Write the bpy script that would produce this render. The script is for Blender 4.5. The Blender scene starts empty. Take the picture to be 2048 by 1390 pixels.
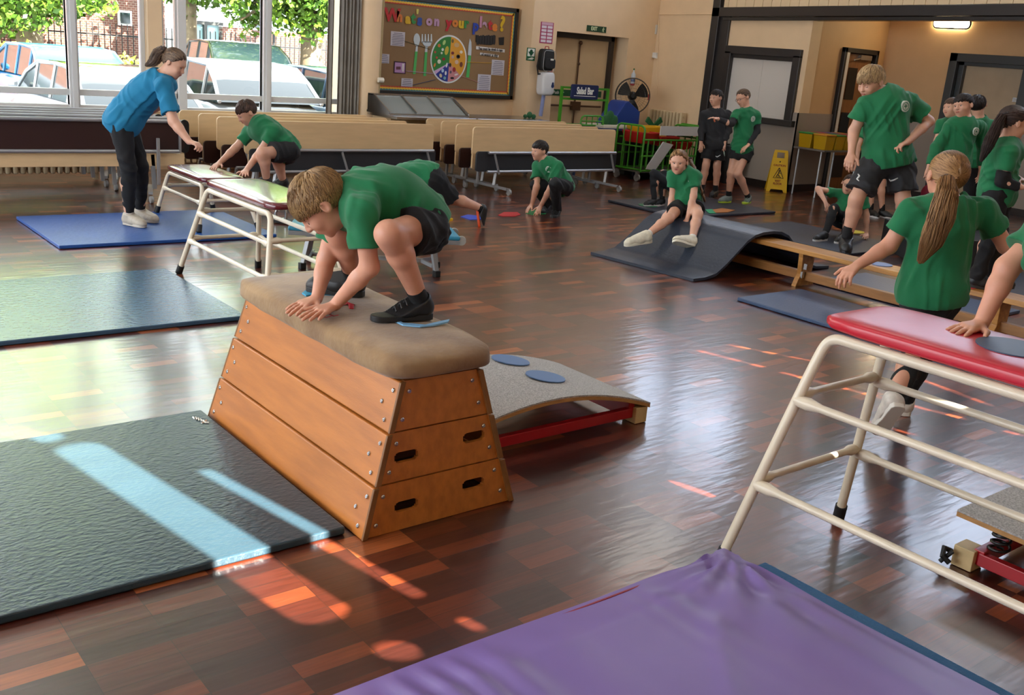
import bpy, bmesh, math, random
import numpy as np
from mathutils import Vector, Matrix
random.seed(7); np.random.seed(7)
C = bpy.context.scene.collection
SC = bpy.context.scene
# ---------------------------------------------------------------- camera
FPX, PITCH, ROLL, YAW, CAMH = 1996.0, math.radians(16.54), math.radians(4.665), math.radians(50.26), 1.75
FH = np.array([math.cos(YAW), math.sin(YAW), 0.0])      # placeholder, set below
uy, ux = math.cos(YAW), math.sin(YAW)
FH = np.array([uy, ux, 0.0]); RH = np.array([ux, -uy, 0.0]); ZH = np.array([0, 0, 1.0])
FW = FH*math.cos(PITCH) - ZH*math.sin(PITCH)
UP = np.cross(RH, FW)
RR = RH*math.cos(ROLL) + UP*math.sin(ROLL)
UU = -RH*math.sin(ROLL) + UP*math.cos(ROLL)
CAM = np.array([0, 0, CAMH])
cd = bpy.data.cameras.new('camera'); cam = bpy.data.objects.new('camera', cd); C.objects.link(cam)
cd.sensor_fit = 'HORIZONTAL'; cd.sensor_width = 36.0; cd.lens = FPX/2048*36.0; cd.clip_start = .05; cd.clip_end = 300
cam.matrix_world = Matrix(((RR[0], UU[0], -FW[0], 0), (RR[1], UU[1], -FW[1], 0), (RR[2], UU[2], -FW[2], CAMH), (0, 0, 0, 1)))
SC.camera = cam
def ray(x, y): return (x-1024)/FPX*RR - (y-695)/FPX*UU + FW
def onz(x, y, z=0.0):
    d = ray(x, y); return CAM + d*((z-CAMH)/d[2])
def at(x, y, F):
    d = ray(x, y); return CAM + d*(F/(d@FH))
def ond(x, y, v):
    d = ray(x, y); return CAM + d*(v/d[1])
def ons(x, y, v):
    d = ray(x, y); return CAM + d*(v/d[0])
# ---------------------------------------------------------------- light
SC.view_settings.view_transform = 'Standard'; SC.view_settings.look = 'None'; SC.view_settings.gamma = 1.0
SC.view_settings.use_curve_mapping = False
SC.view_settings.exposure = 0.2
SC.cycles.max_bounces = 6; SC.cycles.diffuse_bounces = 4; SC.cycles.glossy_bounces = 3; SC.cycles.transmission_bounces = 4
SC.cycles.transparent_max_bounces = 6; SC.cycles.caustics_reflective = False; SC.cycles.caustics_refractive = False
SC.cycles.sample_clamp_indirect = 6.0
SUN_EL, SUN_AZ = math.radians(38), np.array([0.178, -0.984, 0])
w = bpy.data.worlds.new('sky'); SC.world = w; w.use_nodes = True
nt = w.node_tree; bg = nt.nodes['Background']
bg.inputs[0].default_value = (.86, .93, 1.0, 1); bg.inputs[1].default_value = 7.5
sd = bpy.data.lights.new('sun', 'SUN'); sd.energy = 44; sd.angle = math.radians(.3); sd.color = (1, .93, .82)
sun = bpy.data.objects.new('sun', sd); C.objects.link(sun)
SUND = np.array([SUN_AZ[0]*math.cos(SUN_EL), SUN_AZ[1]*math.cos(SUN_EL), math.sin(SUN_EL)])
sun.rotation_euler = Vector(SUND).to_track_quat('Z', 'Y').to_euler()
def portal(loc, nrm, sx, sy):
    l = bpy.data.lights.new('daylight_portal', 'AREA'); l.shape = 'RECTANGLE'; l.size = sx; l.size_y = sy; l.energy = 1
    l.cycles.is_portal = True
    o = bpy.data.objects.new('daylight_portal', l); C.objects.link(o); o.location = loc
    o.rotation_euler = (-Vector(nrm)).to_track_quat('Z', 'Y').to_euler()
portal((4, 12.3, 2.5), (0, -1, 0), 9, 3.6)
portal((12.8, 6, 4.1), (-1, 0, 0), 12, 1.8)
def ceiling_fill(x, y, pw=22):  # unseen fill lights added to brighten the walls; one matches a warm floor reflection
    l = bpy.data.lights.new('ceiling_fill_light', 'AREA'); l.shape = 'RECTANGLE'; l.size = 1.5; l.size_y = .3; l.energy = pw; l.color = (1, .93, .82)
    o = bpy.data.objects.new('ceiling_fill_light', l); C.objects.link(o); o.location = (x, y, 5.6)
for lx in (1.5, 6.0, 10.8):
    for ly in (4.5, 9.3): ceiling_fill(lx, ly)
# the lamp of the side room is built with the room
# ---------------------------------------------------------------- helpers
MATS = {}
def lin(c):
    return tuple((v/12.92 if v <= .04045 else ((v+.055)/1.055)**2.4) for v in c)
def rgb(h):
    h = h.lstrip('#'); return lin(tuple(int(h[i:i+2], 16)/255 for i in (0, 2, 4)))
def mat(name, col, rough=.6, metal=0.0, noise=0.0, nscale=20.0, bump=0.0, bscale=60.0, stretch=(1, 1, 1), spec=.5, emit=0.0, sheen=0.0, col2=None, coat=0.0, trans=0.0, alpha=1.0, vcol=False, sss=0.0):
    if name in MATS: return MATS[name]
    m = bpy.data.materials.new(name); m.use_nodes = True; t = m.node_tree; b = t.nodes['Principled BSDF']
    if isinstance(col, str): col = rgb(col)
    if isinstance(col2, str): col2 = rgb(col2)
    b.inputs['Base Color'].default_value = (*col, 1); b.inputs['Roughness'].default_value = rough; b.inputs['Metallic'].default_value = metal
    b.inputs['Specular IOR Level'].default_value = spec
    if sheen: b.inputs['Sheen Weight'].default_value = sheen
    if coat: b.inputs['Coat Weight'].default_value = coat; b.inputs['Coat Roughness'].default_value = .1
    if trans: b.inputs['Transmission Weight'].default_value = trans
    if sss:
        b.inputs['Subsurface Weight'].default_value = sss; b.inputs['Subsurface Radius'].default_value = (.012, .005, .003); b.inputs['Subsurface Scale'].default_value = 1.0
    if alpha < 1: b.inputs['Alpha'].default_value = alpha
    if emit: b.inputs['Emission Color'].default_value = (*col, 1); b.inputs['Emission Strength'].default_value = emit
    if noise or bump or col2:
        tc = t.nodes.new('ShaderNodeTexCoord'); mp = t.nodes.new('ShaderNodeMapping'); mp.inputs['Scale'].default_value = stretch
        t.links.new(tc.outputs['Object'], mp.inputs[0])
    if noise or col2:
        n = t.nodes.new('ShaderNodeTexNoise'); n.inputs['Scale'].default_value = nscale; n.inputs['Detail'].default_value = 4
        t.links.new(mp.outputs[0], n.inputs[0])
        r = t.nodes.new('ShaderNodeValToRGB')
        c2 = col2 if col2 else tuple(min(1, v*(1+noise)) for v in col); c1 = col if col2 else tuple(v*(1-noise) for v in col)
        r.color_ramp.elements[0].position = .35; r.color_ramp.elements[1].position = .65
        r.color_ramp.elements[0].color = (*c1, 1); r.color_ramp.elements[1].color = (*c2, 1)
        t.links.new(n.outputs[0], r.inputs[0]); t.links.new(r.outputs[0], b.inputs['Base Color'])
    if bump:
        n2 = t.nodes.new('ShaderNodeTexNoise'); n2.inputs['Scale'].default_value = bscale; n2.inputs['Detail'].default_value = 3
        t.links.new(mp.outputs[0], n2.inputs[0])
        bp = t.nodes.new('ShaderNodeBump'); bp.inputs['Strength'].default_value = bump; bp.inputs['Distance'].default_value = .01
        t.links.new(n2.outputs[0], bp.inputs['Height']); t.links.new(bp.outputs[0], b.inputs['Normal'])
    if vcol:
        at_ = t.nodes.new('ShaderNodeAttribute'); at_.attribute_name = 'var'
        mx = t.nodes.new('ShaderNodeMix'); mx.data_type = 'RGBA'; mx.inputs['A'].default_value = (*col, 1); mx.inputs['B'].default_value = (*(col2 or tuple(v*.45 for v in col)), 1)
        t.links.new(at_.outputs['Fac'], mx.inputs['Factor'])
        for l in list(b.inputs['Base Color'].links): t.links.remove(l)
        t.links.new(mx.outputs['Result'], b.inputs['Base Color'])
    MATS[name] = m; return m
def V(*a): return np.array(a, float)
def nrm(v): v = np.array(v, float); return v/(np.linalg.norm(v)+1e-12)
def frame(d, up=(0, 0, 1)):
    d = nrm(d); up = np.array(up, float)
    if abs(d@nrm(up)) > .98: up = V(1, 0, 0) if abs(d[0]) < .9 else V(0, 1, 0)
    a = nrm(np.cross(up, d)); return a, np.cross(d, a), d
class MB:
    def __init__(s): s.v = []; s.f = []; s.m = []
    def add(s, vs, fs, mi=0):
        o = len(s.v); s.v += [tuple(map(float, v)) for v in vs]; s.f += [tuple(i+o for i in f) for f in fs]; s.m += [mi]*len(fs); return s
    def box(s, lo, hi, mi=0):
        x0, y0, z0 = lo; x1, y1, z1 = hi
        return s.add([(x0, y0, z0), (x1, y0, z0), (x1, y1, z0), (x0, y1, z0), (x0, y0, z1), (x1, y0, z1), (x1, y1, z1), (x0, y1, z1)],
                     [(0, 3, 2, 1), (4, 5, 6, 7), (0, 1, 5, 4), (1, 2, 6, 5), (2, 3, 7, 6), (3, 0, 4, 7)], mi)
    def hexa(s, b, t, mi=0):   # bottom quad, top quad
        return s.add(list(b)+list(t), [(0, 3, 2, 1), (4, 5, 6, 7), (0, 1, 5, 4), (1, 2, 6, 5), (2, 3, 7, 6), (3, 0, 4, 7)], mi)
    def beam(s, p, q, w, h, up=(0, 0, 1), mi=0):
        p, q = np.array(p, float), np.array(q, float); a, b, d = frame(q-p, up)
        c = [(-w/2, -h/2), (w/2, -h/2), (w/2, h/2), (-w/2, h/2)]
        return s.hexa([p+a*x+b*y for x, y in c], [q+a*x+b*y for x, y in c], mi)
    def tube(s, pts, r, n=8, mi=0, cap=True):
        pts = [np.array(p, float) for p in pts]; N = len(pts)
        if not hasattr(r, '__len__'): r = [r]*N
        vs = []; ref = None
        for i, p in enumerate(pts):
            d = nrm((pts[min(i+1, N-1)]-pts[i]) + (pts[i]-pts[max(i-1, 0)]))
            if ref is None: a, b, _ = frame(d)
            else:
                a = nrm(ref-d*(ref@d)); b = np.cross(d, a)
            ref = a
            for k in range(n):
                t = 2*math.pi*k/n; vs.append(p+(a*math.cos(t)+b*math.sin(t))*r[i])
        fs = [(i*n+k, i*n+(k+1) % n, (i+1)*n+(k+1) % n, (i+1)*n+k) for i in range(N-1) for k in range(n)]
        if cap: fs += [tuple(range(n))[::-1], tuple((N-1)*n+k for k in range(n))]
        return s.add(vs, fs, mi)
    def cyl(s, p, q, r, n=16, mi=0): return s.tube([p, q], r, n, mi)
    def lathe(s, c, ax, prof, n=16, mi=0):   # prof: (r, h) along axis
        a, b, d = frame(ax); c = np.array(c, float); vs = []; N = len(prof)
        for r, h in prof:
            for k in range(n):
                t = 2*math.pi*k/n; vs.append(c+d*h+(a*math.cos(t)+b*math.sin(t))*r)
        fs = [(i*n+k, i*n+(k+1) % n, (i+1)*n+(k+1) % n, (i+1)*n+k) for i in range(N-1) for k in range(n)]
        fs += [tuple(range(n))[::-1], tuple((N-1)*n+k for k in range(n))]
        return s.add(vs, fs, mi)
    def ball(s, c, r, n=10, mi=0, R=None):
        r = r if hasattr(r, '__len__') else (r, r, r); vs = []; c = np.array(c, float); m = n//2+1
        R = np.eye(3) if R is None else R
        for i in range(m+1):
            ph = math.pi*i/m
            for k in range(n):
                t = 2*math.pi*k/n; vs.append(c+R@np.array([r[0]*math.sin(ph)*math.cos(t), r[1]*math.sin(ph)*math.sin(t), -r[2]*math.cos(ph)]))
        fs = [(i*n+k, i*n+(k+1) % n, (i+1)*n+(k+1) % n, (i+1)*n+k) for i in range(m) for k in range(n)]
        return s.add(vs, fs, mi)
    def prism(s, poly, o, ex, ey, th, mi=0):  # poly 2D in plane (ex,ey) at o, extruded by th along ex x ey
        o, ex, ey = np.array(o, float), np.array(ex, float), np.array(ey, float); nz = np.cross(ex, ey)*th; n = len(poly)
        vs = [o+ex*a+ey*b for a, b in poly]; vs += [v+nz for v in vs]
        return s.add(vs, [tuple(range(n))[::-1], tuple(range(n, 2*n))]+[(i, (i+1) % n, n+(i+1) % n, n+i) for i in range(n)], mi)
    def grid(s, fn, nu, nv, mi=0):
        vs = [fn(i/(nu-1), j/(nv-1)) for i in range(nu) for j in range(nv)]
        return s.add(vs, [(i*nv+j, (i+1)*nv+j, (i+1)*nv+j+1, i*nv+j+1) for i in range(nu-1) for j in range(nv-1)], mi)
    def slab(s, fn, nu, nv, off, mi=0):   # closed sheet: top fn(u,v), bottom = top - off
        o = np.array(off, float); n0 = len(s.v); top = [np.array(fn(i/(nu-1), j/(nv-1)), float) for i in range(nu) for j in range(nv)]
        vs = top+[t-o for t in top]; N = nu*nv
        fs = [(i*nv+j, (i+1)*nv+j, (i+1)*nv+j+1, i*nv+j+1) for i in range(nu-1) for j in range(nv-1)]
        fs += [tuple(N+k for k in f[::-1]) for f in fs]
        rim = [i*nv for i in range(nu)]+[(nu-1)*nv+j for j in range(1, nv)]+[i*nv+nv-1 for i in range(nu-2, -1, -1)]+[j for j in range(nv-2, 0, -1)]
        fs += [(rim[k], N+rim[k], N+rim[(k+1) % len(rim)], rim[(k+1) % len(rim)]) for k in range(len(rim))]
        return s.add(vs, fs, mi)
    def build(s, name, m, parent=None, smooth=False, bevel=0, seg=2, **tags):
        me = bpy.data.meshes.new(name); base = worldloc(parent) if parent else np.zeros(3)
        me.from_pydata([tuple(np.array(v)-base) for v in s.v], [], s.f)
        for x in (m if isinstance(m, (list, tuple)) else [m]): me.materials.append(x)
        if any(s.m): me.polygons.foreach_set('material_index', s.m)
        bm = bmesh.new(); bm.from_mesh(me); bmesh.ops.recalc_face_normals(bm, faces=bm.faces); bm.to_mesh(me); bm.free()
        o = bpy.data.objects.new(name, me); C.objects.link(o); o.parent = parent
        if smooth: shade(me, 40 if smooth is True else smooth)
        if bevel:
            b = o.modifiers.new('bevel', 'BEVEL'); b.width = bevel; b.segments = seg; b.limit_method = 'ANGLE'; b.angle_limit = math.radians(40)
        tag(o, **tags); return o
def shade(me, deg=40):
    me.polygons.foreach_set('use_smooth', [True]*len(me.polygons))
    bm = bmesh.new(); bm.from_mesh(me); a = math.radians(deg)
    for e in bm.edges:
        if len(e.link_faces) == 2: e.smooth = e.calc_face_angle(0) < a
    bm.to_mesh(me); bm.free()
def worldloc(o):
    p = np.zeros(3)
    while o: p += np.array(o.location); o = o.parent
    return p
def tag(o, label=None, category=None, group=None, kind=None):
    for k, v in (('label', label), ('category', category), ('group', group), ('kind', kind)):
        if v: o[k] = v
    return o
def thing(name, label, category, loc=(0, 0, 0), group=None):
    o = bpy.data.objects.new(name, None); C.objects.link(o); o.location = loc; o.empty_display_size = .05
    return tag(o, label, category, group)
def kids(o): return [c for c in bpy.data.objects if c.parent == o]
def dup(root, loc, rz=0.0, label=None, group=None, drop=()):
    r = root.copy(); C.objects.link(r); r.location = loc; r.rotation_euler = (0, 0, rz)
    if label: r['label'] = label
    if group: r['group'] = group
    for ch in kids(root):
        if ch.name.split('.')[0] in drop: continue
        c = ch.copy(); C.objects.link(c); c.parent = r
        for g in kids(ch):
            d = g.copy(); C.objects.link(d); d.parent = c
    return r
def text_obj(name, body, size, o, ex, ey, m, parent=None, ext=.002, align='CENTER', xs=1.0, bold=0.0, **tags):
    cu = bpy.data.curves.new(name, 'FONT'); cu.body = body; cu.size = size; cu.extrude = ext; cu.align_x = align; cu.align_y = 'CENTER'; cu.offset = bold
    ex, ey = nrm(ex), nrm(ey); ez = np.cross(ex, ey)
    t = bpy.data.objects.new(name+'_t', cu); C.objects.link(t)
    dg = bpy.context.evaluated_depsgraph_get(); me = bpy.data.meshes.new_from_object(t.evaluated_get(dg)); bpy.data.objects.remove(t); me.name = name
    base = worldloc(parent) if parent else np.zeros(3); o = np.array(o, float)-base
    M = Matrix(((ex[0]*xs, ey[0], ez[0], o[0]), (ex[1]*xs, ey[1], ez[1], o[1]), (ex[2]*xs, ey[2], ez[2], o[2]), (0, 0, 0, 1)))
    me.transform(M); me.materials.clear(); me.materials.append(m)
    ob = bpy.data.objects.new(name, me); C.objects.link(ob); ob.parent = parent; return tag(ob, **tags)
def struct(o): o['kind'] = 'structure'; return o
X, Y, Z = V(1, 0, 0), V(0, 1, 0), V(0, 0, 1)
def rrect(w, h, r, n=4):
    o = []
    for cx, cy, a in ((w/2-r, h/2-r, 0), (-w/2+r, h/2-r, 90), (-w/2+r, -h/2+r, 180), (w/2-r, -h/2+r, 270)):
        for k in range(n+1):
            t = math.radians(a+90*k/n); o.append((cx+r*math.cos(t), cy+r*math.sin(t)))
    return o
def ell(rx, ry, n=24, cx=0, cy=0): return [(cx+rx*math.cos(2*math.pi*k/n), cy+ry*math.sin(2*math.pi*k/n)) for k in range(n)]
# ---------------------------------------------------------------- shared materials
def floor_mat():
    m = bpy.data.materials.new('parquet'); m.use_nodes = True; t = m.node_tree; b = t.nodes['Principled BSDF']; N = t.nodes.new; L = t.links.new
    tc = N('ShaderNodeTexCoord'); sp = N('ShaderNodeSeparateXYZ'); L(tc.outputs['Object'], sp.inputs[0])
    def M(op, a, bb=None):
        n = N('ShaderNodeMath'); n.operation = op
        for i, v in enumerate((a, bb)):
            if v is None: continue
            if isinstance(v, (int, float)): n.inputs[i].default_value = v
            else: L(v, n.inputs[i])
        return n.outputs[0]
    v = M('DIVIDE', M('ADD', sp.outputs[1], .05), .075); vi = M('FLOOR', v); vf = M('FRACT', v)
    # rows in ranks of 4: each rank starts its planks at its own offset
    rank = M('FLOOR', M('DIVIDE', vi, 9)); wn0 = N('ShaderNodeTexWhiteNoise'); wn0.noise_dimensions = '1D'; L(rank, wn0.inputs['W'])
    uu = M('ADD', M('DIVIDE', M('ADD', sp.outputs[0], .04), .24), M('MULTIPLY', wn0.outputs[0], 0.0)); ui = M('FLOOR', uu); uf = M('FRACT', uu)
    cb = N('ShaderNodeCombineXYZ'); L(ui, cb.inputs[0]); L(vi, cb.inputs[1]); wn = N('ShaderNodeTexWhiteNoise'); wn.noise_dimensions = '2D'; L(cb.outputs[0], wn.inputs[0])
    r = N('ShaderNodeValToRGB'); cr = r.color_ramp
    cols = [(0, '#2e120d'), (.3, '#3c170e'), (.55, '#4b1d10'), (.78, '#5b2613'), (.92, '#713218'), (.985, '#9a5128')]
    cr.elements[0].color = (*rgb(cols[0][1]), 1); cr.elements[1].position = .985; cr.elements[1].color = (*rgb(cols[-1][1]), 1)
    for p, c in cols[1:-1]: e = cr.elements.new(p); e.color = (*rgb(c), 1)
    L(wn.outputs[0], r.inputs[0])
    mp = N('ShaderNodeMapping'); mp.inputs['Scale'].default_value = (6, 90, 1); L(tc.outputs['Object'], mp.inputs[0])
    ad = N('ShaderNodeVectorMath'); ad.operation = 'ADD'; L(mp.outputs[0], ad.inputs[0]); L(wn.outputs['Color'], ad.inputs[1])
    n1 = N('ShaderNodeTexNoise'); n1.inputs['Scale'].default_value = 1; n1.inputs['Detail'].default_value = 4; L(ad.outputs[0], n1.inputs[0])
    mx = N('ShaderNodeMix'); mx.data_type = 'RGBA'; mx.blend_type = 'MULTIPLY'; mx.inputs['Factor'].default_value = 1; L(r.outputs[0], mx.inputs['A'])
    r2 = N('ShaderNodeMapRange'); r2.inputs['From Min'].default_value = .3; r2.inputs['From Max'].default_value = .7; r2.inputs['To Min'].default_value = .72; r2.inputs['To Max'].default_value = 1.25; L(n1.outputs[0], r2.inputs[0]); L(r2.outputs[0], mx.inputs['B'])
    # seams
    g = M('MINIMUM', M('MULTIPLY', M('MINIMUM', uf, M('SUBTRACT', 1, uf)), 3.2), M('MINIMUM', vf, M('SUBTRACT', 1, vf)))
    gm = M('GREATER_THAN', g, .013)
    mx2 = N('ShaderNodeMix'); mx2.data_type = 'RGBA'; L(gm, mx2.inputs['Factor']); mx2.inputs['A'].default_value = (.012, .006, .004, 1); L(mx.outputs['Result'], mx2.inputs['B'])
    L(mx2.outputs['Result'], b.inputs['Base Color'])
    n3 = N('ShaderNodeTexNoise'); n3.inputs['Scale'].default_value = 2.2; n3.inputs['Detail'].default_value = 5; L(tc.outputs['Object'], n3.inputs[0])
    r3 = N('ShaderNodeMapRange'); r3.inputs['From Min'].default_value = .3; r3.inputs['From Max'].default_value = .7; r3.inputs['To Min'].default_value = .28; r3.inputs['To Max'].default_value = .36; L(n3.outputs[0], r3.inputs[0]); L(r3.outputs[0], b.inputs['Roughness'])
    mp4 = N('ShaderNodeMapping'); mp4.inputs['Scale'].default_value = (5, 22, 1); L(tc.outputs['Object'], mp4.inputs[0])
    n4 = N('ShaderNodeTexNoise'); n4.inputs['Scale'].default_value = 1; n4.inputs['Detail'].default_value = 2; L(mp4.outputs[0], n4.inputs[0])
    h = M('ADD', n4.outputs[0], M('MULTIPLY', wn.outputs[0], .5))
    bp = N('ShaderNodeBump'); bp.inputs['Strength'].default_value = .35; bp.inputs['Distance'].default_value = .004; L(h, bp.inputs['Height']); L(bp.outputs[0], b.inputs['Normal'])
    b.inputs['Specular IOR Level'].default_value = .8; b.inputs['Coat Weight'].default_value = .75; b.inputs['Coat Roughness'].default_value = .16
    L(bp.outputs[0], b.inputs['Coat Normal'])
    return m
CREAM = mat('cream_paint', '#e3c6a0', .55, noise=.03, nscale=3)
CREAM2 = mat('tan_paint', '#cfa97c', .6, noise=.03, nscale=3)
GREYP = mat('grey_paint', '#9a8f84', .45)
DARKP = mat('dark_grey_paint', '#2e2b2b', .35)
WHITEP = mat('white_paint', '#dcdad6', .4)
UPVC = mat('white_frame', '#d2d3d3', .3)
STEEL = mat('stainless_steel', '#b9b9b9', .25, metal=1.0)
TUBE = mat('silver_tube', '#aeb0b3', .3, metal=.7)
CREAMT = mat('cream_enamel', '#d9ccb4', .3, noise=.05, nscale=8)
BLACKR = mat('black_rubber', '#101010', .6)
BLACK = mat('black_plastic', '#141414', .4)
GREEN_M = mat('green_enamel', '#3d8a1f', .35)
# ================================================================ ROOM
FL = floor_mat()
fb = MB(); fb.add([(-4, -1.6, 0), (17, -1.6, 0), (17, 12.95, 0), (-4, 12.95, 0)], [(0, 1, 2, 3)]); struct(fb.build('floor', FL))
cb = MB(); cb.box((-4.2, -1.7, 5.7), (13.1, 13.1, 5.85)); struct(cb.build('ceiling', WHITEP))
WD = 12.4
# window wall: sill wall, head wall, piers
def wall(name, boxes, m, bevel=0):
    b = MB()
    for lo, hi in boxes: b.box(lo, hi)
    return struct(b.build(name, m))
wall('wall_window', [((-4, WD, 0), (7.0, WD+.25, .70)), ((-4, WD, 4.2), (7.0, WD+.25, 5.7)), ((4.30, WD-.06, .7), (4.47, WD+.25, 4.2)), ((6.98, WD, 0), (7.5, WD+.35, 5.7)), ((-4, WD, .7), (-2.6, WD+.25, 4.2))], CREAM)
b = MB(); b.tube([(7.27, 12.30, 0), (7.27, 12.30, 5.7)], .17, 28); struct(b.build('trim_1', CREAM, smooth=True))
wall('wall_board', [((7.4, 12.75, 0), (10.25, 13.0, 5.7))], CREAM)
# exit wall with the door recess
EX0, EX1, EZ = 10.70, 12.28, 2.09
wall('wall_exit', [((10.2, WD, 0), (EX0, 12.9, 5.7)), ((EX1, WD, 0), (13.1, 12.9, 5.7)), ((EX0, WD, EZ), (EX1, 12.9, 5.7)), ((EX0, 12.72, 0), (EX1, 12.9, EZ))], CREAM)
# right wall s = 12.93: panel wall near the corner, clerestory above
SR = 12.93
wall('wall_right', [((SR, 11.15, 0), (SR+.2, 12.9, 3.5)), ((SR, -1.6, 5.25), (SR+.2, 12.9, 5.7)), ((SR, 12.1, 3.5), (SR+.2, 12.9, 5.25)), ((SR, 8.4, 3.5), (SR+.2, 9.6, 5.25)), ((SR, -1.6, 3.5), (SR+.2, .6, 5.25)), ((SR, -1.6, 2.78), (SR+.2, 11.15, 3.5))], CREAM)
TINT = bpy.data.materials.new('tinted_glass'); TINT.use_nodes = True; t = TINT.node_tree; t.nodes.clear(); out = t.nodes.new('ShaderNodeOutputMaterial'); tr = t.nodes.new('ShaderNodeBsdfTransparent'); tr.inputs[0].default_value = (.80, .84, .92, 1); t.links.new(tr.outputs[0], out.inputs[0])  # tint added to dim the light of the clerestory windows
# clerestory window frames, mullions deepened to block grazing sun
for i, (a, c) in enumerate(((9.6, 12.1), (4.4, 8.4), (.6, 4.4))):
    b = MB(); n = max(2, int((c-a)/.8))
    for k in range(n+1):
        y = a+(c-a)*k/n; b.box((SR+.0, y-.03, 3.5), (SR+.17, y+.03, 5.25))
    for z in (3.5, 4.35, 5.2): b.box((SR+.06, a, z), (SR+.12, c, z+.05))
    wo_ = struct(b.build('window_%d' % (i+3), UPVC))
    b = MB(); b.box((SR+.085, a, 3.5), (SR+.09, c, 5.25)); b.build('pane', TINT, wo_)
# dark header beam and post of the folding partition
def beamz(d): return 2.52+(10.85-d)*.028
b = MB()
z0, z1 = beamz(11.2), beamz(-1.0)
b.hexa([(SR-.05, 11.2, z0), (SR+.2, 11.2, z0), (SR+.2, -1.5, z1), (SR-.05, -1.5, z1)], [(SR-.05, 11.2, z0+.14), (SR+.2, 11.2, z0+.14), (SR+.2, -1.5, z1+.14), (SR-.05, -1.5, z1+.14)])
b.hexa([(SR-.01, 11.0, z0-.05), (SR+.18, 11.0, z0-.05), (SR+.18, -1.5, z1-.05), (SR-.01, -1.5, z1-.05)], [(SR-.01, 11.0, z0), (SR+.18, 11.0, z0), (SR+.18, -1.5, z1), (SR-.01, -1.5, z1)])
struct(b.build('trim_2', mat('dark_gloss_paint', '#34302f', .22), bevel=.006))
b = MB(); b.box((SR-.05, 11.05, 0), (SR+.2, 11.2, 5.2)); b.box((SR-.0, 10.86, 0), (SR+.2, 11.05, 2.55)); struct(b.build('trim_3', DARKP, bevel=.006))
# ribbed panel above the beam
b = MB(); n = 150
for k in range(n):
    y0 = -1.5+12.5*k/n; b.box((SR-.012-(.006 if k % 2 else 0), y0, beamz(y0)+.14), (SR, y0+12.5/n-.003, 3.48))
struct(b.build('trim_4', mat('cream_board', '#dfc7a2', .5)))
# hatch wall, alcove walls and ceiling
HS = 12.97
wall('wall_hatch', [((HS, 9.33, 0), (HS+.25, 9.50, 3.0)), ((HS, 9.50, 0), (HS+.25, 10.84, 1.05)), ((HS, 9.50, 2.03), (HS+.25, 10.84, 3.0)), ((HS, 10.84, 0), (HS+.25, 11.05, 3.0))], CREAM)
PZ = 1.185
wall('wall_alcove', [((13.2, 9.345, 0), (13.83, 9.6, 3.0)), ((14.75, 9.345, 0), (15.3, 9.6, 3.0)), ((13.83, 9.345, 2.19), (14.75, 9.6, 3.0)), ((13.83, 9.58, 0), (14.75, 9.6, 2.19))], CREAM2)
wall('wall_side', [((15.0, -1.6, 0), (15.2, 6.95, 3.0)), ((15.0, 8.2, 0), (15.2, 9.36, 3.0)), ((15.0, 6.95, 2.23), (15.2, 8.2, 3.0)), ((15.16, 6.95, 0), (15.2, 8.2, 2.23))], CREAM2)
b = MB(); b.box((13.1, -1.6, 2.98), (15.3, 11.4, 3.1)); struct(b.build('ceiling', mat('alcove_ceiling', '#d0c0a8', .7)))
b = MB(); b.box((12.956, 9.325, .11), (13.83, 9.345, PZ)); b.box((12.956, 9.325, .11), (12.972, 9.47, PZ)); b.box((12.956, 9.47, .11), (12.972, 10.86, .98)); b.box((14.75, 9.33, .11), (15.0, 9.345, PZ)); b.box((14.985, 8.2, .11), (15.0, 9.345, PZ)); b.box((14.985, -1.6, .11), (15.0, 6.95, PZ))
struct(b.build('trim_5', GREYP))
SK = mat('dark_skirting', '#241a16', .35)
for nm, bx in (('alcove', [((12.93, 9.31, 0), (13.83, 9.345, .11)), ((14.75, 9.31, 0), (15, 9.345, .11))]), ('hatch', [((12.93, 9.31, 0), (12.972, 10.86, .11))]), ('side', [((14.97, 8.2, 0), (15, 9.345, .11)), ((14.97, -1.6, 0), (15, 6.95, .11))]), ('right', [((SR-.02, 11.2, 0), (SR, 12.4, .1))])):
    b = MB()
    for lo, hi in bx: b.box(lo, hi)
    struct(b.build('baseboard_'+nm, SK))
# hatch window: dark frame, white shutters
b = MB(); xh = 12.91
for lo, hi in (((xh, 9.42, 1.97), (13.0, 10.86, 2.09)), ((xh, 9.42, 1.03), (13.0, 9.55, 2.0)), ((xh, 10.74, 1.03), (13.0, 10.86, 2.0)), ((xh-.05, 9.36, .97), (13.0, 10.86, 1.06)), ((12.97, 9.5, 1.91), (13.03, 10.8, 1.99))): b.box(lo, hi)
hw = struct(b.build('window_6', DARKP, bevel=.005))
b = MB(); b.box((13.0, 9.53, 1.06), (13.03, 10.145, 1.94)); b.box((13.0, 10.15, 1.06), (13.03, 10.76, 1.94)); b.box((12.99, 9.53, 1.06), (13.0, 10.76, 1.11)); b.build('shutter', mat('white_shutter', '#cfc9c2', .4), hw)
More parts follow.
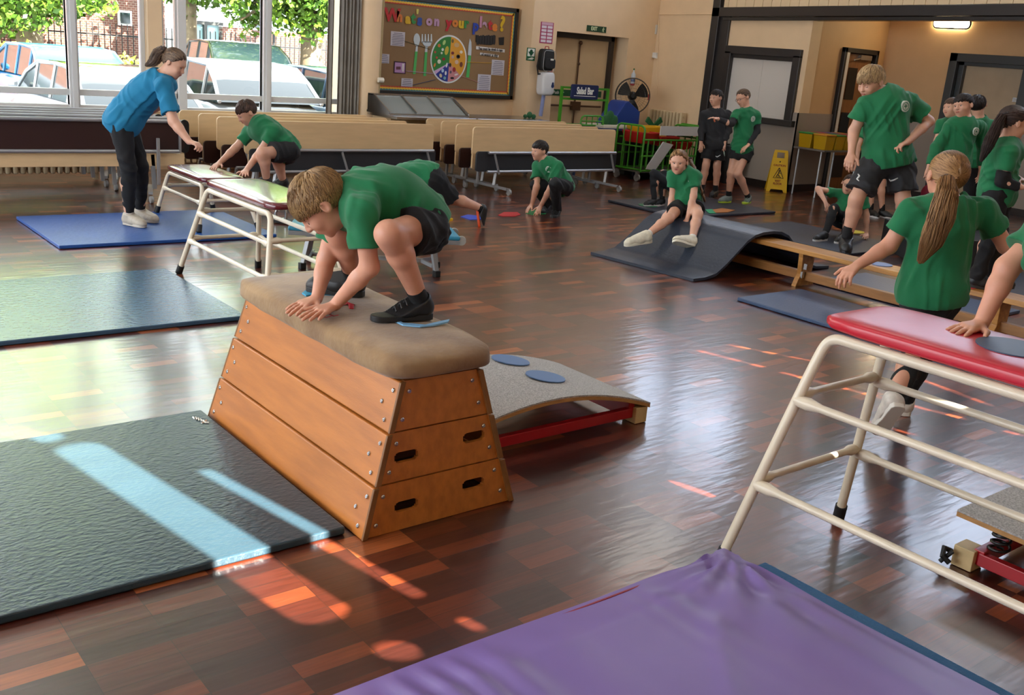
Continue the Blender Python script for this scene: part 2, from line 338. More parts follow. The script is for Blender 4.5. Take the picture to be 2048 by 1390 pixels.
# wooden door at the alcove's far wall, slightly ajar, dark frame
b = MB()
for lo, hi in (((13.83, 9.28, 0), (13.89, 9.6, 2.19)), ((14.69, 9.28, 0), (14.75, 9.6, 2.19)), ((13.83, 9.28, 2.12), (14.75, 9.6, 2.19))): b.box(lo, hi)
d1 = struct(b.build('door_2', mat('black_frame', '#1d1816', .35), bevel=.004))
WOODD = mat('oak_door', '#8a5c36', .4, noise=.15, nscale=3, stretch=(8, 8, 1))
b = MB(); b.box((13.97, 9.36, .01), (14.68, 9.40, 2.11)); b.build('door_leaf', WOODD, d1)
b = MB(); b.box((13.89, 9.285, .01), (13.965, 9.36, 2.12)); b.build('edge_strip', WHITEP, d1)
b = MB(); b.box((14.1, 9.352, 1.42), (14.34, 9.36, 1.9)); b.box((14.1, 9.352, .72), (14.34, 9.36, 1.22)); b.build('glass_panel', mat('dark_glass', '#15120f', .1), d1)
b = MB(); b.box((14.08, 9.352, .2), (14.4, 9.36, .55)); b.box((14.02, 9.345, 1.0), (14.07, 9.36, 1.3)); b.build('kick_plate', mat('brown_plate', '#2a1a10', .35), d1)
b = MB(); b.box((14.3, 9.3, 2.03), (14.6, 9.36, 2.1)); b.tube([(14.35, 9.32, 2.05), (14.1, 9.28, 2.02)], .012, 6); b.build('door_closer', STEEL, d1)
# wide cream door at the side wall
b = MB()
for lo, hi in (((14.93, 8.08, 0), (15.02, 8.2, 2.23)), ((14.93, 6.95, 0), (15.02, 7.07, 2.23)), ((14.93, 6.95, 2.11), (15.02, 8.2, 2.23)), ((15.02, 8.0, 0), (15.16, 8.08, 2.12)), ((15.02, 7.07, 2.06), (15.16, 8.08, 2.12))): b.box(lo, hi)
d2 = struct(b.build('door_3', mat('slate_frame', '#3b3f42', .3), bevel=.004))
b = MB(); b.box((15.1, 7.07, .01), (15.15, 8.02, 2.1)); b.build('door_leaf', mat('pale_door', '#b6a184', .5, noise=.05, nscale=4), d2)
b = MB(); b.box((15.085, 7.12, 1.6), (15.1, 7.2, 1.66)); b.build('handle_plate', STEEL, d2)
# exit doors
b = MB()
DF = mat('brown_black_frame', '#2a211c', .35)
for lo, hi in (((EX1-.2, 12.6, 0), (EX1-.12, 12.73, EZ)), ((EX0, 12.6, EZ-.08), (EX1-.12, 12.73, EZ)), ((EX0, 12.6, 0), (EX0+.02, 12.73, EZ))): b.box(lo, hi)
d3 = struct(b.build('door_1', DF, bevel=.004))
b = MB(); mid = 11.42; b.box((EX0+.02, 12.66, .02), (mid-.008, 12.70, EZ-.08)); b.box((mid+.008, 12.66, .02), (EX1-.2, 12.70, EZ-.08)); b.build('door_leaf', mat('cream_door', '#c9ad86', .5, noise=.03, nscale=4), d3)
BRNZ = mat('bronze_bar', '#5a3e2a', .4, metal=.4)
b = MB(); b.tube([(mid, 12.63, .1), (mid, 12.63, EZ-.12)], .013, 8); b.ball((mid, 12.62, EZ-.14), .035); b.ball((mid, 12.62, 1.62), .025); b.tube([(EX0+.08, 12.6, .95), (mid-.05, 12.6, .95)], .016, 8); b.tube([(mid+.05, 12.6, .95), (EX1-.3, 12.6, .95)], .016, 8); b.box((mid-.09, 12.58, .88), (mid+.09, 12.64, 1.02)); b.build('panic_bar', BRNZ, d3, smooth=True)
SGN = mat('sign_green', '#0f4a2a', .4); SW = mat('sign_white', '#e6e6dc', .5)
b = MB(); b.box((EX0+.12, 12.652, 1.1), (mid-.06, 12.66, 1.2)); s1 = b.build('push_bar_sign', SGN, None, label='green push bar notice on the left leaf of the exit door', category='sign')
text_obj('lettering', 'Push bar', .075, (EX0+.36, 12.648, 1.15), X, Z, SW, s1, xs=.9)
b = MB(); b.box((mid+.06, 12.652, 1.1), (mid+.6, 12.66, 1.2)); s1 = b.build('push_bar_sign', SGN, None, label='green to open notice on the right leaf of the exit door', category='sign')
text_obj('lettering', 'to open', .075, (mid+.42, 12.648, 1.15), X, Z, SW, s1, xs=.9)
# windows of the left wall
WIN = [(-2.6, -.9), (-.9, 1.5), (1.5, 3.47), (3.47, 4.30), (4.47, 4.72), (4.72, 5.85), (5.85, 6.98)]
def window(n, s0, s1):
    b = MB(); y0, y1 = WD+.04, WD+.12; e = .055
    for lo, hi in (((s0, y0, .70), (s0+e, y1, 4.2)), ((s1-e, y0, .70), (s1, y1, 4.2)), ((s0, y0, .70), (s1, y1, .75)), ((s0, y0, .855), (s1, y1, .925)), ((s0, y0, 3.2), (s1, y1, 3.28)), ((s0, y0, 4.13), (s1, y1, 4.2))): b.box(lo, hi)
    o = struct(b.build('window_%d' % n, UPVC, bevel=.006))
    b = MB(); b.box((s0+e, WD+.075, .75), (s1-e, WD+.08, 4.13)); b.build('pane', GLASS, o)
GLASS = bpy.data.materials.new('clear_glass'); GLASS.use_nodes = True
t = GLASS.node_tree; t.nodes.clear(); out = t.nodes.new('ShaderNodeOutputMaterial'); tr = t.nodes.new('ShaderNodeBsdfTransparent'); gl = t.nodes.new('ShaderNodeBsdfGlossy'); gl.inputs['Roughness'].default_value = .03
fr = t.nodes.new('ShaderNodeFresnel'); fr.inputs[0].default_value = 1.3; mx = t.nodes.new('ShaderNodeMixShader'); tr.inputs[0].default_value = (.93, .95, .95, 1)
t.links.new(fr.outputs[0], mx.inputs[0]); t.links.new(tr.outputs[0], mx.inputs[1]); t.links.new(gl.outputs[0], mx.inputs[2]); t.links.new(mx.outputs[0], out.inputs[0])
k = 7
for s0, s1 in WIN: window(k, s0, s1); k += 1
for x in (3.47, 5.85):
    b = MB(); b.box((x-.03, WD-.03, .7), (x+.03, WD+.14, 4.2)); b.box((x-.055, WD+.0, .7), (x+.055, WD+.13, 4.2)); struct(b.build('trim_%d' % (6 if x < 4 else 7), UPVC, bevel=.005))
b = MB(); b.box((4.68, WD-.02, .7), (4.78, WD+.14, 4.2)); struct(b.build('trim_8', UPVC, bevel=.005))
# back wall behind the photographer: slots shaped to throw the sun streaks, in place of blind gaps
BACK = -1.5
def slots():
    quads = []
    def bar(p, q, wd):     # floor centre-line p->q in pixels -> slot on the wall
        P, Q = onz(*p), onz(*q)
        def hit(g): tt = (g[1]-BACK)/(-SUND[1]); return g+SUND*tt
        a, c = hit(P), hit(Q); quads.append((min(a[0], c[0])-wd/2, max(a[0], c[0])+wd/2, min(a[2], c[2]), max(a[2], c[2]), a, c, wd))
    bar((150, 905), (640, 1225), .19); bar((400, 950), (835, 1190), .06)
    bar((790, 1295), (800, 1308), .12); bar((925, 1240), (960, 1258), .05); bar((640, 1180), (760, 1210), .0)
    bar((1340, 962), (1440, 997), .045); bar((1085, 855), (1150, 890), .04)
    bar((1400, 702), (1530, 735), .045); bar((1560, 744), (1930, 838), .045); bar((1690, 830), (1830, 870), .035); bar((1790, 740), (1985, 812), .04); bar((1460, 690), (1640, 725), .03); bar((2010, 862), (2048, 872), .04)
    bar((25, 860), (95, 885), .12)
    return [q for q in quads if q[6] > 0]
SL = slots()
# wall made as a slab with skewed openings via boolean-free strips: split z bands per slot
def slot_wall():
    bm = bmesh.new(); x0, x1, z0, z1 = -4.2, 15.3, 0, 5.8
    v = [bm.verts.new((x, BACK, z)) for x, z in ((x0, z0), (x1, z0), (x1, z1), (x0, z1))]
    f = bm.faces.new(v); me = bpy.data.meshes.new('wall_back'); bm.to_mesh(me); bm.free()
    o = bpy.data.objects.new('wall_back', me); C.objects.link(o); me.materials.append(CREAM)
    sm = o.modifiers.new('thick', 'SOLIDIFY'); sm.thickness = .02; sm.offset = 0
    cut = MB()
    for (_, _, _, _, a, c, wd) in SL:
        n = nrm(np.array([c[0]-a[0], 0, c[2]-a[2]])); p = np.array([-n[2], 0, n[0]])
        pts = [(wd/2, 0)]
        L = math.hypot(c[0]-a[0], c[2]-a[2]); poly = []
        for k in range(7): t_ = math.pi*k/6; poly.append((-math.sin(t_)*wd/2*.6, math.cos(t_)*wd/2))
        for k in range(7): t_ = math.pi*k/6; poly.append((L+math.sin(t_)*wd/2*.6, -math.cos(t_)*wd/2))
        cut.prism(poly, a-np.array([0, .1, 0]), n, p, -.2)
    co = cut.build('cutter', CREAM); bo = o.modifiers.new('cut', 'BOOLEAN'); bo.object = co; bo.operation = 'DIFFERENCE'; bo.solver = 'EXACT'
    dg = bpy.context.evaluated_depsgraph_get(); me2 = bpy.data.meshes.new_from_object(o.evaluated_get(dg)); o.modifiers.clear(); o.data = me2; bpy.data.objects.remove(co)
    return struct(o)
slot_wall()
wall('wall_left', [((-4.2, -1.5, 0), (-4, 12.5, .7)), ((-4.2, -1.5, 3.6), (-4, 12.5, 5.8)), ((-4.2, -1.5, .7), (-4, 1.5, 3.6)), ((-4.2, 11, .7), (-4, 12.5, 3.6))], CREAM)
# side-room lamp
t = thing('bulkhead_light', 'glowing oval bulkhead lamp below the dark beam', 'light')
pL = ons(1897, 46, 14.9)
t.location = tuple(pL)
b = MB(); b.prism(rrect(.62, .16, .075), pL+V(.1, 0, 0), -Y, Z, -.03); b.build('base', WHITEP, t)
b = MB(); b.prism(rrect(.56, .12, .055), pL+V(.07, 0, 0), -Y, Z, -.08); b.build('diffuser', mat('lamp_glow', (1, .82, .5), .5, emit=45), t, bevel=.01)
# ================================================================ GYM EQUIPMENT
# ---- vaulting box
VC = V(2.065, 3.53, 0)
VW = mat('vault_wood', '#be7430', .34, noise=.0, nscale=2.2, col2='#a86428', stretch=(14, 1.2, 9), bump=.05, bscale=30)
VW2 = mat('vault_wood_edge', '#7d5226', .5, noise=.2, nscale=9)
BOLT = mat('chrome_bolt', '#c8c8c8', .2, metal=1)
vb = thing('vaulting_box', 'three-section orange wooden vaulting box with a tan suede padded top', 'vaulting box', tuple(VC))
def vhw(z): return .352-.30*z       # half width
def vhl(z): return .70-.09*z
LV = [0, .193, .385, .575]
for k in range(3):
    za, zb = LV[k]+.002, LV[k+1]-.004; sec = None
    dx = .012*(2-k)*0
    wa, wb, la, lb = vhw(za), vhw(zb)+.004, vhl(za), vhl(zb); th = .022
    b = MB()
    for sg in (-1, 1):
        b.hexa([VC+V(sg*wa, -la-.012, za), VC+V(sg*(wa-th), -la-.012, za), VC+V(sg*(wa-th), la+.012, za), VC+V(sg*wa, la+.012, za)],
               [VC+V(sg*wb, -lb-.012, zb), VC+V(sg*(wb-th), -lb-.012, zb), VC+V(sg*(wb-th), lb+.012, zb), VC+V(sg*wb, lb+.012, zb)])
    sec = b.build('section', VW, vb, bevel=.005, seg=2)
    # end panels with hand holes
    for sg in (-1, 1):
        bm = MB(); n = 12; e = nrm(V(0, (lb-la)*sg, zb-za)); H = np.linalg.norm(V(0, lb-la, zb-za))
        o = VC+V(0, sg*la, za); y0, y1 = 0, H
        hw = lambda y: (wa-th)+(wb-wa)*y/H
        holes = [(-.155, H*.48), (.155, H*.58)] if k < 2 else []
        if sg > 0: holes = []
        # strips around the holes: build as a column-wise grid
        xs = sorted(set([-1.0, 1.0]+[h[0]+q for h in holes for q in (-.045, .045)]))
        def pt(x, y, dep=0):
            hx = max(-hw(y), min(hw(y), x)); return o+V(hx, 0, 0)+e*y+V(0, sg*dep, 0)
        def quad(x0, x1, ya, yb):
            bm.hexa([pt(x0, ya, -.018), pt(x1, ya, -.018), pt(x1, ya, 0), pt(x0, ya, 0)], [pt(x0, yb, -.018), pt(x1, yb, -.018), pt(x1, yb, 0), pt(x0, yb, 0)])
        px = -1.0
        for hx, hy in holes:
            quad(px, hx-.052, y0, y1)
            R = .021
            # polygonal hole: n vertical strips with rounded ends
            m = 16
            for i in range(m):
                xa, xb = hx-.052+.104*i/m, hx-.052+.104*(i+1)/m; xm = abs((xa+xb)/2-hx); r = R if xm < .031 else R*math.sqrt(max(0, 1-((xm-.031)/.021)**2))
                quad(xa, xb, y0, hy-r); quad(xa, xb, hy+r, y1)
            px = hx+.052
        quad(px, 1.0, y0, y1)
        p_ = bm.build('end_panel', VW, sec)
        for hx, hy in holes:
            b2 = MB(); b2.prism(rrect(.13, .06, .028), pt(hx, hy, -.03), X*sg*-1 if sg > 0 else X, e, .003); 
        bb = MB()
        for (bx, by) in ((-hw(H*.8)+.03, .78), (-hw(.2*H)+.03, .22), (hw(H*.8)-.03, .78), (hw(.2*H)-.03, .28)):
            q = pt(bx, H*by, 0); bb.lathe(q, V(0, sg, 0), [(.009, -.002), (.009, .003), (.006, .006), (.003, .006), (.002, .003)], 10)
        bb.build('bolt', BOLT, p_, smooth=True)
    # corner edge strips and side bolts
    for sx in (-1, 1):
        for sy in (-1, 1):
            b = MB(); b.hexa([VC+V(sx*(wa+.002), sy*(la+.002), za), VC+V(sx*(wa-th), sy*(la+.002), za), VC+V(sx*(wa-th), sy*(la+.014), za), VC+V(sx*(wa+.002), sy*(la+.014), za)],
                   [VC+V(sx*(wb+.002), sy*(lb+.002), zb), VC+V(sx*(wb-th), sy*(lb+.002), zb), VC+V(sx*(wb-th), sy*(lb+.014), zb), VC+V(sx*(wb+.002), sy*(lb+.014), zb)]); b.build('edge_strip', VW2, sec, bevel=.003)
    b = MB()
    for sx in (-1, 1):
        for sy in (-1, 1):
            for (dy, fz) in ((.035, .8), (.085, .5), (.04, .2)):
                z = za+(zb-za)*fz; b.lathe(VC+V(sx*(wa+(wb-wa)*fz), sy*(la-dy), z), V(sx, 0, .3), [(.009, -.002), (.009, .003), (.006, .006), (.003, .006), (.002, .003)], 10)
    b.build('bolt', BOLT, sec, smooth=True)
SUEDE = mat('suede', '#a2835c', .92, col2='#7f6142', nscale=5, bump=.25, bscale=45, sheen=.25)
def padfn(u_, v_):
    pass
def pad(bx, by, h, r, z0, c, nx=40, ny=60, crown=.012, wob=.006, ptop=8):
    # superellipsoid cushion, closed
    b = MB(); vs = []; N = nx*2; M_ = 22
    for j in range(M_+1):
        ph = -math.pi/2+math.pi*j/M_; cz = math.copysign(abs(math.sin(ph))**.55, math.sin(ph)); rr_ = abs(math.cos(ph))**.30
        for i in range(N):
            t_ = 2*math.pi*i/N; ct, st = math.cos(t_), math.sin(t_); k = (abs(ct)**ptop+abs(st)**ptop)**(-1/ptop)
            x, y = ct*k*rr_, st*k*rr_
            w = wob*(math.sin(x*bx*23+y*by*17+j)*.4+math.sin(y*by*31-x*9)*.3) if abs(cz) < .95 else 0
            vs.append(c+V(x*bx, y*by, z0+h/2+cz*h/2)+V(x, y, 0)*w+V(0, 0, crown*(1-x*x)*(1-y*y) if cz > .2 else 0))
    fs = [(j*N+i, j*N+(i+1) % N, (j+1)*N+(i+1) % N, (j+1)*N+i) for j in range(M_) for i in range(N)]
    b.add(vs, fs); return b
pad(.245, .70, .115, .05, .565, VC).build('padded_top', SUEDE, vb, smooth=70)
VTOP = .689
def chaikin(P, n=3):
    for _ in range(n):
        Q = [P[0]]
        for i in range(len(P)-1): Q += [P[i]*.75+P[i+1]*.25, P[i]*.25+P[i+1]*.75]
        P = Q+[P[-1]]
    return P
# ---- tall agility tables
def table(name, label, cs, d0, d1, z, spread, matop, hw=.2, feet_d=None, rails=((.33, 1), (.66, 1)), group=None, foot_z=0.0, foot_z1=0.0):
    t = thing(name, label, 'agility table', (cs, (d0+d1)/2, 0), group)
    fd0, fd1 = feet_d
    corner = {}
    rt = .019
    for sx in (-1, 1):
        # one bent tube per long side: foot, up, along under the pad, down
        top = [V(cs+sx*(hw-.02), d1-.10, z-.075), V(cs+sx*(hw-.02), d0+.10, z-.075)]
        f1, f0 = V(cs+sx*spread, fd1, foot_z1+.03), V(cs+sx*spread, fd0, foot_z+.03)
        b = MB()
        a1 = top[0]+nrm(f1-(top[0]+V(0, .07, 0)))*.09+V(0, .06, 0); a0 = top[1]+nrm(f0-(top[1]-V(0, .07, 0)))*.09-V(0, .06, 0)
        b.tube(chaikin([f1, a1, top[0]+V(0, .045, .0), top[0]-V(0, .05, 0), top[1]+V(0, .05, 0), top[1]-V(0, .045, .0), a0, f0]), rt, 12)
        b.build('leg_frame', CREAMT, t, smooth=60)
        for f, a in ((f1, a1), (f0, a0)):
            c = MB(); dd = nrm(f-a); c.cyl(f-dd*.035, f+dd*.03, rt+.006, 12); c.build('rubber_foot', BLACKR, t, smooth=True)
            corner[(sx, f is f1)] = (f, a)
    def pt(sx, far, zz):
        f, a = corner[(sx, far)]; k = (zz-f[2])/(a[2]-f[2]); return f+(a-f)*k
    for (zr, full) in rails:
        for sx in (-1, 1):
            p, q = pt(sx, True, zr), pt(sx, False, zr); c = MB(); u_ = nrm(q-p); c.tube([p, p+u_*.05, p+u_*.10, q-u_*.10, q-u_*.05, q], [.021, .024, .015, .015, .024, .021], 12); c.build('rail', CREAMT, t, smooth=60)
        for far in (True, False):
            p, q = pt(-1, far, zr+.02), pt(1, far, zr+.02); c = MB(); c.tube([p, p+X*.05, p+X*.08, q-X*.08, q-X*.05, q], [.019, .022, .014, .014, .022, .019], 12); c.build('rail', CREAMT, t, smooth=60)
    pad(hw, (d1-d0)/2, .062, .03, z-.058, V(cs, (d0+d1)/2, 0), nx=24, crown=.002, wob=.001, ptop=9).build('padded_top', matop, t, smooth=70)
    return t
REDV = mat('red_vinyl', '#bd2434', .32, bump=.12, bscale=9)
MARV = mat('maroon_vinyl', '#5e1620', .25, bump=.03, bscale=12, coat=.6)
table('agility_table', 'tall white tubular agility table with bright red padded top, close on the right', 3.135, .72, 1.90, .975, .375, REDV, hw=.215, feet_d=(.55, 2.02), rails=((.33, 1), (.66, 1)), foot_z=.04)
table('agility_table', 'white tubular table with maroon top, second in line from the kneeling dark-haired boy', 2.945, 5.72, 6.82, .725, .305, MARV, hw=.215, feet_d=(5.6, 7.03), rails=((.26, 1), (.47, 1)))
table('agility_table', 'low white table with maroon top under the crouching boy\'s hands, by the blue tee adult', 3.57, 8.40, 9.30, .49, .27, MARV, hw=.205, feet_d=(8.32, 9.33), rails=((.27, 1),), foot_z=.032, foot_z1=.032)
# metal linking bar with a chrome hook foot behind the fair-haired boy
t = thing('linking_bar', 'white tube bar ending in a chrome hook stand behind the blond boy', 'gym bar', (4.1, 8.7, 0))
p0, p1 = V(3.80, 9.0, .32), V(4.22, 8.66, .14)
b = MB(); b.tube([p0, p1], .016, 10); b.build('bar', CREAMT, t, smooth=True)
b = MB(); b.prism(ell(.13, .075, 28), V(4.27, 8.72, .012), nrm(V(.8, -.6, 0)), nrm(V(.6, .8, 0)), .022); b.build('base_plate', BLACKR, t)
c = MB(); q = V(4.25, 8.70, .03); c.tube([q+V(-.04, .02, 0), q+V(-.045, .02, .07), q+V(-.03, .01, .12), q+V(0, 0, .135), q+V(.03, -.015, .12), q+V(.045, -.02, .07), q+V(.04, -.02, 0)], .016, 10); c.tube([q+V(-.04, .02, .01), q+V(.04, -.02, .01)], .014, 8); c.build('hook', STEEL, t, smooth=60)
# ---- low teal bench with grey legs
t = thing('low_agility_bench', 'low bench with turquoise padded top and grey legs behind the vaulting box', 'gym bench', (4.1, 6.7, 0))
ax = nrm(V(.83, -.56, 0)); pe = V(.56, .83, 0); cc = V(4.10, 6.72, 0); LG = mat('grey_leg', '#8d8f91', .35, metal=.3)
def P_(a, p, z): return cc+ax*a+pe*p+V(0, 0, z)
b = MB(); b.hexa([P_(-.66, -.2, .30), P_(.66, -.2, .30), P_(.60, .2, .30), P_(-.66, .2, .30)], [P_(-.66, -.2, .335), P_(.66, -.2, .335), P_(.60, .2, .335), P_(-.66, .2, .335)]); b.build('padded_top', mat('teal_vinyl', '#2f86a6', .4, bump=.05), t, bevel=.012)
b = MB(); b.hexa([P_(-.66, -.19, .265), P_(.66, -.19, .265), P_(.60, .19, .265), P_(-.66, .19, .265)], [P_(-.66, -.19, .30), P_(.66, -.19, .30), P_(.60, .19, .30), P_(-.66, .19, .30)]); b.build('frame', LG, t, bevel=.004)
for a, s in ((-.5, -1), (-.5, 1), (.44, -1), (.44, 1)):
    b = MB(); f = P_(a+(.05 if a > 0 else -.05), s*.17, .02); b.beam(P_(a, s*.1, .28), f, .04, .03); b.build('leg', LG, t, bevel=.003)
    b = MB(); b.box(tuple(f-V(.024, .024, .02)), tuple(f+V(.024, .024, .03))); b.build('rubber_foot', BLACKR, t, bevel=.004)
b = MB(); b.beam(P_(-.5, 0, .09), P_(.36, 0, .09), .045, .03); b.beam(P_(.36, 0, .09), P_(.46, .15, .08), .02, .03); b.beam(P_(.36, 0, .09), P_(.46, -.15, .08), .02, .03); b.beam(P_(-.5, .15, .08), P_(-.5, -.15, .08), .02, .03); b.build('stretcher', LG, t)
for a, s in ((.67, -.17), (.62, .17)):
    b = MB(); b.cyl(P_(a, s-.02, .30), P_(a, s+.02, .30), .035, 18); b.build('roller', mat('grey_wheel', '#9a9a95', .4), t, smooth=True)
# ---- mats
def flatmat(label, lo, hi, th, m, z=0.0, corner=None, group=None):
    b = MB(); b.box((lo[0], lo[1], z+.002), (hi[0], hi[1], z+th)); return b.build('gym_mat', m, None, bevel=.006, seg=2, label=label, category='gym mat', group=group)
M1 = mat('mat_blue', '#1c4c92', .42, bump=.25, bscale=25, noise=.08, nscale=2)
M2 = mat('mat_steel_blue', '#3a5a74', .26, bump=.22, bscale=30, noise=.06, nscale=2)
M3 = mat('mat_dark_teal', '#2c434f', .30, bump=.35, bscale=38, noise=.08, nscale=3, stretch=(1, 1.6, 1))
MD = mat('mat_navy', '#252b38', .45, bump=.2, bscale=40, noise=.08, nscale=3)
flatmat('bright blue mat under the adult in the blue tee', (2.09, 8.08), (3.91, 9.40), .03, M1)
flatmat('steel blue mat on the left, between the window reflections and the vaulting box', (.70, 5.70), (2.56, 7.10), .03, M2)
m3 = flatmat('dark glossy mat lying against the long side of the vaulting box, striped by sunlight', (-.35, 2.90), (1.688, 4.26), .032, M3)
b = MB()
for px_ in ([(386, 834), (389, 838), (391, 834), (394, 839), (396, 836), (399, 841), (401, 838), (404, 842)], [(403, 846), (409, 844), (413, 840)], [(406, 841), (411, 845), (418, 845)]): b.tube([onz(x, y, .034) for x, y in px_], .0045, 4)
b.build('mark', SW, m3)
flatmat('navy mat behind the seated girl with the braid, lying by the wet floor sign', (8.95, 7.85), (10.75, 9.1), .03, MD)
flatmat('navy mat under the crab-posing girl with glasses', (9.05, 5.65), (10.25, 7.25), .03, MD)
M4 = mat('mat_slate_blue', '#34496a', .38, bump=.2, bscale=40, noise=.06, nscale=3)
flatmat('slate blue mat in front of the long wooden bench, nearest to the red table', (6.25, 3.05), (7.07, 4.80), .03, M4)
flatmat('slate blue mat beneath the middle of the wooden bench and behind it', (7.5, 3.55), (8.35, 5.0), .03, M4)
flatmat('navy mat at the right edge, behind the end of the wooden bench', (9.0, 3.6), (10.2, 4.6), .03, MD)
# draped mat over the bench end
prof = [(6.40, .0), (6.55, .004), (6.68, .03), (6.80, .11), (6.92, .21), (7.03, .30), (7.12, .345), (7.22, .365), (7.36, .37), (7.47, .36), (7.58, .32), (7.68, .24), (7.80, .12), (7.92, .045), (8.05, .01), (8.25, .0)]
def drape(u_, v_):
    k = u_*(len(prof)-1); i = min(int(k), len(prof)-2); f = k-i
    s0, z0 = prof[i]; s1, z1 = prof[i+1]
    sl = .12*max(0, 1-u_*3)
    return V(s0+(s1-s0)*f-.10*(1-u_)*(v_-.2), 5.36+1.17*v_+.05*(1-u_)-.03*u_, z0+(z1-z0)*f+.027)
b = MB(); b.slab(drape, 61, 8, V(0, 0, .025)); b.build('gym_mat', mat('mat_charcoal', '#2a3240', .42, bump=.2, bscale=40), None, smooth=50, label='dark mat draped over the bench end as a slide under the braided girl', category='gym mat')
# purple crash mat with blue mat below
b = MB(); b.box((.9, -.3, .002), (2.86, 1.90, .04)); b.build('gym_mat', mat('mat_canvas_blue', '#2d6596', .7, bump=.4, bscale=90), None, bevel=.006, label='blue mat whose edge shows beneath the purple crash mat', category='gym mat')
PUR = mat('purple_vinyl', '#7862a0', .38, noise=.04, nscale=3, bump=.1, bscale=5)
def purple(u_, v_):
    x = -.5+3.215*u_; y = -.4+2.38*v_; e = min(1, (1-v_)*9, (1-u_)*9); z = .125-.03*max(1-min(1, (1-v_)*14), 1-min(1, (1-u_)*16))
    # radiating creases near the back corner and gathers along the back edge
    g = math.exp(-((1-v_)/.2)**2); z += g*min(1, (1-v_)*14)*.011*math.sin(x*47+3*math.sin(x*9))*(.5+.5*math.sin(x*5+1))
    r = math.hypot(x-2.7, y-1.95); a = math.atan2(y-1.95, x-2.7); z += .011*math.exp(-(r/.42)**2)*math.sin(a*16+r*6)*min(1, r*8)
    z += .010*math.sin(3.2*x+2.1*y)*math.sin(2.3*y-1.1*x)+.008*math.exp(-((x-2.2-.25*math.sin(y*4))/.05)**2)*min(1, (1-v_)*5)+.008*math.exp(-((x-1.55+.4*(y-1))/.06)**2)*min(1, (1-v_)*4)
    return V(x, y, z)
pm = thing('crash_mat', 'large purple vinyl crash mat filling the bottom of the photo', 'crash mat', (1.5, 1, .04))
b = MB(); b.slab(purple, 200, 150, V(0, 0, .046)); b.build('cover', PUR, pm, smooth=60)
b = MB(); b.tube([V(1.0, 1.957, .088), V(2.55, 1.957, .088), V(2.70, 1.955, .088)], .006, 6); b.tube([V(2.70, 1.955, .088), V(2.72, 1.965, .086)], .007, 6); b.build('piping', mat('red_piping', '#8a1a2a', .5), pm)
# ---- springboards
CARP = mat('grey_carpet', '#cac8c6', .95, col2='#9a9896', nscale=150, bump=.5, bscale=250)
PLY = mat('plywood_edge', '#b98a54', .5, noise=.15, nscale=20, stretch=(1, 1, 8))
REDF = mat('red_frame', '#a5121d', .3)
PINE = mat('pine_block', '#cdb382', .55, noise=.1, nscale=10)
def springboard(t, c, ax, pe, L, W, zf, springs=False):
    def P2(a, p, z): return c+ax*a+pe*p+V(0, 0, z)
    fn = lambda off: (lambda u_, v_: P2(L*u_, W*(v_-.5), zf(u_)-off))
    b = MB(); b.slab(fn(0), 30, 12, V(0, 0, .008)); b.build('carpet', CARP, t, smooth=50)
    b = MB(); b.slab(fn(.0085), 30, 12, V(0, 0, .018)); b.build('curved_board', PLY, t, smooth=50)
    fr = MB()
    for s in (-1, 1): fr.beam(P2(.10, s*(W/2-.045), .055), P2(L-.09, s*(W/2-.045), .055), .035, .05)
    fr.beam(P2(L-.10, -(W/2-.03), .07), P2(L-.10, W/2-.03, .07), .04, .08); fr.beam(P2(.10, -(W/2-.03), .06), P2(.10, W/2-.03, .06), .04, .06)
    fr.build('base_frame', REDF, t, bevel=.003)
    for a in (.055, L-.05):
        for s in (-1, 1):
            f = MB(); q = P2(a, s*(W/2-.05), .045); f.hexa([q-ax*.04-pe*.045-Z*.043, q+ax*.04-pe*.045-Z*.043, q+ax*.04+pe*.045-Z*.043, q-ax*.04+pe*.045-Z*.043], [q-ax*.04-pe*.045+Z*.04, q+ax*.04-pe*.045+Z*.04, q+ax*.04+pe*.045+Z*.04, q-ax*.04+pe*.045+Z*.04]); f.build('foot_block', PINE, t, bevel=.003)
t = thing('springboard', 'grey carpeted arched springboard on a red frame beside the vaulting box', 'springboard', (3.0, 3.5, 0))
zf1 = lambda u_: .105+.125*math.sin(math.pi*min(1, .13+.87*u_))**.9 if True else 0
springboard(t, V(2.46, 3.555, 0), X, Y, 1.14, .70, zf1)
t = thing('springboard', 'sprung carpeted springboard under the tall red table at the right edge', 'springboard', (3.8, 1.1, 0))
springboard(t, V(3.83, 1.57, 0), -Y, X, 1.2, .56, lambda u_: .225-.02*u_)
for s in (-.18, .18):
    b = MB(); n = 60; q = V(3.83+s, 1.43, .085); b.tube([q+V(.04*math.cos(k*.42)*(1-.2*math.sin(k/n*math.pi)), .04*math.sin(k*.42)*(1-.2*math.sin(k/n*math.pi)), .115*k/n) for k in range(n+1)], .006, 6); b.build('coil_spring', BLACK, t, smooth=60)
b = MB(); b.tube([V(3.50, 1.535, .03), V(3.49, 1.56, .05), V(3.51, 1.57, .075), V(3.54, 1.555, .06)], .011, 8); b.tube([V(3.52, 1.54, .07), V(3.50, 1.57, .02)], .009, 8); b.build('castor', BLACKR, t)
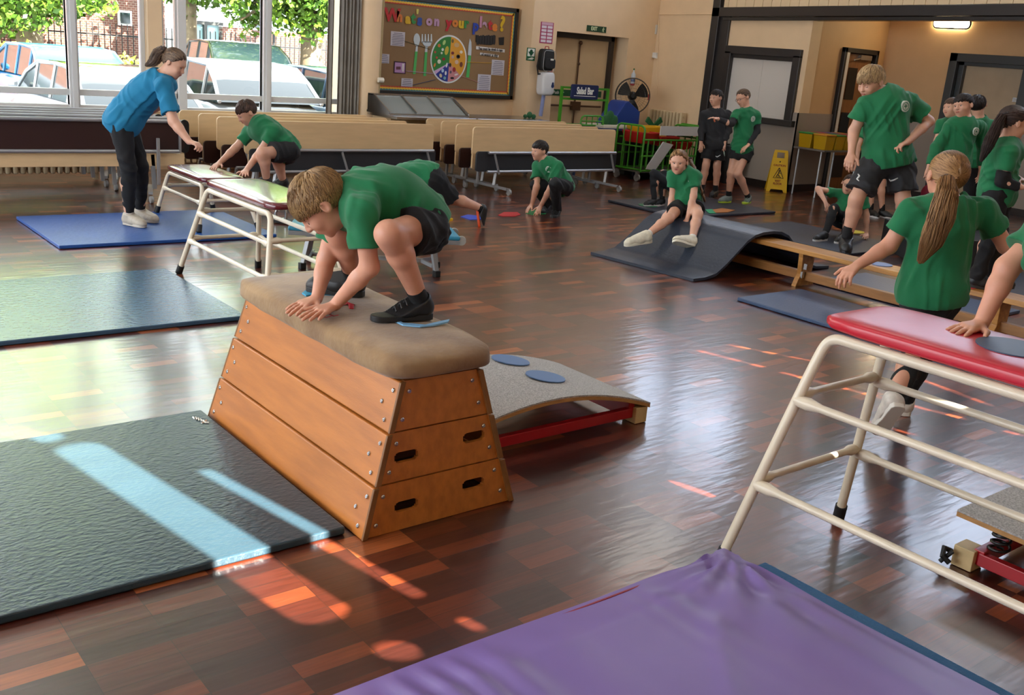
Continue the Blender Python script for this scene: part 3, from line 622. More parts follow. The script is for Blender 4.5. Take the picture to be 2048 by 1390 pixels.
# ---- long wooden bench
t = thing('balance_bench', 'long low wooden gym bench with a balance rail beneath, running behind the ponytail girl', 'gym bench', (7.33, 4.5, 0))
BW = mat('bench_wood', '#c08b4a', .35, col2='#a06c32', nscale=3, stretch=(10, 1, 10))
b = MB(); b.box((7.21, 2.72, .285), (7.46, 6.25, .325)); b.build('seat_plank', BW, t, bevel=.005)
b = MB(); b.box((7.305, 2.9, .05), (7.36, 6.2, .125)); b.build('balance_rail', mat('bench_rail_wood', '#9a6a3a', .4, noise=.15, nscale=4, stretch=(8, 1, 8)), t, bevel=.005)
for y in (3.25, 4.97, 6.1):
    b = MB(); b.prism([(-.13, 0), (.13, 0), (.105, .06), (.075, .1), (.09, .285), (-.09, .285), (-.075, .1), (-.105, .06)], V(7.335, y+.02, .0), X, Z, .045); b.build('leg', BW, t, bevel=.004)
b = MB(); b.box((7.27, 5.0-.09, .15), (7.275, 5.0-.06, .2)); b.box((7.255, 4.93, .075), (7.29, 4.95, .13)); b.build('bracket', STEEL, t)
b = MB(); b.prism([(0, 0), (.10, .05), (.11, .075), (0, .04)], V(7.48, 2.78, .2), V(.6, -.8, 0), Z, .03); b.prism([(0, 0), (.10, -.1), (.08, -.12), (-.02, -.03)], V(7.40, 2.85, .28), V(.9, -.4, 0), Z, .05); b.build('hook', mat('steel_hook', '#b9ac90', .4), t)
b = MB(); b.box((7.25, 3.45, .326), (7.43, 3.58, .330)); b.build('red_marking', REDF, t)
# ---- rubber spots and shapes
def spot(label, c, r, col, r2=None, ang=0, th=.005, nz=Z, group=None):
    b = MB(); e = V(math.cos(ang), math.sin(ang), 0); e = nrm(e-nz*(e@nz)); f = np.cross(nz, e)
    b.prism(ell(r, r2 or r, 32), np.array(c, float)-nz*0, e, f, th)
    return b.build('rubber_spot', mat('spot_'+col, col, .5), None, label=label, category='floor spot', group=group)
zz = lambda s: zf1((s-2.46)/1.14)
def tilt(s): k = (zz(s+.02)-zz(s-.02))/.04; return nrm(V(-k, 0, 1))
spot('blue disc on the springboard carpet, half hidden by the suede pad', V(3.14, 3.78, zz(3.14)+.003), .10, '#5d7fae', nz=tilt(3.14))
spot('blue disc on the springboard carpet, the fully visible one', V(3.13, 3.49, zz(3.13)+.003), .10, '#5d7fae', nz=tilt(3.13))
spot('large slate blue disc on the red padded table top', V(3.15, 1.33, .979), .115, '#33465e')
spot('light blue disc lying on the long wooden bench', V(7.36, 4.28, .326), .085, '#6f8fc4')
spot('yellow rubber marker on the floor by the orange shoe', onz(885, 439, .0), .11, '#d8b80f', .05, 2.4, .02)
spot('pale blue rubber marker on the navy mat at the right edge', onz(2030, 547, .031), .10, '#4b86c8', .05, .3)
spot('lime rubber spot on the navy mat under the seated child with black trainers', onz(1296, 411, .031), .12, '#2f7a4a')
spot('yellow spot on the navy mat under the crab-posing girl', onz(1708, 464, .031), .15, '#c9b52a', .10)
def poly_spot(label, pts, z, col, name='rubber_shape', th=.006):
    P = [onz(x, y, z) for x, y in pts]; c = sum(P)/len(P); b = MB(); b.prism([((p-c)[0], (p-c)[1]) for p in P], V(c[0], c[1], z), X, Y, th)
    return b.build(name, mat('spot_'+col, col, .5), None, label=label, category='floor marker')
poly_spot('blue arrow shape on the floor in front of the orange-soled shoe', [(921, 434), (935, 430), (962, 433), (966, 439), (940, 440)], 0, '#2b49b8')
poly_spot('red hexagonal rubber marker on the floor left of the grinning boy', [(996, 431), (1008, 425), (1035, 425), (1041, 430), (1030, 433), (1005, 433)], 0, '#c22a35')
poly_spot('green rubber marker under the grinning crouching boy\'s hands', [(1052, 427), (1060, 421), (1085, 420), (1096, 424), (1090, 429), (1066, 430)], 0, '#1f8a4a')
poly_spot('orange and green cross shape lying on the navy mat by the grey trainers', [(1425, 420), (1445, 417), (1470, 421), (1455, 425), (1430, 426)], .032, '#b0703a')
poly_spot('green strip shape on the navy mat under the braided girl\'s shadow', [(1410, 420), (1424, 419), (1432, 427), (1418, 427)], .032, '#2f9a6a')
poly_spot('turquoise foot marker under the far trainer on the vaulting box', [(604, 588), (612, 582), (640, 583), (665, 578), (700, 582), (712, 588), (690, 592), (640, 590), (612, 593)], VTOP+.001, '#2f9ac4')
poly_spot('pale blue foot marker under the near trainer on the vaulting box', [(786, 643), (792, 641), (806, 648), (850, 652), (884, 644), (899, 641), (896, 646), (870, 652), (840, 655), (806, 652)], VTOP+.001, '#7fb4dc')
# red hand shape on the suede
b = MB(); z = VTOP+.003
def P5(x, y): return onz(x, y, z)
for pts, r in (([(640, 632), (660, 622), (678, 611), (695, 607), (704, 611)], [.012, .013, .013, .016, .014]), ([(702, 609), (703, 618)], [.012, .010]), ([(640, 630), (652, 636), (662, 633)], .005), ([(655, 628), (668, 633), (676, 631)], .005), ([(630, 628), (640, 638), (645, 637)], .005)):
    P = [P5(*q) for q in pts]; b.tube([p+V(0, 0, 0) for p in P], r, 6)
o = b.build('rubber_shape', mat('spot_red', '#b01824', .5), None, label='red rubber hand shape under the crouching boy\'s hands', category='floor marker')
for v in o.data.vertices: v.co.z = z+(v.co.z-z)*.25+.002
# ================================================================ OUTSIDE THE WINDOWS
GZ = -.25
b = MB(); b.box((-30, 12.7, GZ-.05), (45, 60, GZ)); struct(b.build('ground', mat('asphalt', '#77787a', .8, noise=.15, nscale=6)))
CGL = mat('car_glass', '#1c2a2c', .06, coat=.5); TYRE = mat('tyre', '#0d0d0d', .7); HUB = mat('hub', '#9c9c9c', .3, metal=.7)
def car(name, label, s_, d_, head, col, L=4.0, W=1.72, H=1.47, est=1.0, roof=None):
    c = V(s_, d_, GZ); M = MATS.get('paint_'+col) or mat('paint_'+col, col, .22, coat=.8)
    t = thing(name, label, 'car', tuple(c)); a = math.radians(head); ex = V(math.cos(a), math.sin(a), 0); ey = np.cross(Z, ex)
    def P(x, y, z): return c+ex*x+ey*y+V(0, 0, z)
    hb = .62*H; st = [(-L/2, .55*hb+.2, .42*W), (-L/2+.08, hb*.95, .47*W), (-L/2+.6, hb*1.06, .5*W), (-.2*L, hb*1.06, .5*W), (.12*L, hb*1.04, .5*W), (.27*L, hb*1.02, .49*W), (L/2-.35, hb*.84, .47*W), (L/2-.05, hb*.66, .42*W), (L/2, hb*.45, .38*W)]
    b = MB(); n = 12; rows = []
    for x, zt, w in st:
        for (fy, fz) in ((-.85, 0), (-1, .12), (-1.02, .5), (-.97, .85), (-.86, 1), (-.3, 1.03), (.3, 1.03), (.86, 1), (.97, .85), (1.02, .5), (1, .12), (.85, 0)):
            rows.append(P(x, fy*w, .22+(zt-.22)*fz))
    fs = [(i*n+k, i*n+(k+1) % n, (i+1)*n+(k+1) % n, (i+1)*n+k) for i in range(len(st)-1) for k in range(n)]+[tuple(range(n))[::-1], tuple((len(st)-1)*n+k for k in range(n))]
    b.add(rows, fs); b.build('body', M, t, smooth=50)
    x0, x1, x2, x3 = .27*L, .08*L, -.30*L*est, -.46*L*est
    prof = [(x0, 0, 1), ((x0+x1)/2, .6, .93), (x1, .96, .84), ((x1+x2)/2, 1.0, .82), (x2, .93, .82), ((x2+x3)/2, .55, .88), (x3, 0, .96)]
    b = MB(); rows = []; hz = hb*1.04
    for x, f, w in prof:
        zt = hz+(H-hz)*f; wt = w*W/2*.97
        rows += [P(x, -W/2*.93, hz-.02), P(x, -(W/2*.93+(wt-W/2*.93)*.9), zt-.03*f), P(x, -wt*.8, zt), P(x, wt*.8, zt), P(x, (W/2*.93+(wt-W/2*.93)*.9), zt-.03*f), P(x, W/2*.93, hz-.02)]
    fs = []; 
    for i in range(len(prof)-1):
        for k in range(5): fs.append((i*6+k, i*6+k+1, (i+1)*6+k+1, (i+1)*6+k))
    b.add(rows, fs); b.m = []
    for i in range(len(prof)-1):
        for k in range(5): b.m.append(1 if (k in (0, 4) or i in (0, 1, 5)) and not (k in (2, 1, 3) and i in (2, 3, 4)) else 0)
    b.build('cabin', [M if not roof else mat('paint_'+roof, roof, .08, coat=1), CGL], t, smooth=30)
    b = MB()
    for s in (-1, 1):
        for i in (2, 3, 4):
            p, q2 = np.array(rows[i*6+(0 if s < 0 else 5)]), np.array(rows[i*6+(1 if s < 0 else 4)]); b.tube([p+ey*s*.005, q2+ey*s*.005], .025, 6)
        b.tube([np.array(rows[i*6+(1 if s < 0 else 4)])+ey*s*.004 for i in range(len(prof))], .03, 6)
    b.build('pillar', M, t, smooth=True)
    for sx in (-.31, .31):
        for s in (-1, 1):
            w = MB(); q2 = P(sx*L, s*(W/2-.09), .31); w.lathe(q2-ey*s*.09, ey*s, [(.20, 0), (.31, .01), (.32, .06), (.32, .16), (.29, .19)], 20); wo = w.build('wheel', TYRE, t, smooth=True)
            w = MB(); w.lathe(q2+ey*s*.09, ey*s, [(.21, 0), (.2, .02), (.05, .03)], 12); w.build('hub', HUB, wo, smooth=True)
    for s in (-1, 1):
        w = MB(); w.ball(P(-L/2+.10, s*W*.40, hb*.78), (.12, .12, .14), 8); w.build('tail_light', mat('tail_light', '#b02030', .3), t, smooth=True)
        w = MB(); w.ball(P(L/2-.2, s*W*.36, hb*.66), (.14, .14, .09), 8); w.build('headlight', mat('headlight', '#d8dde0', .15), t, smooth=True)
        w = MB(); w.ball(P(.2*L, s*(W/2+.1), hz+.08), (.07, .10, .07), 8); w.build('wing_mirror', M, t, smooth=True)
    return t
car('hatchback_car', 'bright blue hatchback parked outside the leftmost window, tail lights towards the hall', 5.3, 20.2, 92, '#0a6fa8', L=3.9, W=1.68, H=1.46)
car('saloon_car', 'white saloon parked against the glass, dark roof mirroring trees, left of the adult', 4.72, 15.75, 91, '#b9bec2', L=4.2, W=1.7, H=1.36, roof='#27300f')  # olive roof paint carries the reflection of trees in its colour
car('saloon_car', 'silver car cut by the left edge of the photo, outside the window', 2.1, 20.4, -88, '#a9adb0', L=4.2, H=1.40)
car('hatchback_car', 'white hatchback outside with blue-tinted rear window, right behind the adult\'s face', 6.62, 15.75, 90, '#b4b9be', L=4.1, W=1.72, H=1.52)
car('off_road_car', 'black off-road car outside with trees mirrored in its windscreen', 9.75, 22.1, -97, '#151a18', L=4.5, W=1.85, H=1.70)
car('estate_car', 'blue-grey estate car outside the right-hand panes', 8.55, 15.75, 90, '#3b5876', L=4.3, H=1.50, W=1.75)
# railings
def railing(F, x0, x1, label):
    a, c = ond(x0, 80, F), ond(x1, 100, F); a[2] = c[2] = GZ; L = np.linalg.norm(c-a); u_ = (c-a)/L
    t = thing('railing_fence', label, 'fence', tuple(a)); n = max(1, int(L/2.4)); RB = mat('railing_black', '#17191a', .5)
    for k in range(n):
        p = a+u_*(L*k/n); b = MB(); m_ = int(L/n/.15)
        for j in range(m_): q = p+u_*(.15*j+.07); b.beam(q, q+V(0, 0, 1.85), .022, .022, up=u_)
        for z in (.25, 1.55): b.beam(p+V(0, 0, z), p+u_*(L/n)+V(0, 0, z), .02, .04)
        b.build('railing_panel', RB, t)
        b = MB(); b.beam(p, p+V(0, 0, 1.9), .06, .06, up=u_); b.build('post', RB, t)
railing(28.3, -120, 720, 'black iron railings beyond the parked cars')
# building
BR = bpy.data.materials.new('brick'); BR.use_nodes = True; t = BR.node_tree; bt = t.nodes.new('ShaderNodeTexBrick'); tc = t.nodes.new('ShaderNodeTexCoord'); mp = t.nodes.new('ShaderNodeMapping')
mp.inputs['Rotation'].default_value = (math.pi/2, 0, 0); t.links.new(tc.outputs['Object'], mp.inputs[0]); t.links.new(mp.outputs[0], bt.inputs[0])
bt.inputs['Scale'].default_value = 4; bt.inputs['Color1'].default_value = (*rgb('#74402f'), 1); bt.inputs['Color2'].default_value = (*rgb('#5c2e22'), 1); bt.inputs['Mortar'].default_value = (*rgb('#9a8a7c'), 1)
t.links.new(bt.outputs[0], t.nodes['Principled BSDF'].inputs['Base Color'])
t = thing('brick_house', 'red brick building with pale window panels behind the railings and trees', 'building', (8, 30, GZ))
def onb(x, y, d=30.0): return ond(x, y, d)
b = MB(); b.box((-12, 30, GZ), (onb(330, 40)[0], 34, 5.2)); b.box((onb(445, 40)[0], 30, GZ), (28, 34, 1.75)); b.build('wall', BR, t)
b = MB(); b.box((onb(330, 40)[0], 30.3, GZ), (onb(445, 40)[0], 34, 1.5)); b.build('porch_wall', mat('pale_render', '#cfcfca', .6), t)
b = MB(); b.hexa([V(-12.5, 29.5, 5.2), V(29, 29.5, 5.2), V(29, 34.5, 5.2), V(-12.5, 34.5, 5.2)], [V(-11, 31.5, 7), V(27, 31.5, 7), V(27, 32.5, 7), V(-11, 32.5, 7)]); 
for (x0, x1, y0, y1) in ((235, 262, 22, 50), (60, 80, 20, 50), (505, 530, 40, 60), (600, 640, 45, 70)):
    p, q = onb(x0, y1), onb(x1, y0); f = MB(); f.box((p[0], 29.93, p[2]), (q[0], 30.0, q[2])); fo = f.build('window_frame', WHITEP, t)
    g = MB(); g.box((p[0]+.06, 29.9, p[2]+.06), (q[0]-.06, 29.93, q[2]-.06)); g.build('pane', CGL, fo)
p, q = onb(385, 95), onb(443, 52); f = MB(); f.box((p[0], 30.2, GZ), (q[0], 30.29, q[2])); fo = f.build('glazed_door', mat('door_teal', '#9fc4c9', .3), t)
f = MB(); f.box((p[0]-.1, 30.1, q[2]), (q[0]+.1, 30.3, q[2]+.1)); f.box(((p[0]+q[0])/2-.05, 30.1, GZ), ((p[0]+q[0])/2+.05, 30.2, q[2])); f.build('door_frame', mat('frame_dark', '#3a3a38', .5), fo)
# trees
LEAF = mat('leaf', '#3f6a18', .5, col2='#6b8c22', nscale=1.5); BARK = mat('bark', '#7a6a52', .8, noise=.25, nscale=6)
def leaves(blobs, n, size, seed):
    rs = np.random.RandomState(seed); b = MB(); vs = []; fs = []
    tot = sum(r[0]*r[1]*r[2] for _, r in blobs)
    for c, r in blobs:
        k = int(n*r[0]*r[1]*r[2]/tot); d = rs.normal(size=(k, 3)); d /= np.linalg.norm(d, axis=1)[:, None]; p = c+d*np.array(r)*(rs.rand(k, 1)**.4)
        for q in p:
            a = nrm(rs.normal(size=3)); e = nrm(np.cross(a, rs.normal(size=3))); s = size*(.6+.8*rs.rand()); o = len(vs)
            vs += [q-a*s*.5, q+e*s*.3, q+a*s*.5, q-e*s*.3]; fs.append((o, o+1, o+2, o+3))
    b.add(vs, fs); return b
def tree(label, px, F, blobs, n, trunk_r=.22, lean=0, seed=1, size=.30):
    base = at(px, 120, F); base[2] = GZ; t = thing('street_tree', label, 'tree', tuple(base))
    b = MB(); top = base+V(lean, 0, 4.2); b.tube([base, base+V(lean*.3, 0, 1.5), base+V(lean*.6, 0, 2.8), top], [trunk_r*1.15, trunk_r, trunk_r*.9, trunk_r*.6], 10)
    for (x, y, f, r) in blobs[:4]:
        q = at(x, y, F+f); b.tube([base+V(lean*.6, 0, 2.6), (base+V(lean*.6, 0, 2.9)+q)/2+V(0, 0, .2), q], [.09, .06, .03], 6)
    b.build('trunk', BARK, t, smooth=True)
    leaves([(at(x, y, F+f), (r, r, r*.7)) for x, y, f, r in blobs], n, size, seed).build('foliage', LEAF, t)
    return t
def _pass(): pass
def crown(t, spec, n, seed):
    leaves([(at(x, 100, F)*V(1, 1, 0)+V(0, 0, z), (r, r, r*.8)) for x, F, z, r in spec], n, .42, seed).build('crown', mat('leaf_sunlit', '#8aa83c', .5, col2='#b9c860', nscale=1.0), t)  # leaf colour lightened to put sunlight into the crowns mirrored in the floor
t = tree('tree with drooping maple leaves outside the leftmost pane', 62, 25, [(10, 5, 0, .9), (60, 20, -.5, .75), (100, 0, 0, .8), (-30, 30, 0, .9), (25, 45, -.6, .5), (195, 5, 0, .5), (215, 18, -.3, .38), (100, -60, 0, 1.6), (-60, -50, 0, 1.6)], 9000, .30, seed=3, size=.16)
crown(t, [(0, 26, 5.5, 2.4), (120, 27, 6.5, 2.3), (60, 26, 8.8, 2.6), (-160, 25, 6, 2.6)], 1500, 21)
tree('slim tree outside, just right of the window pier', 381, 25.5, [(385, 5, 0, .3), (375, 30, 0, .25), (390, -60, 0, 1.3), (350, -40, 0, .8)], 3200, .17, seed=4, size=.15)
t = tree('broad leafy tree outside the right-hand panes', 622, 25, [(500, 10, 0, .7), (480, 40, -.4, .35), (505, 55, 0, .35), (590, 15, 0, .8), (640, 30, 0, .6), (560, 45, -.6, .45), (620, 60, -.5, .45), (650, 0, 0, .9), (540, -50, 0, 1.6), (650, -50, 0, 1.6), (700, 40, 0, .8), (480, 75, 0, .2)], 11000, .26, seed=5, size=.15)
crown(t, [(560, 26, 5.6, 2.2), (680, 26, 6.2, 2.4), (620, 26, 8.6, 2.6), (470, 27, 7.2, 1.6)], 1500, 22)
def hedge(label, x0, x1, F, h, seed):
    a, c = at(x0, 120, F), at(x1, 120, F); L = np.linalg.norm((c-a)[:2]); n = max(2, int(L/.5)); t = thing('hedge', label, 'bush', (a[0], a[1], GZ))
    leaves([(V(*(a+(c-a)*k/n)[:2], GZ+h*.5), (.4, .4, h*.5)) for k in range(n+1)], int(L*900), .13, seed).build('foliage', mat('hedge_leaf', '#6d8a22', .5, col2='#a3ac3a', nscale=2), t)
hedge('yellow-green hedge outside, left of the blue hatchback', -60, 48, 23.6, 1.35, 8)
hedge('yellow-green hedge outside between the blue hatchback and the window pier', 205, 300, 23.6, 1.25, 9)
#hedge('low green shrub outside at the foot of the right-hand tree', 596, 612, 23.5, 1.0, 10)
# ================================================================ CURTAINS
CUR = mat('grey_curtain', '#8d8780', .85, noise=.1, nscale=4)
def curtain(label, s0, s1, folds, y=12.27):
    b = MB()
    def fn(u_, v_): x = s0+(s1-s0)*u_; return V(x+.02*math.sin(u_*folds*2.1), y+.035*math.sin(u_*folds*2*math.pi), .72+3.5*v_)
    b.slab(fn, folds*8+1, 4, V(0, -.004, 0)); return b.build('curtain', CUR, None, smooth=60, label=label, category='curtain')
curtain('narrow grey vertical curtain strip with daylight on both sides', 6.63, 6.72, 2)
curtain('wide bunched grey curtain beside the round column', 6.77, 7.09, 9, y=12.22)
b = MB(); 
ROPE = mat('rope_cream', '#a8946f', .9, bump=.6, bscale=60, stretch=(1, 1, .4))
t = thing('climbing_ropes', 'bundle of hanging gym ropes tied at the left edge of the display board', 'rope', (7.45, 12.2, 0))
for k in range(4):
    b = MB(); b.tube([V(7.36+.035*k, 12.25+.02*(k % 2), 5.6), V(7.33+.03*k, 12.2, 2.6), V(7.31+.025*k, 12.18, 1.3), V(7.30+.02*k, 12.18, .75)], .022, 8); b.build('rope', ROPE, t, smooth=True)
b = MB(); b.tube([V(7.33, 12.12, 1.22), V(7.41, 12.12, 1.22)], .035, 8); b.build('tie', mat('white_tie', '#ddd6c8', .6), t)
# ================================================================ DISPLAY BOARD
BY = 12.70
t = thing('display_board', 'framed brown paper display board about food with a large plate chart', 'notice board', (8.5, BY, 1.5))
pTR, pBR = ond(1037, 20.5, BY), ond(1022, 199, BY); R1 = (pTR[0]+pBR[0])/2; ZT, ZB = pTR[2]+.02, pBR[2]; R0 = R1-2.78
FRM = mat('black_frame_board', '#23211f', .4); fw_ = .055
b = MB(); b.box((R0, BY-.03, ZB), (R1, BY+.02, ZB+fw_)); b.box((R0, BY-.03, ZT-fw_), (R1, BY+.02, ZT)); b.box((R0, BY-.03, ZB), (R0+fw_, BY+.02, ZT)); b.box((R1-fw_, BY-.03, ZB), (R1, BY+.02, ZT)); b.build('frame', FRM, t, bevel=.004)
b = MB(); b.box((R0+fw_, BY-.008, ZB+fw_), (R1-fw_, BY+.01, ZT-fw_)); b.build('backing_paper', mat('kraft_paper', '#8d6f4c', .75, bump=.4, bscale=5, noise=.06, nscale=2), t)
def BP(x, y): q = ond(x, y, BY); return q[0], q[2]
# scalloped borders: blue-green, yellow, red
for col, off, th in (('#3f7f86', .0, .035), ('#e6b93c', .018, .03), ('#c8402c', .045, .014)):
    b = MB(); x0, x1, z0, z1 = R0+fw_+off, R1-fw_-off, ZB+fw_+off, ZT-fw_-off; A = .009; n = 56
    for (p0_, p1_, nn, inn) in (((x0, z1), (x1, z1), n, (0, -1)), ((x0, z0), (x1, z0), n, (0, 1)), ((x1, z0), (x1, z1), 24, (-1, 0)), ((x0, z0), (x0, z1), 24, (1, 0))):
        pts = [(p0_[0]+(p1_[0]-p0_[0])*k/(nn*2)+inn[0]*(A if k % 2 else -A*0), p0_[1]+(p1_[1]-p0_[1])*k/(nn*2)+inn[1]*(A if k % 2 else 0)) for k in range(nn*2+1)]
        for k in range(nn*2):
            (xa, za), (xb, zb_) = pts[k], pts[k+1]; y = BY-.012-off*.05
            b.add([(xa, y, za), (xb, y, zb_), (xb+inn[0]*th, y, zb_+inn[1]*th), (xa+inn[0]*th, y, za+inn[1]*th)], [(0, 1, 2, 3)])
    b.build('border_trim', mat('trim_'+col, col, .6), t)
def flatpoly(name, pts, col, dy=.014, parent=t, rough=.6):
    b = MB(); b.prism([(x, z) for x, z in pts], V(0, BY-dy, 0), X, Z, -.001*0-.0015); return b.build(name, mat('paper_'+col, col, rough), parent)
def paper(x0, y0, x1, y1, col='#c6c2cc', lines=6, head=True):
    a = BP(x0, y0); c = BP(x1, y1); o = flatpoly('notice_paper', [(a[0], c[1]), (c[0], c[1]), (c[0], a[1]), (a[0], a[1])], col)
    b = MB(); h = (a[1]-c[1]); w_ = c[0]-a[0]
    for k in range(lines):
        z = a[1]-h*(.12+.8*k/max(1, lines-1)); f = (.6 if k == 0 and head else .8+.05*math.sin(k*5)); b.box((a[0]+w_*(1-f)/2, BY-.0158, z-.004), (c[0]-w_*(1-f)/2, BY-.0155, z+.003))
    b.build('lettering', mat('ink', '#55536a', .6), o)
for q in ((781, 62, 808, 93), (757, 107, 777, 127), (802, 156, 824, 175), (983, 119, 1006, 151), (955, 148, 979, 182)): paper(*q, lines=8 if q[3]-q[1] > 25 else 5)
o_ = flatpoly('notice_paper', [BP(787, 122), BP(811, 124), BP(810, 148), BP(786, 146)][::-1], '#3a1830'); flatpoly('notice_paper', [BP(789, 124.5), BP(809, 126), BP(808, 146), BP(788, 144.5)][::-1], '#b98fc0', .016)
flatpoly('picture', [BP(791, 133), BP(800, 133), BP(800, 139), BP(791, 139)][::-1], '#6a3c4a', .018); flatpoly('picture', [BP(803, 127), BP(807, 127), BP(806, 143), BP(803, 143)][::-1], '#e4e0e0', .018)
# coloured strings
for (p, q, col) in (((811, 142), (865, 147), '#b998b8'), ((824, 170), (870, 159), '#3f4a6c'), ((932, 124), (983, 126), '#d8a93a'), ((921, 152), (956, 165), '#c88a84'), ((808, 82), (858, 98), '#4a4a2a')):
    a, c = BP(*p), BP(*q); b = MB(); b.tube([V(a[0], BY-.016, a[1]), V(c[0], BY-.016, c[1])], .004, 4); b.build('string', mat('string_'+col, col, .7), t)
# plate chart
cx, cz = BP(896.5, 118.5); rx = (BP(932.5, 120)[0]-BP(860, 117)[0])/2; rz = (BP(896, 70)[1]-BP(896, 167)[1])/2
def sector(name, a0, a1, col, k=1.0, dy=.016):
    pts = [(cx+.01, cz-.05)]+[(cx+k*rx*math.sin(math.radians(a)), cz+k*rz*math.cos(math.radians(a))) for a in np.linspace(a0, a1, 20)]
    return flatpoly(name, pts[::-1], col, dy)
flatpoly('plate', [(cx+rx*math.cos(a), cz+rz*math.sin(a)) for a in np.linspace(0, 2*math.pi, 48)[:-1]], '#d9dcdc', .014)
sector('food_sector', 4, 133, '#d89a2c', .93); sector('food_sector', 133, 180, '#c9888c', .93); sector('food_sector', 180, 226, '#23348c', .93); sector('food_sector', 226, 236, '#c9a9d0', .93); sector('food_sector', 236, 364, '#2f7c34', .93)
rs = np.random.RandomState(5)
def food(x, y, r, col, sq=1.0, a=0):
    c = BP(x, y); R = r/2000*13.6; b = MB(); e = V(math.cos(a), 0, math.sin(a)); f = V(-math.sin(a), 0, math.cos(a)); b.prism(ell(R, R*sq, 14), V(c[0], BY-.019, c[1]), e, f, -.002); b.build('food_picture', mat('food_'+col, col, .6), t)
for q in ((877, 91, 4, '#c8743a', .9), (887, 85, 3.5, '#a9cc7a', 1.6, -.4), (892, 101, 5, '#c8b23c', 1.9, -.2), (884, 99, 3, '#d8dcd0', 1), (869, 104, 2.5, '#b8483a'), (878, 110, 4.5, '#3f6b3a', .7), (872, 115, 2.6, '#c44a3c'), (886, 118, 4, '#9c1f2c', .8), (877, 123, 4.6, '#d8dcc4'), (868, 130, 4.5, '#d8803a', .5, 1.2), (882, 106, 2.5, '#d8dcc4'),
          (904, 82, 3, '#6a5a2a', 1.4), (912, 90, 7, '#c8a472', .7), (904, 106, 4, '#7a2c2c', .8), (915, 113, 5, '#2f2a24', .9), (915, 113, 3, '#b8a890', .8), (921, 104, 4, '#e6dcc4', .8), (912, 124, 5, '#d8b8a0', .9), (921, 129, 4, '#6a3424', 1.4), (904, 114, 3.2, '#c8a8a0'),
          (899, 130, 3, '#3a3028', 1.5), (907, 139, 4, '#9c2c2c', 1.3), (911, 149, 5, '#e0d4d4', .4, .3), (900, 144, 2.6, '#5a5060', 1.2), (903, 156, 5, '#2a2020', .5), (892, 130, 2.2, '#e0e0e8', 2.4, -.2), (884, 141, 3.4, '#a9c4e0', 1.2), (890, 146, 2.4, '#dfe4ea', 1.9), (880, 151, 3.4, '#cdbf9c', 1.3, .5), (888, 156, 3.6, '#74a8b0', 1)): food(*q)
b = MB()
# cutlery
SIL = '#c3cdd2'; GRN = '#4cae5a'
def cut(pts, col): flatpoly('cutlery', [BP(*p) for p in pts][::-1], col, .016)
sp = [BP(832.5+6.5*math.sin(a)*(1 if math.cos(a) > -.2 else .9), 79.5+13*-math.cos(a)) for a in np.linspace(0, 2*math.pi, 20)[:-1]]; flatpoly('cutlery', sp[::-1], SIL, .016)
cut([(831, 91), (834.5, 91), (834, 103), (829.5, 103)], SIL); cut([(829, 103), (834, 103), (830, 148), (824.5, 148)], GRN)
cut([(842, 83), (863, 83), (860, 91), (853, 94), (847, 91)], SIL)
for k in range(4): x = 841.5+k*6; cut([(x+1, 68), (x+3, 68), (x+4, 85), (x, 85)], SIL)
cut([(849.5, 92), (854, 92), (853.5, 104), (848.5, 104)], SIL); cut([(848.5, 104), (853.5, 104), (851, 152), (845.5, 152)], GRN)
cut([(938.5, 77), (941.5, 84), (942, 98), (941, 111), (934.5, 110), (936, 90)], SIL); cut([(935.5, 111), (941, 111), (937, 155), (931, 154)], GRN)
# title letters, each its own cut-out
TL = [('W', 783, 31, '#c02c30', 19), ('h', 797.5, 34, '#d87a3c', 15), ('a', 814.5, 38, '#d8b030', 15), ('t', 825, 37, '#3a8a4a', 16), ("'", 833, 31, '#d8cc6a', 15), ('s', 838, 41, '#34509c', 16), ('o', 857, 42, '#b892b4', 14), ('n', 872, 43, '#b892b4', 14),
      ('y', 896, 46, '#b82c38', 16), ('o', 909, 45, '#d8823c', 14), ('u', 921, 47, '#d8b432', 15), ('r', 931, 47, '#3a8a4a', 15), ('p', 950, 52, '#2c44a0', 17), ('l', 960, 45, '#c48aa4', 17), ('a', 968, 49, '#c09ab4', 14), ('t', 979, 50, '#b8343c', 16), ('e', 988, 53, '#d8823c', 15), ('?', 1003, 49, '#d8b432', 24)]
for ch, x, y, col, sz in TL:
    c = BP(x, y); text_obj('letter', ch, sz*.0125, (c[0], BY-.02, c[1]), X, Z, mat('letter_'+col, col, .25, coat=.5), t, ext=.002, bold=.011)
for pts in ([(950, 69), (955, 72), (990, 71), (989, 87), (980, 90), (958, 88), (950, 84)], [(996, 75), (1007, 74), (1006, 90), (997, 90)]):
    flatpoly('silhouette_picture', [BP(*p) for p in pts][::-1], '#15120f', .018)
for k in range(7):
    x = 952+k*5.4; flatpoly('silhouette_picture', [BP(x, 70+(k % 2)*2), BP(x+4, 70), BP(x+3.4, 90-(k % 3)), BP(x-.4, 88)][::-1], '#221e1c', .021)
for (x0, y0, x1, y1, s, sz) in ((951, 92, 1008, 105, 'You must be drink 6 cups', .062), (959, 105, 996, 114.5, 'of water a day', .062)):
    a, c = BP(x0, y0), BP(x1, y1); o = flatpoly('notice_paper', [(a[0], c[1]+.015), (c[0], c[1]), (c[0], a[1]-.015), (a[0], a[1])], '#d5d4d2', .016)
    text_obj('lettering', s, sz, ((a[0]+c[0])/2, BY-.02, (a[1]+c[1])/2), X, Z, mat('ink_black', '#2a2a30', .6), o, xs=.72 if len(s) > 15 else .9)
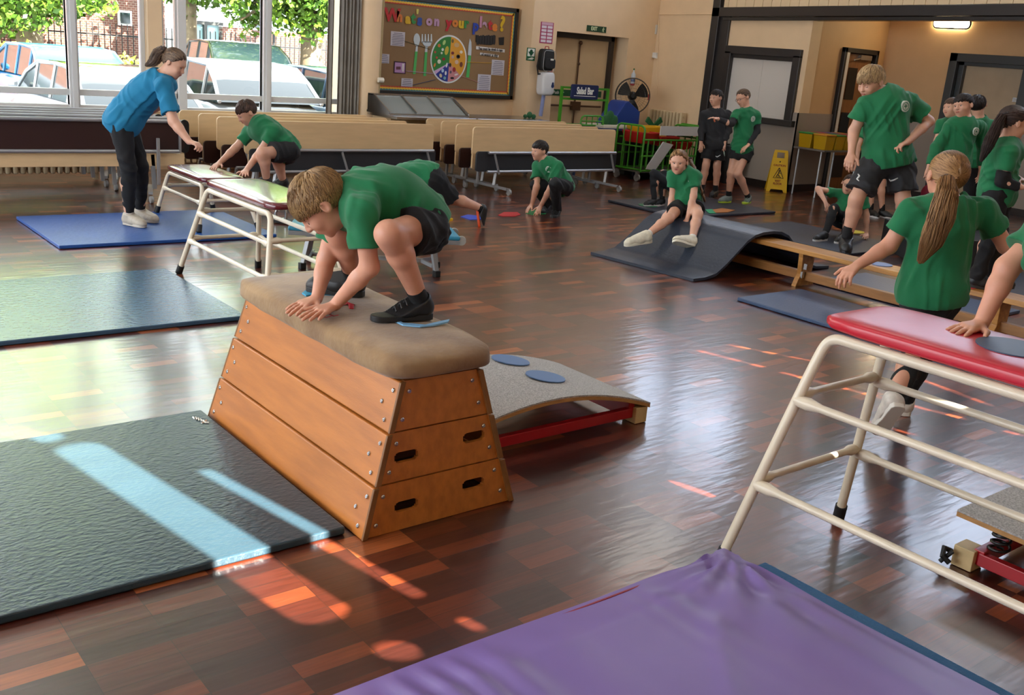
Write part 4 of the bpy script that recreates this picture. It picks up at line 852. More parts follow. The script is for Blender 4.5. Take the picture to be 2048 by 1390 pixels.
# ================================================================ HALL FURNITURE
BEECH = mat('beech_top', '#d9b98c', .4, noise=.05, nscale=3, stretch=(1, 1, 6)); DKB = mat('dark_bench', '#26282c', .5); BRB = mat('brown_bench', '#2e130f', .45)
LEGM = mat('grey_metal', '#9a9b9c', .35, metal=.5); CAST = mat('castor_grey', '#8f8f8c', .45)
def folded_table(label, group, lower, off=0.0):
    t = thing('folding_dining_table', label, 'folding table', (0, 0, 0), group); L = 2.45
    b = MB(); b.prism([(x, z) for x, z in rrect(L, .36, .045)], V(L/2, .0, .63), X, Z, -.025); b.build('tabletop', BEECH, t, bevel=.004)
    b = MB(); b.prism([(x, z) for x, z in rrect(L-.03, .25, .04)], V(L/2+.02, -.055, .39), X, Z, -.03); b.build('bench_seat', lower, t, bevel=.004)
    b = MB(); b.prism([(x, z) for x, z in rrect(L-.2, .2, .03)], V(L/2, .12, .37), X, Z, -.03); b.build('bench_seat', BEECH, t)
    for z in (.505, .27):
        b = MB(); b.tube([V(.18, -.10, z), V(L-.06, -.10, z)], .018, 10); b.build('rail', TUBE, t, smooth=True)
    for x in (.27, L/2-.1, L-.16):
        b = MB(); b.tube([V(x, -.11, .49), V(x+.09, -.115, .24)], .014, 8); b.build('strut', LEGM, t, smooth=True)
    for x in (.32+off, L-.20-off):
        b = MB(); b.beam(V(x, -.09, .26), V(x-.04, -.12, .10), .035, .03); b.beam(V(x-.13, .10, .28), V(x-.15, .08, .10), .035, .03); b.build('leg', LEGM, t, bevel=.003)
        b = MB(); b.beam(V(x+.04, -.30, .075), V(x-.12, .34, .105), .045, .03); b.build('foot', LEGM, t, bevel=.004)
        for q in (V(x+.05, -.33, .04), V(x-.13, .36, .04)):
            c = MB(); c.cyl(q-X*.014, q+X*.014, .038, 16); co = c.build('castor', CAST, t, smooth=True)
            c = MB(); c.beam(q+V(0, .01, .0), q+V(0, .02, .05), .04, .03); c.build('bracket', LEGM, co)
    return t
GR = 'cream folding tables standing folded on the right'
pos = [(7.50, 10.10, 'cream folding table with castors, frontmost of the right-hand row'), (7.50, 10.46, 'cream folding table, second from the front in the right-hand row'), (7.52, 10.82, 'cream folding table, third from the front in the right-hand row'), (7.50, 11.14, 'cream folding table at the back of the right-hand row, against the steel counter')]
ft = folded_table(pos[0][2], GR, DKB); ft3 = folded_table(pos[2][2], GR, BRB); ft3.location = (pos[2][0], pos[2][1], 0)
for k, (x, y, l) in enumerate(pos):
    if k == 0: ft.location = (x, y, 0)
    elif k == 1:
        ft2 = folded_table(l, GR, BRB, .08); ft2.location = (x, y, 0)
    elif k == 3: dup(ft2, (x, y, 0), 0, l, GR)
GR = 'cream folding tables standing folded in the middle'
for k, (x, y, l) in enumerate([(4.60, 10.30, 'cream folding table right behind the crouching boy on the low maroon table'), (4.44, 10.66, 'cream folding table, second of the middle row'), (4.38, 11.02, 'cream folding table, third of the middle row'), (4.30, 11.38, 'cream folding table at the back of the middle row, under the window sill')]):
    dup((ft, ft2, ft3, ft2)[k], (x, y, 0), 0, l, GR)
# brown-sided tables on the left
def brown_table(label, group, front):
    t = thing('folding_dining_table', label, 'folding table', (0, 0, 0), group); L = 2.5
    b = MB(); b.prism(rrect(L, .30, .05), V(L/2, 0, .64), X, Z, -.03); b.build('brown_panel', BRB, t, bevel=.004)
    b = MB(); b.tube([V(.1, -.03, .785), V(L-.05, -.03, .785)], .02, 10); b.build('rail', TUBE, t, smooth=True)
    if front:
        b = MB(); b.tube([V(.1, -.05, .485), V(L-.08, -.05, .485)], .02, 10); b.build('rail', TUBE, t, smooth=True)
        b = MB(); b.beam(V(L-.06, -.03, .785), V(L-.06, -.03, .47), .035, .02); b.beam(V(L-.30, -.07, .62), V(L-.30, -.07, .15), .03, .03); b.build('frame', TUBE, t, bevel=.003)
        b = MB(); b.prism(rrect(L-.02, .125, .012), V(L/2, -.02, .395), X, Z, -.03); b.build('bench_seat', BEECH, t, bevel=.003)
    b = MB(); b.prism(rrect(.10, .34, .05), V(L+.01, .02, .63), X, Z, -.02); b.build('end_plate', BLACK, t, bevel=.003)
    for x in (.3, L-.62, L-.34):
        b = MB(); b.beam(V(x, 0, .45), V(x+.02, .0, .1), .04, .035); b.build('leg', LEGM, t)
    for x in (.3, L-.36):
        b = MB(); b.beam(V(x-.1, -.28, .1), V(x+.1, .30, .085), .045, .03); b.build('foot', LEGM, t)
        for q in (V(x-.1, -.3, .038), V(x+.1, .32, .038)):
            c = MB(); c.cyl(q-X*.014, q+X*.014, .036, 14); c.build('castor', CAST, t, smooth=True)
    return t
GR = 'brown-sided folding tables stacked on the left'
bt0 = brown_table('dark brown-sided folding table with silver rails, frontmost behind the adult', GR, True); bt0.location = (1.44, 10.3, 0)
bt1 = brown_table('dark brown-sided folding table, second in the left stack', GR, False); bt1.location = (1.42, 10.62, 0)
for k, l in ((2, 'dark brown-sided folding table in the middle of the left stack'), (3, 'dark brown-sided folding table, fourth of the left stack'), (4, 'dark brown-sided folding table at the back of the left stack, below the window')): dup(bt1, (1.42-.02*k, 10.62+.26*(k-1), 0), 0, l, GR)
# radiators
def radiator(label, s0, s1, y, z0, z1, alongx=True, dep=.14):
    t = thing('radiator', label, 'radiator', ((s0+s1)/2 if alongx else y, y if alongx else (s0+s1)/2, z0)); m = mat('radiator_cream', '#cdb893', .4); n = max(4, int(abs(s1-s0)/.075)); n = min(n, 40)
    for k in range(n):
        a = s0+(s1-s0)*(k+.15)/n; c_ = s0+(s1-s0)*(k+.85)/n; b = MB()
        if alongx: b.box((a, y, z0), (c_, y+dep, z1))
        else: b.box((y-dep, a, z0), (y, c_, z1))
        b.build('column', m, t, bevel=.02, seg=3)
    b = MB()
    for zz_ in (z0+.06, z1-.06):
        if alongx: b.tube([V(s0, y+dep/2, zz_), V(s1, y+dep/2, zz_)], .025, 8)
        else: b.tube([V(y-dep/2, s0, zz_), V(y-dep/2, s1, zz_)], .025, 8)
    b.build('pipe', m, t)
    for f in (.04, .96):
        x = s0+(s1-s0)*f; b = MB(); q = V(x, y+dep/2, 0) if alongx else V(y-dep/2, x, 0); b.box(tuple(q-V(.025, .025, 0)), tuple(q+V(.025, .025, z0+.03))); b.build('foot', m, t)
radiator('old cream column radiator low under the left windows', 1.0, 3.55, 11.62, .07, .50)
radiator('old cream column radiator low behind the middle folding tables', 4.6, 6.6, 12.2, .10, .42)
radiator('cream column radiator on the wall behind the green trolley', 11.45, 12.2, SR-.04, .12, .98, alongx=False)
# ---- stainless counter
t = thing('serving_counter', 'stainless steel serving counter under the display board', 'counter', (8.5, 11.8, 0))
b = MB(); b.box((7.20, 11.40, .76), (8.50, 12.15, .80)); b.box((8.53, 11.40, .76), (9.85, 12.15, .80)); b.build('worktop', STEEL, t, bevel=.004)
b = MB(); b.box((7.25, 11.62, .1), (9.8, 12.1, .76)); b.build('cabinet', mat('counter_cream', '#c8b08a', .5), t)
t = thing('chilled_display', 'sloping stainless steel display cover on the left end of the counter', 'food display', (7.9, 11.8, .8))
A0, A1 = ond(780, 232, 11.5)[0], ond(938, 236, 11.5)[0]
b = MB(); zt, zl = 1.04, .83
b.box((A0, 11.5, .80), (A1, 12.1, .83)); b.build('base_tray', STEEL, t)
b = MB(); b.hexa([V(A0, 11.52, .83), V(A0+.02, 11.52, .83), V(A0+.02, 12.08, .83), V(A0, 12.08, .83)], [V(A0, 11.95, zt), V(A0+.02, 11.95, zt), V(A0+.02, 12.08, zt), V(A0, 12.08, zt)])
b.hexa([V(A1-.02, 11.52, .83), V(A1, 11.52, .83), V(A1, 12.08, .83), V(A1-.02, 12.08, .83)], [V(A1-.02, 11.95, zt), V(A1, 11.95, zt), V(A1, 12.08, zt), V(A1-.02, 12.08, zt)])
b.box((A0, 12.06, .83), (A1, 12.08, zt)); b.box((A0, 11.93, zt-.01), (A1, 12.08, zt+.01)); b.build('housing', STEEL, t)
n = 3
for k in range(n+1):
    x = A0+(A1-A0)*k/n; b = MB(); b.beam(V(x, 11.51, .835), V(x, 11.94, zt), .03, .015, up=(1, 0, 0)); b.build('glazing_bar', STEEL, t)
b = MB(); b.hexa([V(A0+.03, 11.54, .83), V(A1-.03, 11.54, .83), V(A1-.03, 11.545, .835), V(A0+.03, 11.545, .835)], [V(A0+.03, 11.93, zt-.012), V(A1-.03, 11.93, zt-.012), V(A1-.03, 11.935, zt-.007), V(A0+.03, 11.935, zt-.007)]); b.build('glass_panel', mat('display_glass', '#aab4b4', .08, alpha=.45), t)
# ---- wall items on the exit wall
W = WD
def wallp(x, y, d=W): q = ond(x, y, d); return q
def panel(name, label, cat_, x0, y0, x1, y1, col, th=.012, d=W, rad=0, rough=.5):
    a, c = wallp(x0, y0, d), wallp(x1, y1, d); b = MB(); w_, h_ = c[0]-a[0], a[2]-c[2]; b.prism(rrect(w_, h_, rad or .004), V((a[0]+c[0])/2, d, (a[2]+c[2])/2), X, Z, th)
    o = b.build(name, mat('panel_'+col, col, rough), None, label=label, category=cat_); return o, (a[0]+c[0])/2, (a[2]+c[2])/2, w_, h_
o, cx_, cz_, w_, h_ = panel('exit_sign', 'green EXIT sign with running figure above the double door', 'sign', 1174, 50, 1211, 66, '#123f22')
GLOW = mat('sign_cream', '#dfe6b8', .5)
text_obj('lettering', 'EXIT', h_*.86, (cx_-w_*.14, W-.014, cz_), X, Z, GLOW, o, xs=.82, bold=.002)
b = MB(); q = V(cx_+w_*.34, W-.014, cz_)
def fig(b, q, s, pts_list, r):
    for pts in pts_list: b.tube([q+V(x*s, 0, z*s) for x, z in pts], r*s, 5)
b.ball(q+V(.01, 0, .3)*h_, (.09*h_, .004, .09*h_)); fig(b, q, h_, [[(0, .2), (-.05, -.05)], [(-.05, -.05), (.1, -.2), (.02, -.4)], [(-.05, -.05), (-.15, -.25), (-.32, -.25)], [(0, .15), (.17, .05), (.25, .15)], [(0, .15), (-.18, .1), (-.2, -.05)]], .05); b.build('running_figure', GLOW, o)
o, cx_, cz_, w_, h_ = panel('poster', 'pink and white poster of small pictures above the black bag', 'poster', 1082, 43, 1104, 88, '#a83a62', .004)
for i in range(5):
    for j in range(2):
        b = MB(); b.prism(rrect(w_*.38, h_*.12, .004), V(cx_+(j-.5)*w_*.46, W-.0045, cz_+h_*(.27-.165*i)), X, Z, .002); b.build('picture', mat('poster_pale', '#d9cdd6', .6), o)
b = MB(); b.prism(rrect(w_*.86, h_*.13, .003), V(cx_, W-.0045, cz_+h_*.42), X, Z, .002); b.build('picture', mat('poster_pink', '#cfa3b8', .6), o)
o, cx_, cz_, w_, h_ = panel('first_aid_sign', 'green and white defibrillator notice left of the black bag', 'sign', 1054, 95, 1069, 122, '#16603a', .004)
b = MB(); b.prism(rrect(w_*.8, h_*.6, .01), V(cx_, W-.0045, cz_+h_*.14), X, Z, .002); b.build('picture', SW, o)
b = MB(); b.ball((cx_, W-.008, cz_+h_*.22), (w_*.18, .004, w_*.18)); b.prism([(-.06, 0), (.06, 0), (0, -.07)], V(cx_, W-.007, cz_+h_*.2), X, Z, .001); b.build('heart_symbol', SGN, o)
b = MB(); b.prism([(-.07, -.01), (.02, .02), (.07, .01), (.03, -.015)], V(cx_, W-.006, cz_-h_*.34), X, Z, .001); b.build('hand_symbol', SW, o)
# black hanging bag
pc = wallp(1092, 120, W-.12); t = thing('backpack', 'black first aid rucksack with white piping hanging on the wall', 'bag', tuple(pc))
pad(.125, .085, .33, .03, -.165, pc, nx=20, crown=0, wob=.0, ptop=4).build('body', mat('black_nylon', '#131314', .6), t, smooth=70)
b = MB(); b.prism(rrect(.2, .15, .04), pc+V(.0, -.10, -.05), X, Z, .02); b.build('front_pocket', mat('black_nylon', '#131314', .6), t, bevel=.012)
b = MB(); P_ = [pc+V(x*.118, -.088, z*.15-.01) for x, z in rrect(2, 2, .35)]; b.tube(P_+[P_[0]], .004, 5, cap=False); b.build('piping', mat('grey_piping', '#a9a9a9', .5), t)
b = MB(); b.box(tuple(pc+V(-.01, -.125, .0)), tuple(pc+V(.05, -.12, .025))); b.build('white_label', SW, t)
b = MB(); b.tube([pc+V(-.04, 0, .16), pc+V(-.03, 0, .2), pc+V(.03, 0, .2), pc+V(.04, 0, .16)], .008, 6); b.build('red_handle', mat('red_strap', '#a92a30', .6), t)
b = MB(); b.tube([pc+V(-.11, .03, .1), pc+V(-.15, .02, -.1), pc+V(-.12, .02, -.22), pc+V(.02, .02, -.2)], .014, 6); b.build('strap', mat('black_nylon', '#131314', .6), t)
b = MB(); b.box(tuple(pc+V(.07, -.02, -.22)), tuple(pc+V(.14, .04, -.12))); b.build('orange_tag', mat('orange_tag', '#b5472a', .6), t, bevel=.01)
# paper towel dispenser
pc = wallp(1091, 167, W-.11); t = thing('towel_dispenser', 'white wall dispenser with dark blue drop symbol under the rucksack', 'dispenser', tuple(pc))
pad(.125, .10, .36, .03, -.18, pc, nx=20, crown=0, wob=0, ptop=5).build('cover', mat('white_plastic', '#d6d6d8', .25), t, smooth=70)
b = MB(); q = pc+V(.06, -.105, -.03); b.prism([(.028*math.sin(a)*(1-.0), -.028*math.cos(a)+(.03 if abs(a-math.pi) < .5 else 0)) for a in np.linspace(0, 2*math.pi, 20)[:-1]], q, X, Z, .004); b.build('drop_symbol', mat('navy_symbol', '#1e2c5e', .4), t)
b = MB(); b.tube([pc+V(-.02, 0, -.18), pc+V(-.03, .02, -.5)], .03, 8); b.build('blue_paper', mat('blue_paper', '#8c96c4', .8), t)
# boxes, cable and alarm
for x0, y0, x1, y1, l in ((1301, 49, 1314, 69, 'small white alarm box high in the corner'), (1309, 105, 1316, 117, 'tiny white switch box halfway up the corner')):
    a, c_ = ons(x0, y0, SR), ons(x1, y1, SR); b = MB(); b.box((SR-.05, min(a[1], c_[1]), c_[2]), (SR, max(a[1], c_[1]), a[2])); b.build('wall_box', WHITEP, None, bevel=.008, label=l, category='wall box')
b = MB(); a, c_, e_ = ons(1320, 29, SR-.01), ons(1424, 28, SR-.01), ons(1314, 190, SR-.01); b.tube([e_, V(e_[0], a[1]+.02, a[2]), a, c_], .008, 6); b.build('cable', CREAM, None, label='painted cable run around the corner panel beside the dark post', category='cable')
pc = ons(1296, 194, SR); b = MB(); b.box((SR-.04, pc[1]-.05, pc[2]-.05), (SR, pc[1]+.05, pc[2]+.05)); o = b.build('fire_call_point', mat('alarm_red', '#a8222c', .4), None, bevel=.006, label='red fire alarm call point beside the fan', category='alarm')
b = MB(); b.box((SR-.043, pc[1]-.028, pc[2]-.028), (SR-.04, pc[1]+.028, pc[2]+.02)); b.build('glass_window', SW, o)
# fan
pc = wallp(1265, 192, 11.95); t = thing('pedestal_fan', 'black pedestal fan with wire guard in the corner by the exit door', 'fan', (pc[0], pc[1], 0))
WIRE = mat('wire_chrome', '#4a4540', .35, metal=.6); fn_ = nrm(-FH+V(0, 0, .05)); fa, fb2, _ = frame(fn_)
b = MB()
for r in (.285, .275): b.tube([pc+fn_*(.03 if r < .28 else 0)+(fa*math.cos(a)+fb2*math.sin(a))*r for a in np.linspace(0, 2*math.pi, 41)], .007, 5, cap=False)
for k in range(36):
    a = 2*math.pi*k/36; e = fa*math.cos(a)+fb2*math.sin(a); b.tube([pc+fn_*.09+e*.05, pc+fn_*.08+e*.2, pc+e*.28], .0016, 3)
for r in (.12, .2): b.tube([pc+fn_*.085+(fa*math.cos(a)+fb2*math.sin(a))*r for a in np.linspace(0, 2*math.pi, 31)], .0018, 3, cap=False)
b.build('wire_guard', WIRE, t)
b = MB(); b.lathe(pc-fn_*.12, fn_, [(.05, 0), (.075, .03), (.07, .16), (.03, .20)], 16); b.build('motor', BLACK, t, smooth=True)
for k in range(3):
    a0 = 2*math.pi*k/3+.5; b = MB()
    def bl(u_, v_, a0=a0): r = .05+.2*u_; a = a0+(v_-.5)*1.15*(1-.25*abs(u_-.55)); return pc+fn_*(.04+.035*(v_-.5))+(fa*math.cos(a)+fb2*math.sin(a))*r
    b.slab(bl, 8, 8, fn_*.004); b.build('blade', BLACK, t, smooth=60)
b = MB(); b.tube([V(pc[0], pc[1], .02), pc-V(0, 0, .05)-fn_*.08], .018, 8); b.build('pole', BLACK, t)
b = MB(); b.lathe(V(pc[0], pc[1], 0), Z, [(.2, 0), (.2, .015), (.03, .04)], 20); b.build('base', BLACK, t)
pb = wallp(1267, 150, W-.06); b = MB(); b.lathe(pb-V(0, 0, .17), Z, [(.035, .03), (.038, .05), (.038, .18), (.02, .21), (.012, .22), (.012, .25)], 14); t = thing('sanitiser_bottle', 'small striped bottle with green cap on the wall above the fan', 'bottle', tuple(pb))
b.build('body', mat('bottle_white', '#b9c2cc', .3), t, smooth=True)
b = MB(); b.lathe(pb-V(0, 0, .11), Z, [(.039, 0), (.039, .06)], 14); b.build('blue_label', mat('bottle_blue', '#4b5c84', .4), t, smooth=True)
b = MB(); b.lathe(pb-V(0, 0, .17), Z, [(.03, 0), (.037, .01), (.037, .03)], 14); b.build('red_base', mat('alarm_red', '#a8222c', .4), t)
b = MB(); b.ball(pb+V(0, 0, .09), (.014, .014, .02)); b.build('cap', mat('green_cap', '#3f6b34', .5), t)
# ---- salad bar trolley and green cage trolleys
def gtube(b, pts, r=.014): b.tube(pts, r, 8)
t = thing('salad_bar_trolley', 'green framed trolley carrying the navy Salad Bar sign', 'trolley', (10.5, 11.7, 0))
TY = 11.62
a, c_ = ond(1122, 200, TY), ond(1214, 200, TY); xs0, xs1, zt = a[0], c_[0], ond(1122, 172, TY)[2]
for x in (xs0, xs1):
    b = MB(); b.box((x-.018, TY-.018, .1), (x+.018, TY+.018, zt)); b.build('post', GREEN_M, t)
for z in (zt-.03, 1.10-.0, .72):
    b = MB(); b.box((xs0, TY-.015, z), (xs1, TY+.015, z+.03)); b.build('rail', GREEN_M, t)
b = MB(); b.box((xs0-.05, TY-.5, .70), (xs1+.35, TY+.1, .73)); b.build('shelf', mat('blue_shelf', '#26345c', .5), t)
b = MB(); b.box((xs0+.5, TY-.45, .73), (xs1+.3, TY+.05, .76)); b.build('tray', mat('tray_cream', '#c9c0ae', .5), t)
for x in (xs0-.03, xs1+.3):
    b = MB(); b.box((x-.02, TY-.48, 0), (x+.02, TY-.44, .7)); b.box((x-.02, TY+.05, 0), (x+.02, TY+.09, .7)); b.build('leg', mat('blue_shelf', '#26345c', .5), t)
q = ond(1168, 184, TY-.03); w_ = ond(1196, 184, TY-.03)[0]-ond(1142, 184, TY-.03)[0]; h_ = .215
b = MB(); b.prism(rrect(w_, h_, .025), q, X, Z, .025); s_ = b.build('sign_board', mat('navy_sign', '#1b2750', .35), t, bevel=.004)
text_obj('lettering', 'Salad Bar', h_*.66, q+V(0, -.028, .012), X, Z, mat('sign_letters', '#e3e2dc', .5), s_, xs=.66, bold=.004)
b = MB(); b.box((q[0]-w_*.4, q[1]-.028, q[2]-h_*.30), (q[0]+w_*.4, q[1]-.026, q[2]-h_*.26)); b.build('underline', mat('sign_letters', '#e3e2dc', .5), s_)
def arch(b, p, e, w_, h_, r=.013, bars=3):
    pts = [p, p+Z*(h_-.06), p+Z*(h_-.02)+e*.02, p+Z*h_+e*.06, p+Z*h_+e*(w_-.06), p+Z*(h_-.02)+e*(w_-.02), p+Z*(h_-.06)+e*w_, p+e*w_]; gtube(b, pts, r)
    for k in range(1, bars+1): gtube(b, [p+e*w_*k/(bars+1)+Z*.02, p+e*w_*k/(bars+1)+Z*h_], r*.6)
    gtube(b, [p+Z*(h_*.55), p+e*w_+Z*(h_*.55)], r*.7); gtube(b, [p+Z*.03, p+e*w_+Z*.03], r)
# rear arch handle
b = MB(); arch(b, ond(1160, 262, 11.35)*V(1, 1, 0)+V(0, 0, .72), X, .46, .17, .014, 3); b.build('handle_rail', GREEN_M, t, smooth=60)
# cage trolley in front
cg = thing('cage_trolley', 'green metal cage trolley on castors holding red and yellow tubs', 'trolley', (11.5, 10.9, 0))
p0 = V(10.98, 11.12, .14); p1 = V(11.06, 10.62, .14); p2 = V(12.25, 10.62, .14); p3 = V(12.25, 11.12, .14)
b = MB(); arch(b, p1, nrm(p0-p1), np.linalg.norm(p0-p1), .68, .016, 3); b.build('end_frame', GREEN_M, cg, smooth=60)
b = MB(); arch(b, p2, Y, .5, .68, .016, 3); b.build('end_frame', GREEN_M, cg, smooth=60)
for y0_, nm in ((10.62, 'side_rail'), (11.12, 'side_rail')):
    b = MB()
    for z in (.16, .38, .62): gtube(b, [V(11.04, y0_, z), V(12.25, y0_, z)], .014)
    for k in range(9): x = 11.16+.125*k; gtube(b, [V(x, y0_, .16), V(x, y0_, .62)], .008 if k % 3 else .014)
    b.build(nm, GREEN_M, cg, smooth=60)
b = MB(); b.box((11.02, 10.62, .13), (12.25, 11.12, .155)); b.build('base_shelf', mat('shelf_grey', '#5a5a52', .5), cg)
for q in ((11.04, 10.66), (11.02, 11.08), (12.2, 10.66), (12.2, 11.08)):
    b = MB(); b.cyl(V(q[0]-.015, q[1], .055), V(q[0]+.015, q[1], .055), .055, 18); co = b.build('castor', CAST, cg, smooth=True); b = MB(); b.beam(V(q[0], q[1], .06), V(q[0], q[1], .135), .05, .05); b.build('bracket', LEGM, co)
WB = mat('white_board', '#c5c5c4', .4)
b = MB(); b.hexa([V(11.15, 10.60, .19), V(11.36, 10.60, .17), V(11.36, 10.62, .17), V(11.15, 10.62, .19)], [V(11.44, 10.57, .60), V(11.66, 10.57, .56), V(11.66, 10.59, .56), V(11.44, 10.59, .60)]); b.build('white_board', WB, None, label='white board leaning diagonally in the end of the cage trolley', category='board')
b = MB(); a, c_ = ond(1322, 252, 10.56), ond(1398, 272, 10.56); b.box((a[0], 10.55, c_[2]), (c_[0]+.12, 10.57, a[2])); b.build('white_board', WB, None, label='white panel on the top rail of the cage trolley, beside the boy in black', category='board')
def tub(label, c, w_, d_, h_, col, z, tilt=0.0, ang=0.0):
    o = V(*c, z); ex = V(math.cos(ang), math.sin(ang), 0); ey = V(-math.sin(ang), math.cos(ang), 0); k = .82; th = .012; b = MB()
    def R(s, zz_): return [o+ex*s*w_/2*a+ey*s*d_/2*e+V(0, 0, zz_+tilt*a) for a, e in ((-1, -1), (1, -1), (1, 1), (-1, 1))]
    vs = R(k, 0)+R(1, h_)+R(1.06, h_)+R(1.06, h_-.02)+R(.97, h_)+R(k*.97, th); N4 = lambda i, j: [(i*4+q, i*4+(q+1) % 4, j*4+(q+1) % 4, j*4+q) for q in range(4)]
    b.add(vs, [(3, 2, 1, 0)]+N4(0, 3)+N4(3, 2)+N4(2, 4)+N4(4, 5)+[(20, 21, 22, 23)]); return b.build('plastic_tub', mat('tub_'+col, col, .4), None, bevel=.006, label=label, category='tub')
tub('red plastic tub in the cage trolley, nearest its left end', (11.25, 10.88), .36, .42, .17, '#b3221c', .555)
tub('red plastic tub in the middle of the cage trolley', (11.68, 10.88), .4, .42, .15, '#b3221c', .52)
tub('red plastic tub in the cage trolley behind the white panel', (12.06, 10.88), .32, .4, .12, '#b3221c', .47)
tub('yellow plastic tub standing behind the red tubs of the cage trolley', (11.55, 11.02), .62, .30, .19, '#d8a91c', .60)
tub('yellow plastic tub beside the green leaf shape, at the trolley\'s right', (12.15, 11.4), .36, .32, .19, '#d8a91c', .56)
tub('blue shallow tub on top at the right end of the cage trolley', (12.05, 10.86), .5, .4, .05, '#24408c', .69)
b = MB(); q = V(11.62, 11.60, .7); b.prism([(-.36, 0), (.3, .0), (.3, .26), (.02, .42), (-.05, .40)], q, X, Z, -.35); b.build('blue_roof_toy', mat('tub_blue', '#24408c', .4), None, bevel=.01, label='blue plastic roof-shaped toy standing among the tubs under the fan', category='toy')
b = MB(); b.box((11.9, 11.22, 0.0), (12.4, 11.6, .56)); b.build('storage_unit', mat('dark_storage', '#1e2420', .6), None, bevel=.01, label='dark low storage unit behind the cage trolley carrying the right-hand yellow tub', category='cabinet')
b = MB(); b.box((11.4, 11.3, 0.0), (11.85, 11.62, .69)); b.build('storage_unit', mat('dark_storage', '#1e2420', .6), None, bevel=.01, label='dark low box in the corner beneath the blue roof-shaped toy', category='cabinet')
LF = mat('leaf_green', '#1d5a30', .6)
def clover(label, c, r, kind):
    b = MB(); 
    if kind: 
        for a in (35, 145, 235, 305): e = V(math.cos(math.radians(a)), 0, math.sin(math.radians(a))); b.prism([(-.028, 0), (.028, 0), (.045, r), (-.045, r)], c, nrm(V(e[2], 0, -e[0])), e, .03)
    else:
        for a in (20, 90, 160): b.ball(c+V(math.cos(math.radians(a))*r*.6, 0, math.sin(math.radians(a))*r*.6), (r*.55, .02, r*.55), 12)
        b.tube([c, c-V(0, 0, r)], .015, 6)
    return b.build('green_shape', LF, None, smooth=True, label=label, category='toy')
clover('green rounded leaf shape behind the trolley, left of the blue roof-shaped toy', V(11.12, 11.46, .78), .17, 0); clover('green X-shaped piece standing between the yellow tubs', V(11.93, 11.3, .76), .2, 1)
# green arches behind the boy in black
b = MB(); arch(b, V(12.3, 10.62, .62), Y, .45, .22, .014, 2); b.build('arch_rail', GREEN_M, None, smooth=60, label='green tubular arch of a second trolley beside the boy in black', category='trolley rail')
# small green dinosaurs / leaf pieces on the counter end
b = MB(); b.ball((9.7, 11.7, .85), (.05, .03, .05)); b.ball((9.78, 11.7, .83), (.04, .03, .035)); b.ball((9.62, 11.7, .83), (.035, .03, .03)); b.build('green_ornament', LF, None, smooth=True, label='small dark green ornament on the right end of the steel counter', category='ornament')
# ---- side room: table with yellow boxes, wet floor sign, bin, notice, bag
t = thing('folding_leg_table', 'grey table with tubular legs in the side room, carrying yellow boxes', 'table', (13.3, 9.0, 0))
b = MB(); b.box((12.88, 8.72, .675), (13.93, 9.27, .70)); b.build('tabletop', mat('grey_table', '#6a6460', .4), t, bevel=.004)
for x in (12.93, 13.85):
    for y in (8.8, 9.2):
        b = MB(); b.tube([V(x, y, .67), V(x-.03, y-.02, 0)], .014, 8); b.build('leg', LEGM, t, smooth=True)
YB = mat('yellow_translucent', '#b8920f', .35)
ybox = []
k = 0
for i in range(4):
    for j in range(2):
        x, y = 13.02+.255*i, 8.85+.26*j; h_ = .205
        t = thing('storage_box', ['yellow lidded box with orange lid', 'yellow lidded box with green lid', 'yellow lidded box with red lid', 'yellow lidded box with blue lid'][i]+(' in the front row on the side-room table' if j == 0 else ' in the back row on the side-room table'), 'box', (x, y, .70), 'yellow boxes on the side-room table')
        b = MB(); b.hexa([V(x-.1, y-.1, .70), V(x+.1, y-.1, .70), V(x+.1, y+.1, .70), V(x-.1, y+.1, .70)], [V(x-.115, y-.115, .70+h_), V(x+.115, y-.115, .70+h_), V(x+.115, y+.115, .70+h_), V(x-.115, y+.115, .70+h_)]); b.build('body', YB, t, bevel=.008)
        b = MB(); b.box((x-.122, y-.122, .70+h_), (x+.122, y+.122, .70+h_+.018)); b.build('lid', mat('lid_%d' % ((i+j) % 4), ['#c8862a', '#2f8a3c', '#a83040', '#2c4a9c'][(i+j) % 4], .4), t, bevel=.005)
t = thing('wet_floor_sign', 'yellow folding wet floor caution sign against the grey wall', 'sign', (12.72, 9.45, 0))
e = nrm(onz(1572, 384)-onz(1531, 380)); nn = nrm(np.cross(e, Z)); c0 = (onz(1572, 384)+onz(1531, 380))/2-FH*.16-RH*.03
YS = mat('sign_yellow', '#d9b01a', .35)
def PS(x, z, k=0): return c0+e*x+Z*z+nn*(-.10*z/.62*0+k*(1-z/.62))
hw0, hw1, HH = .155, .105, .62
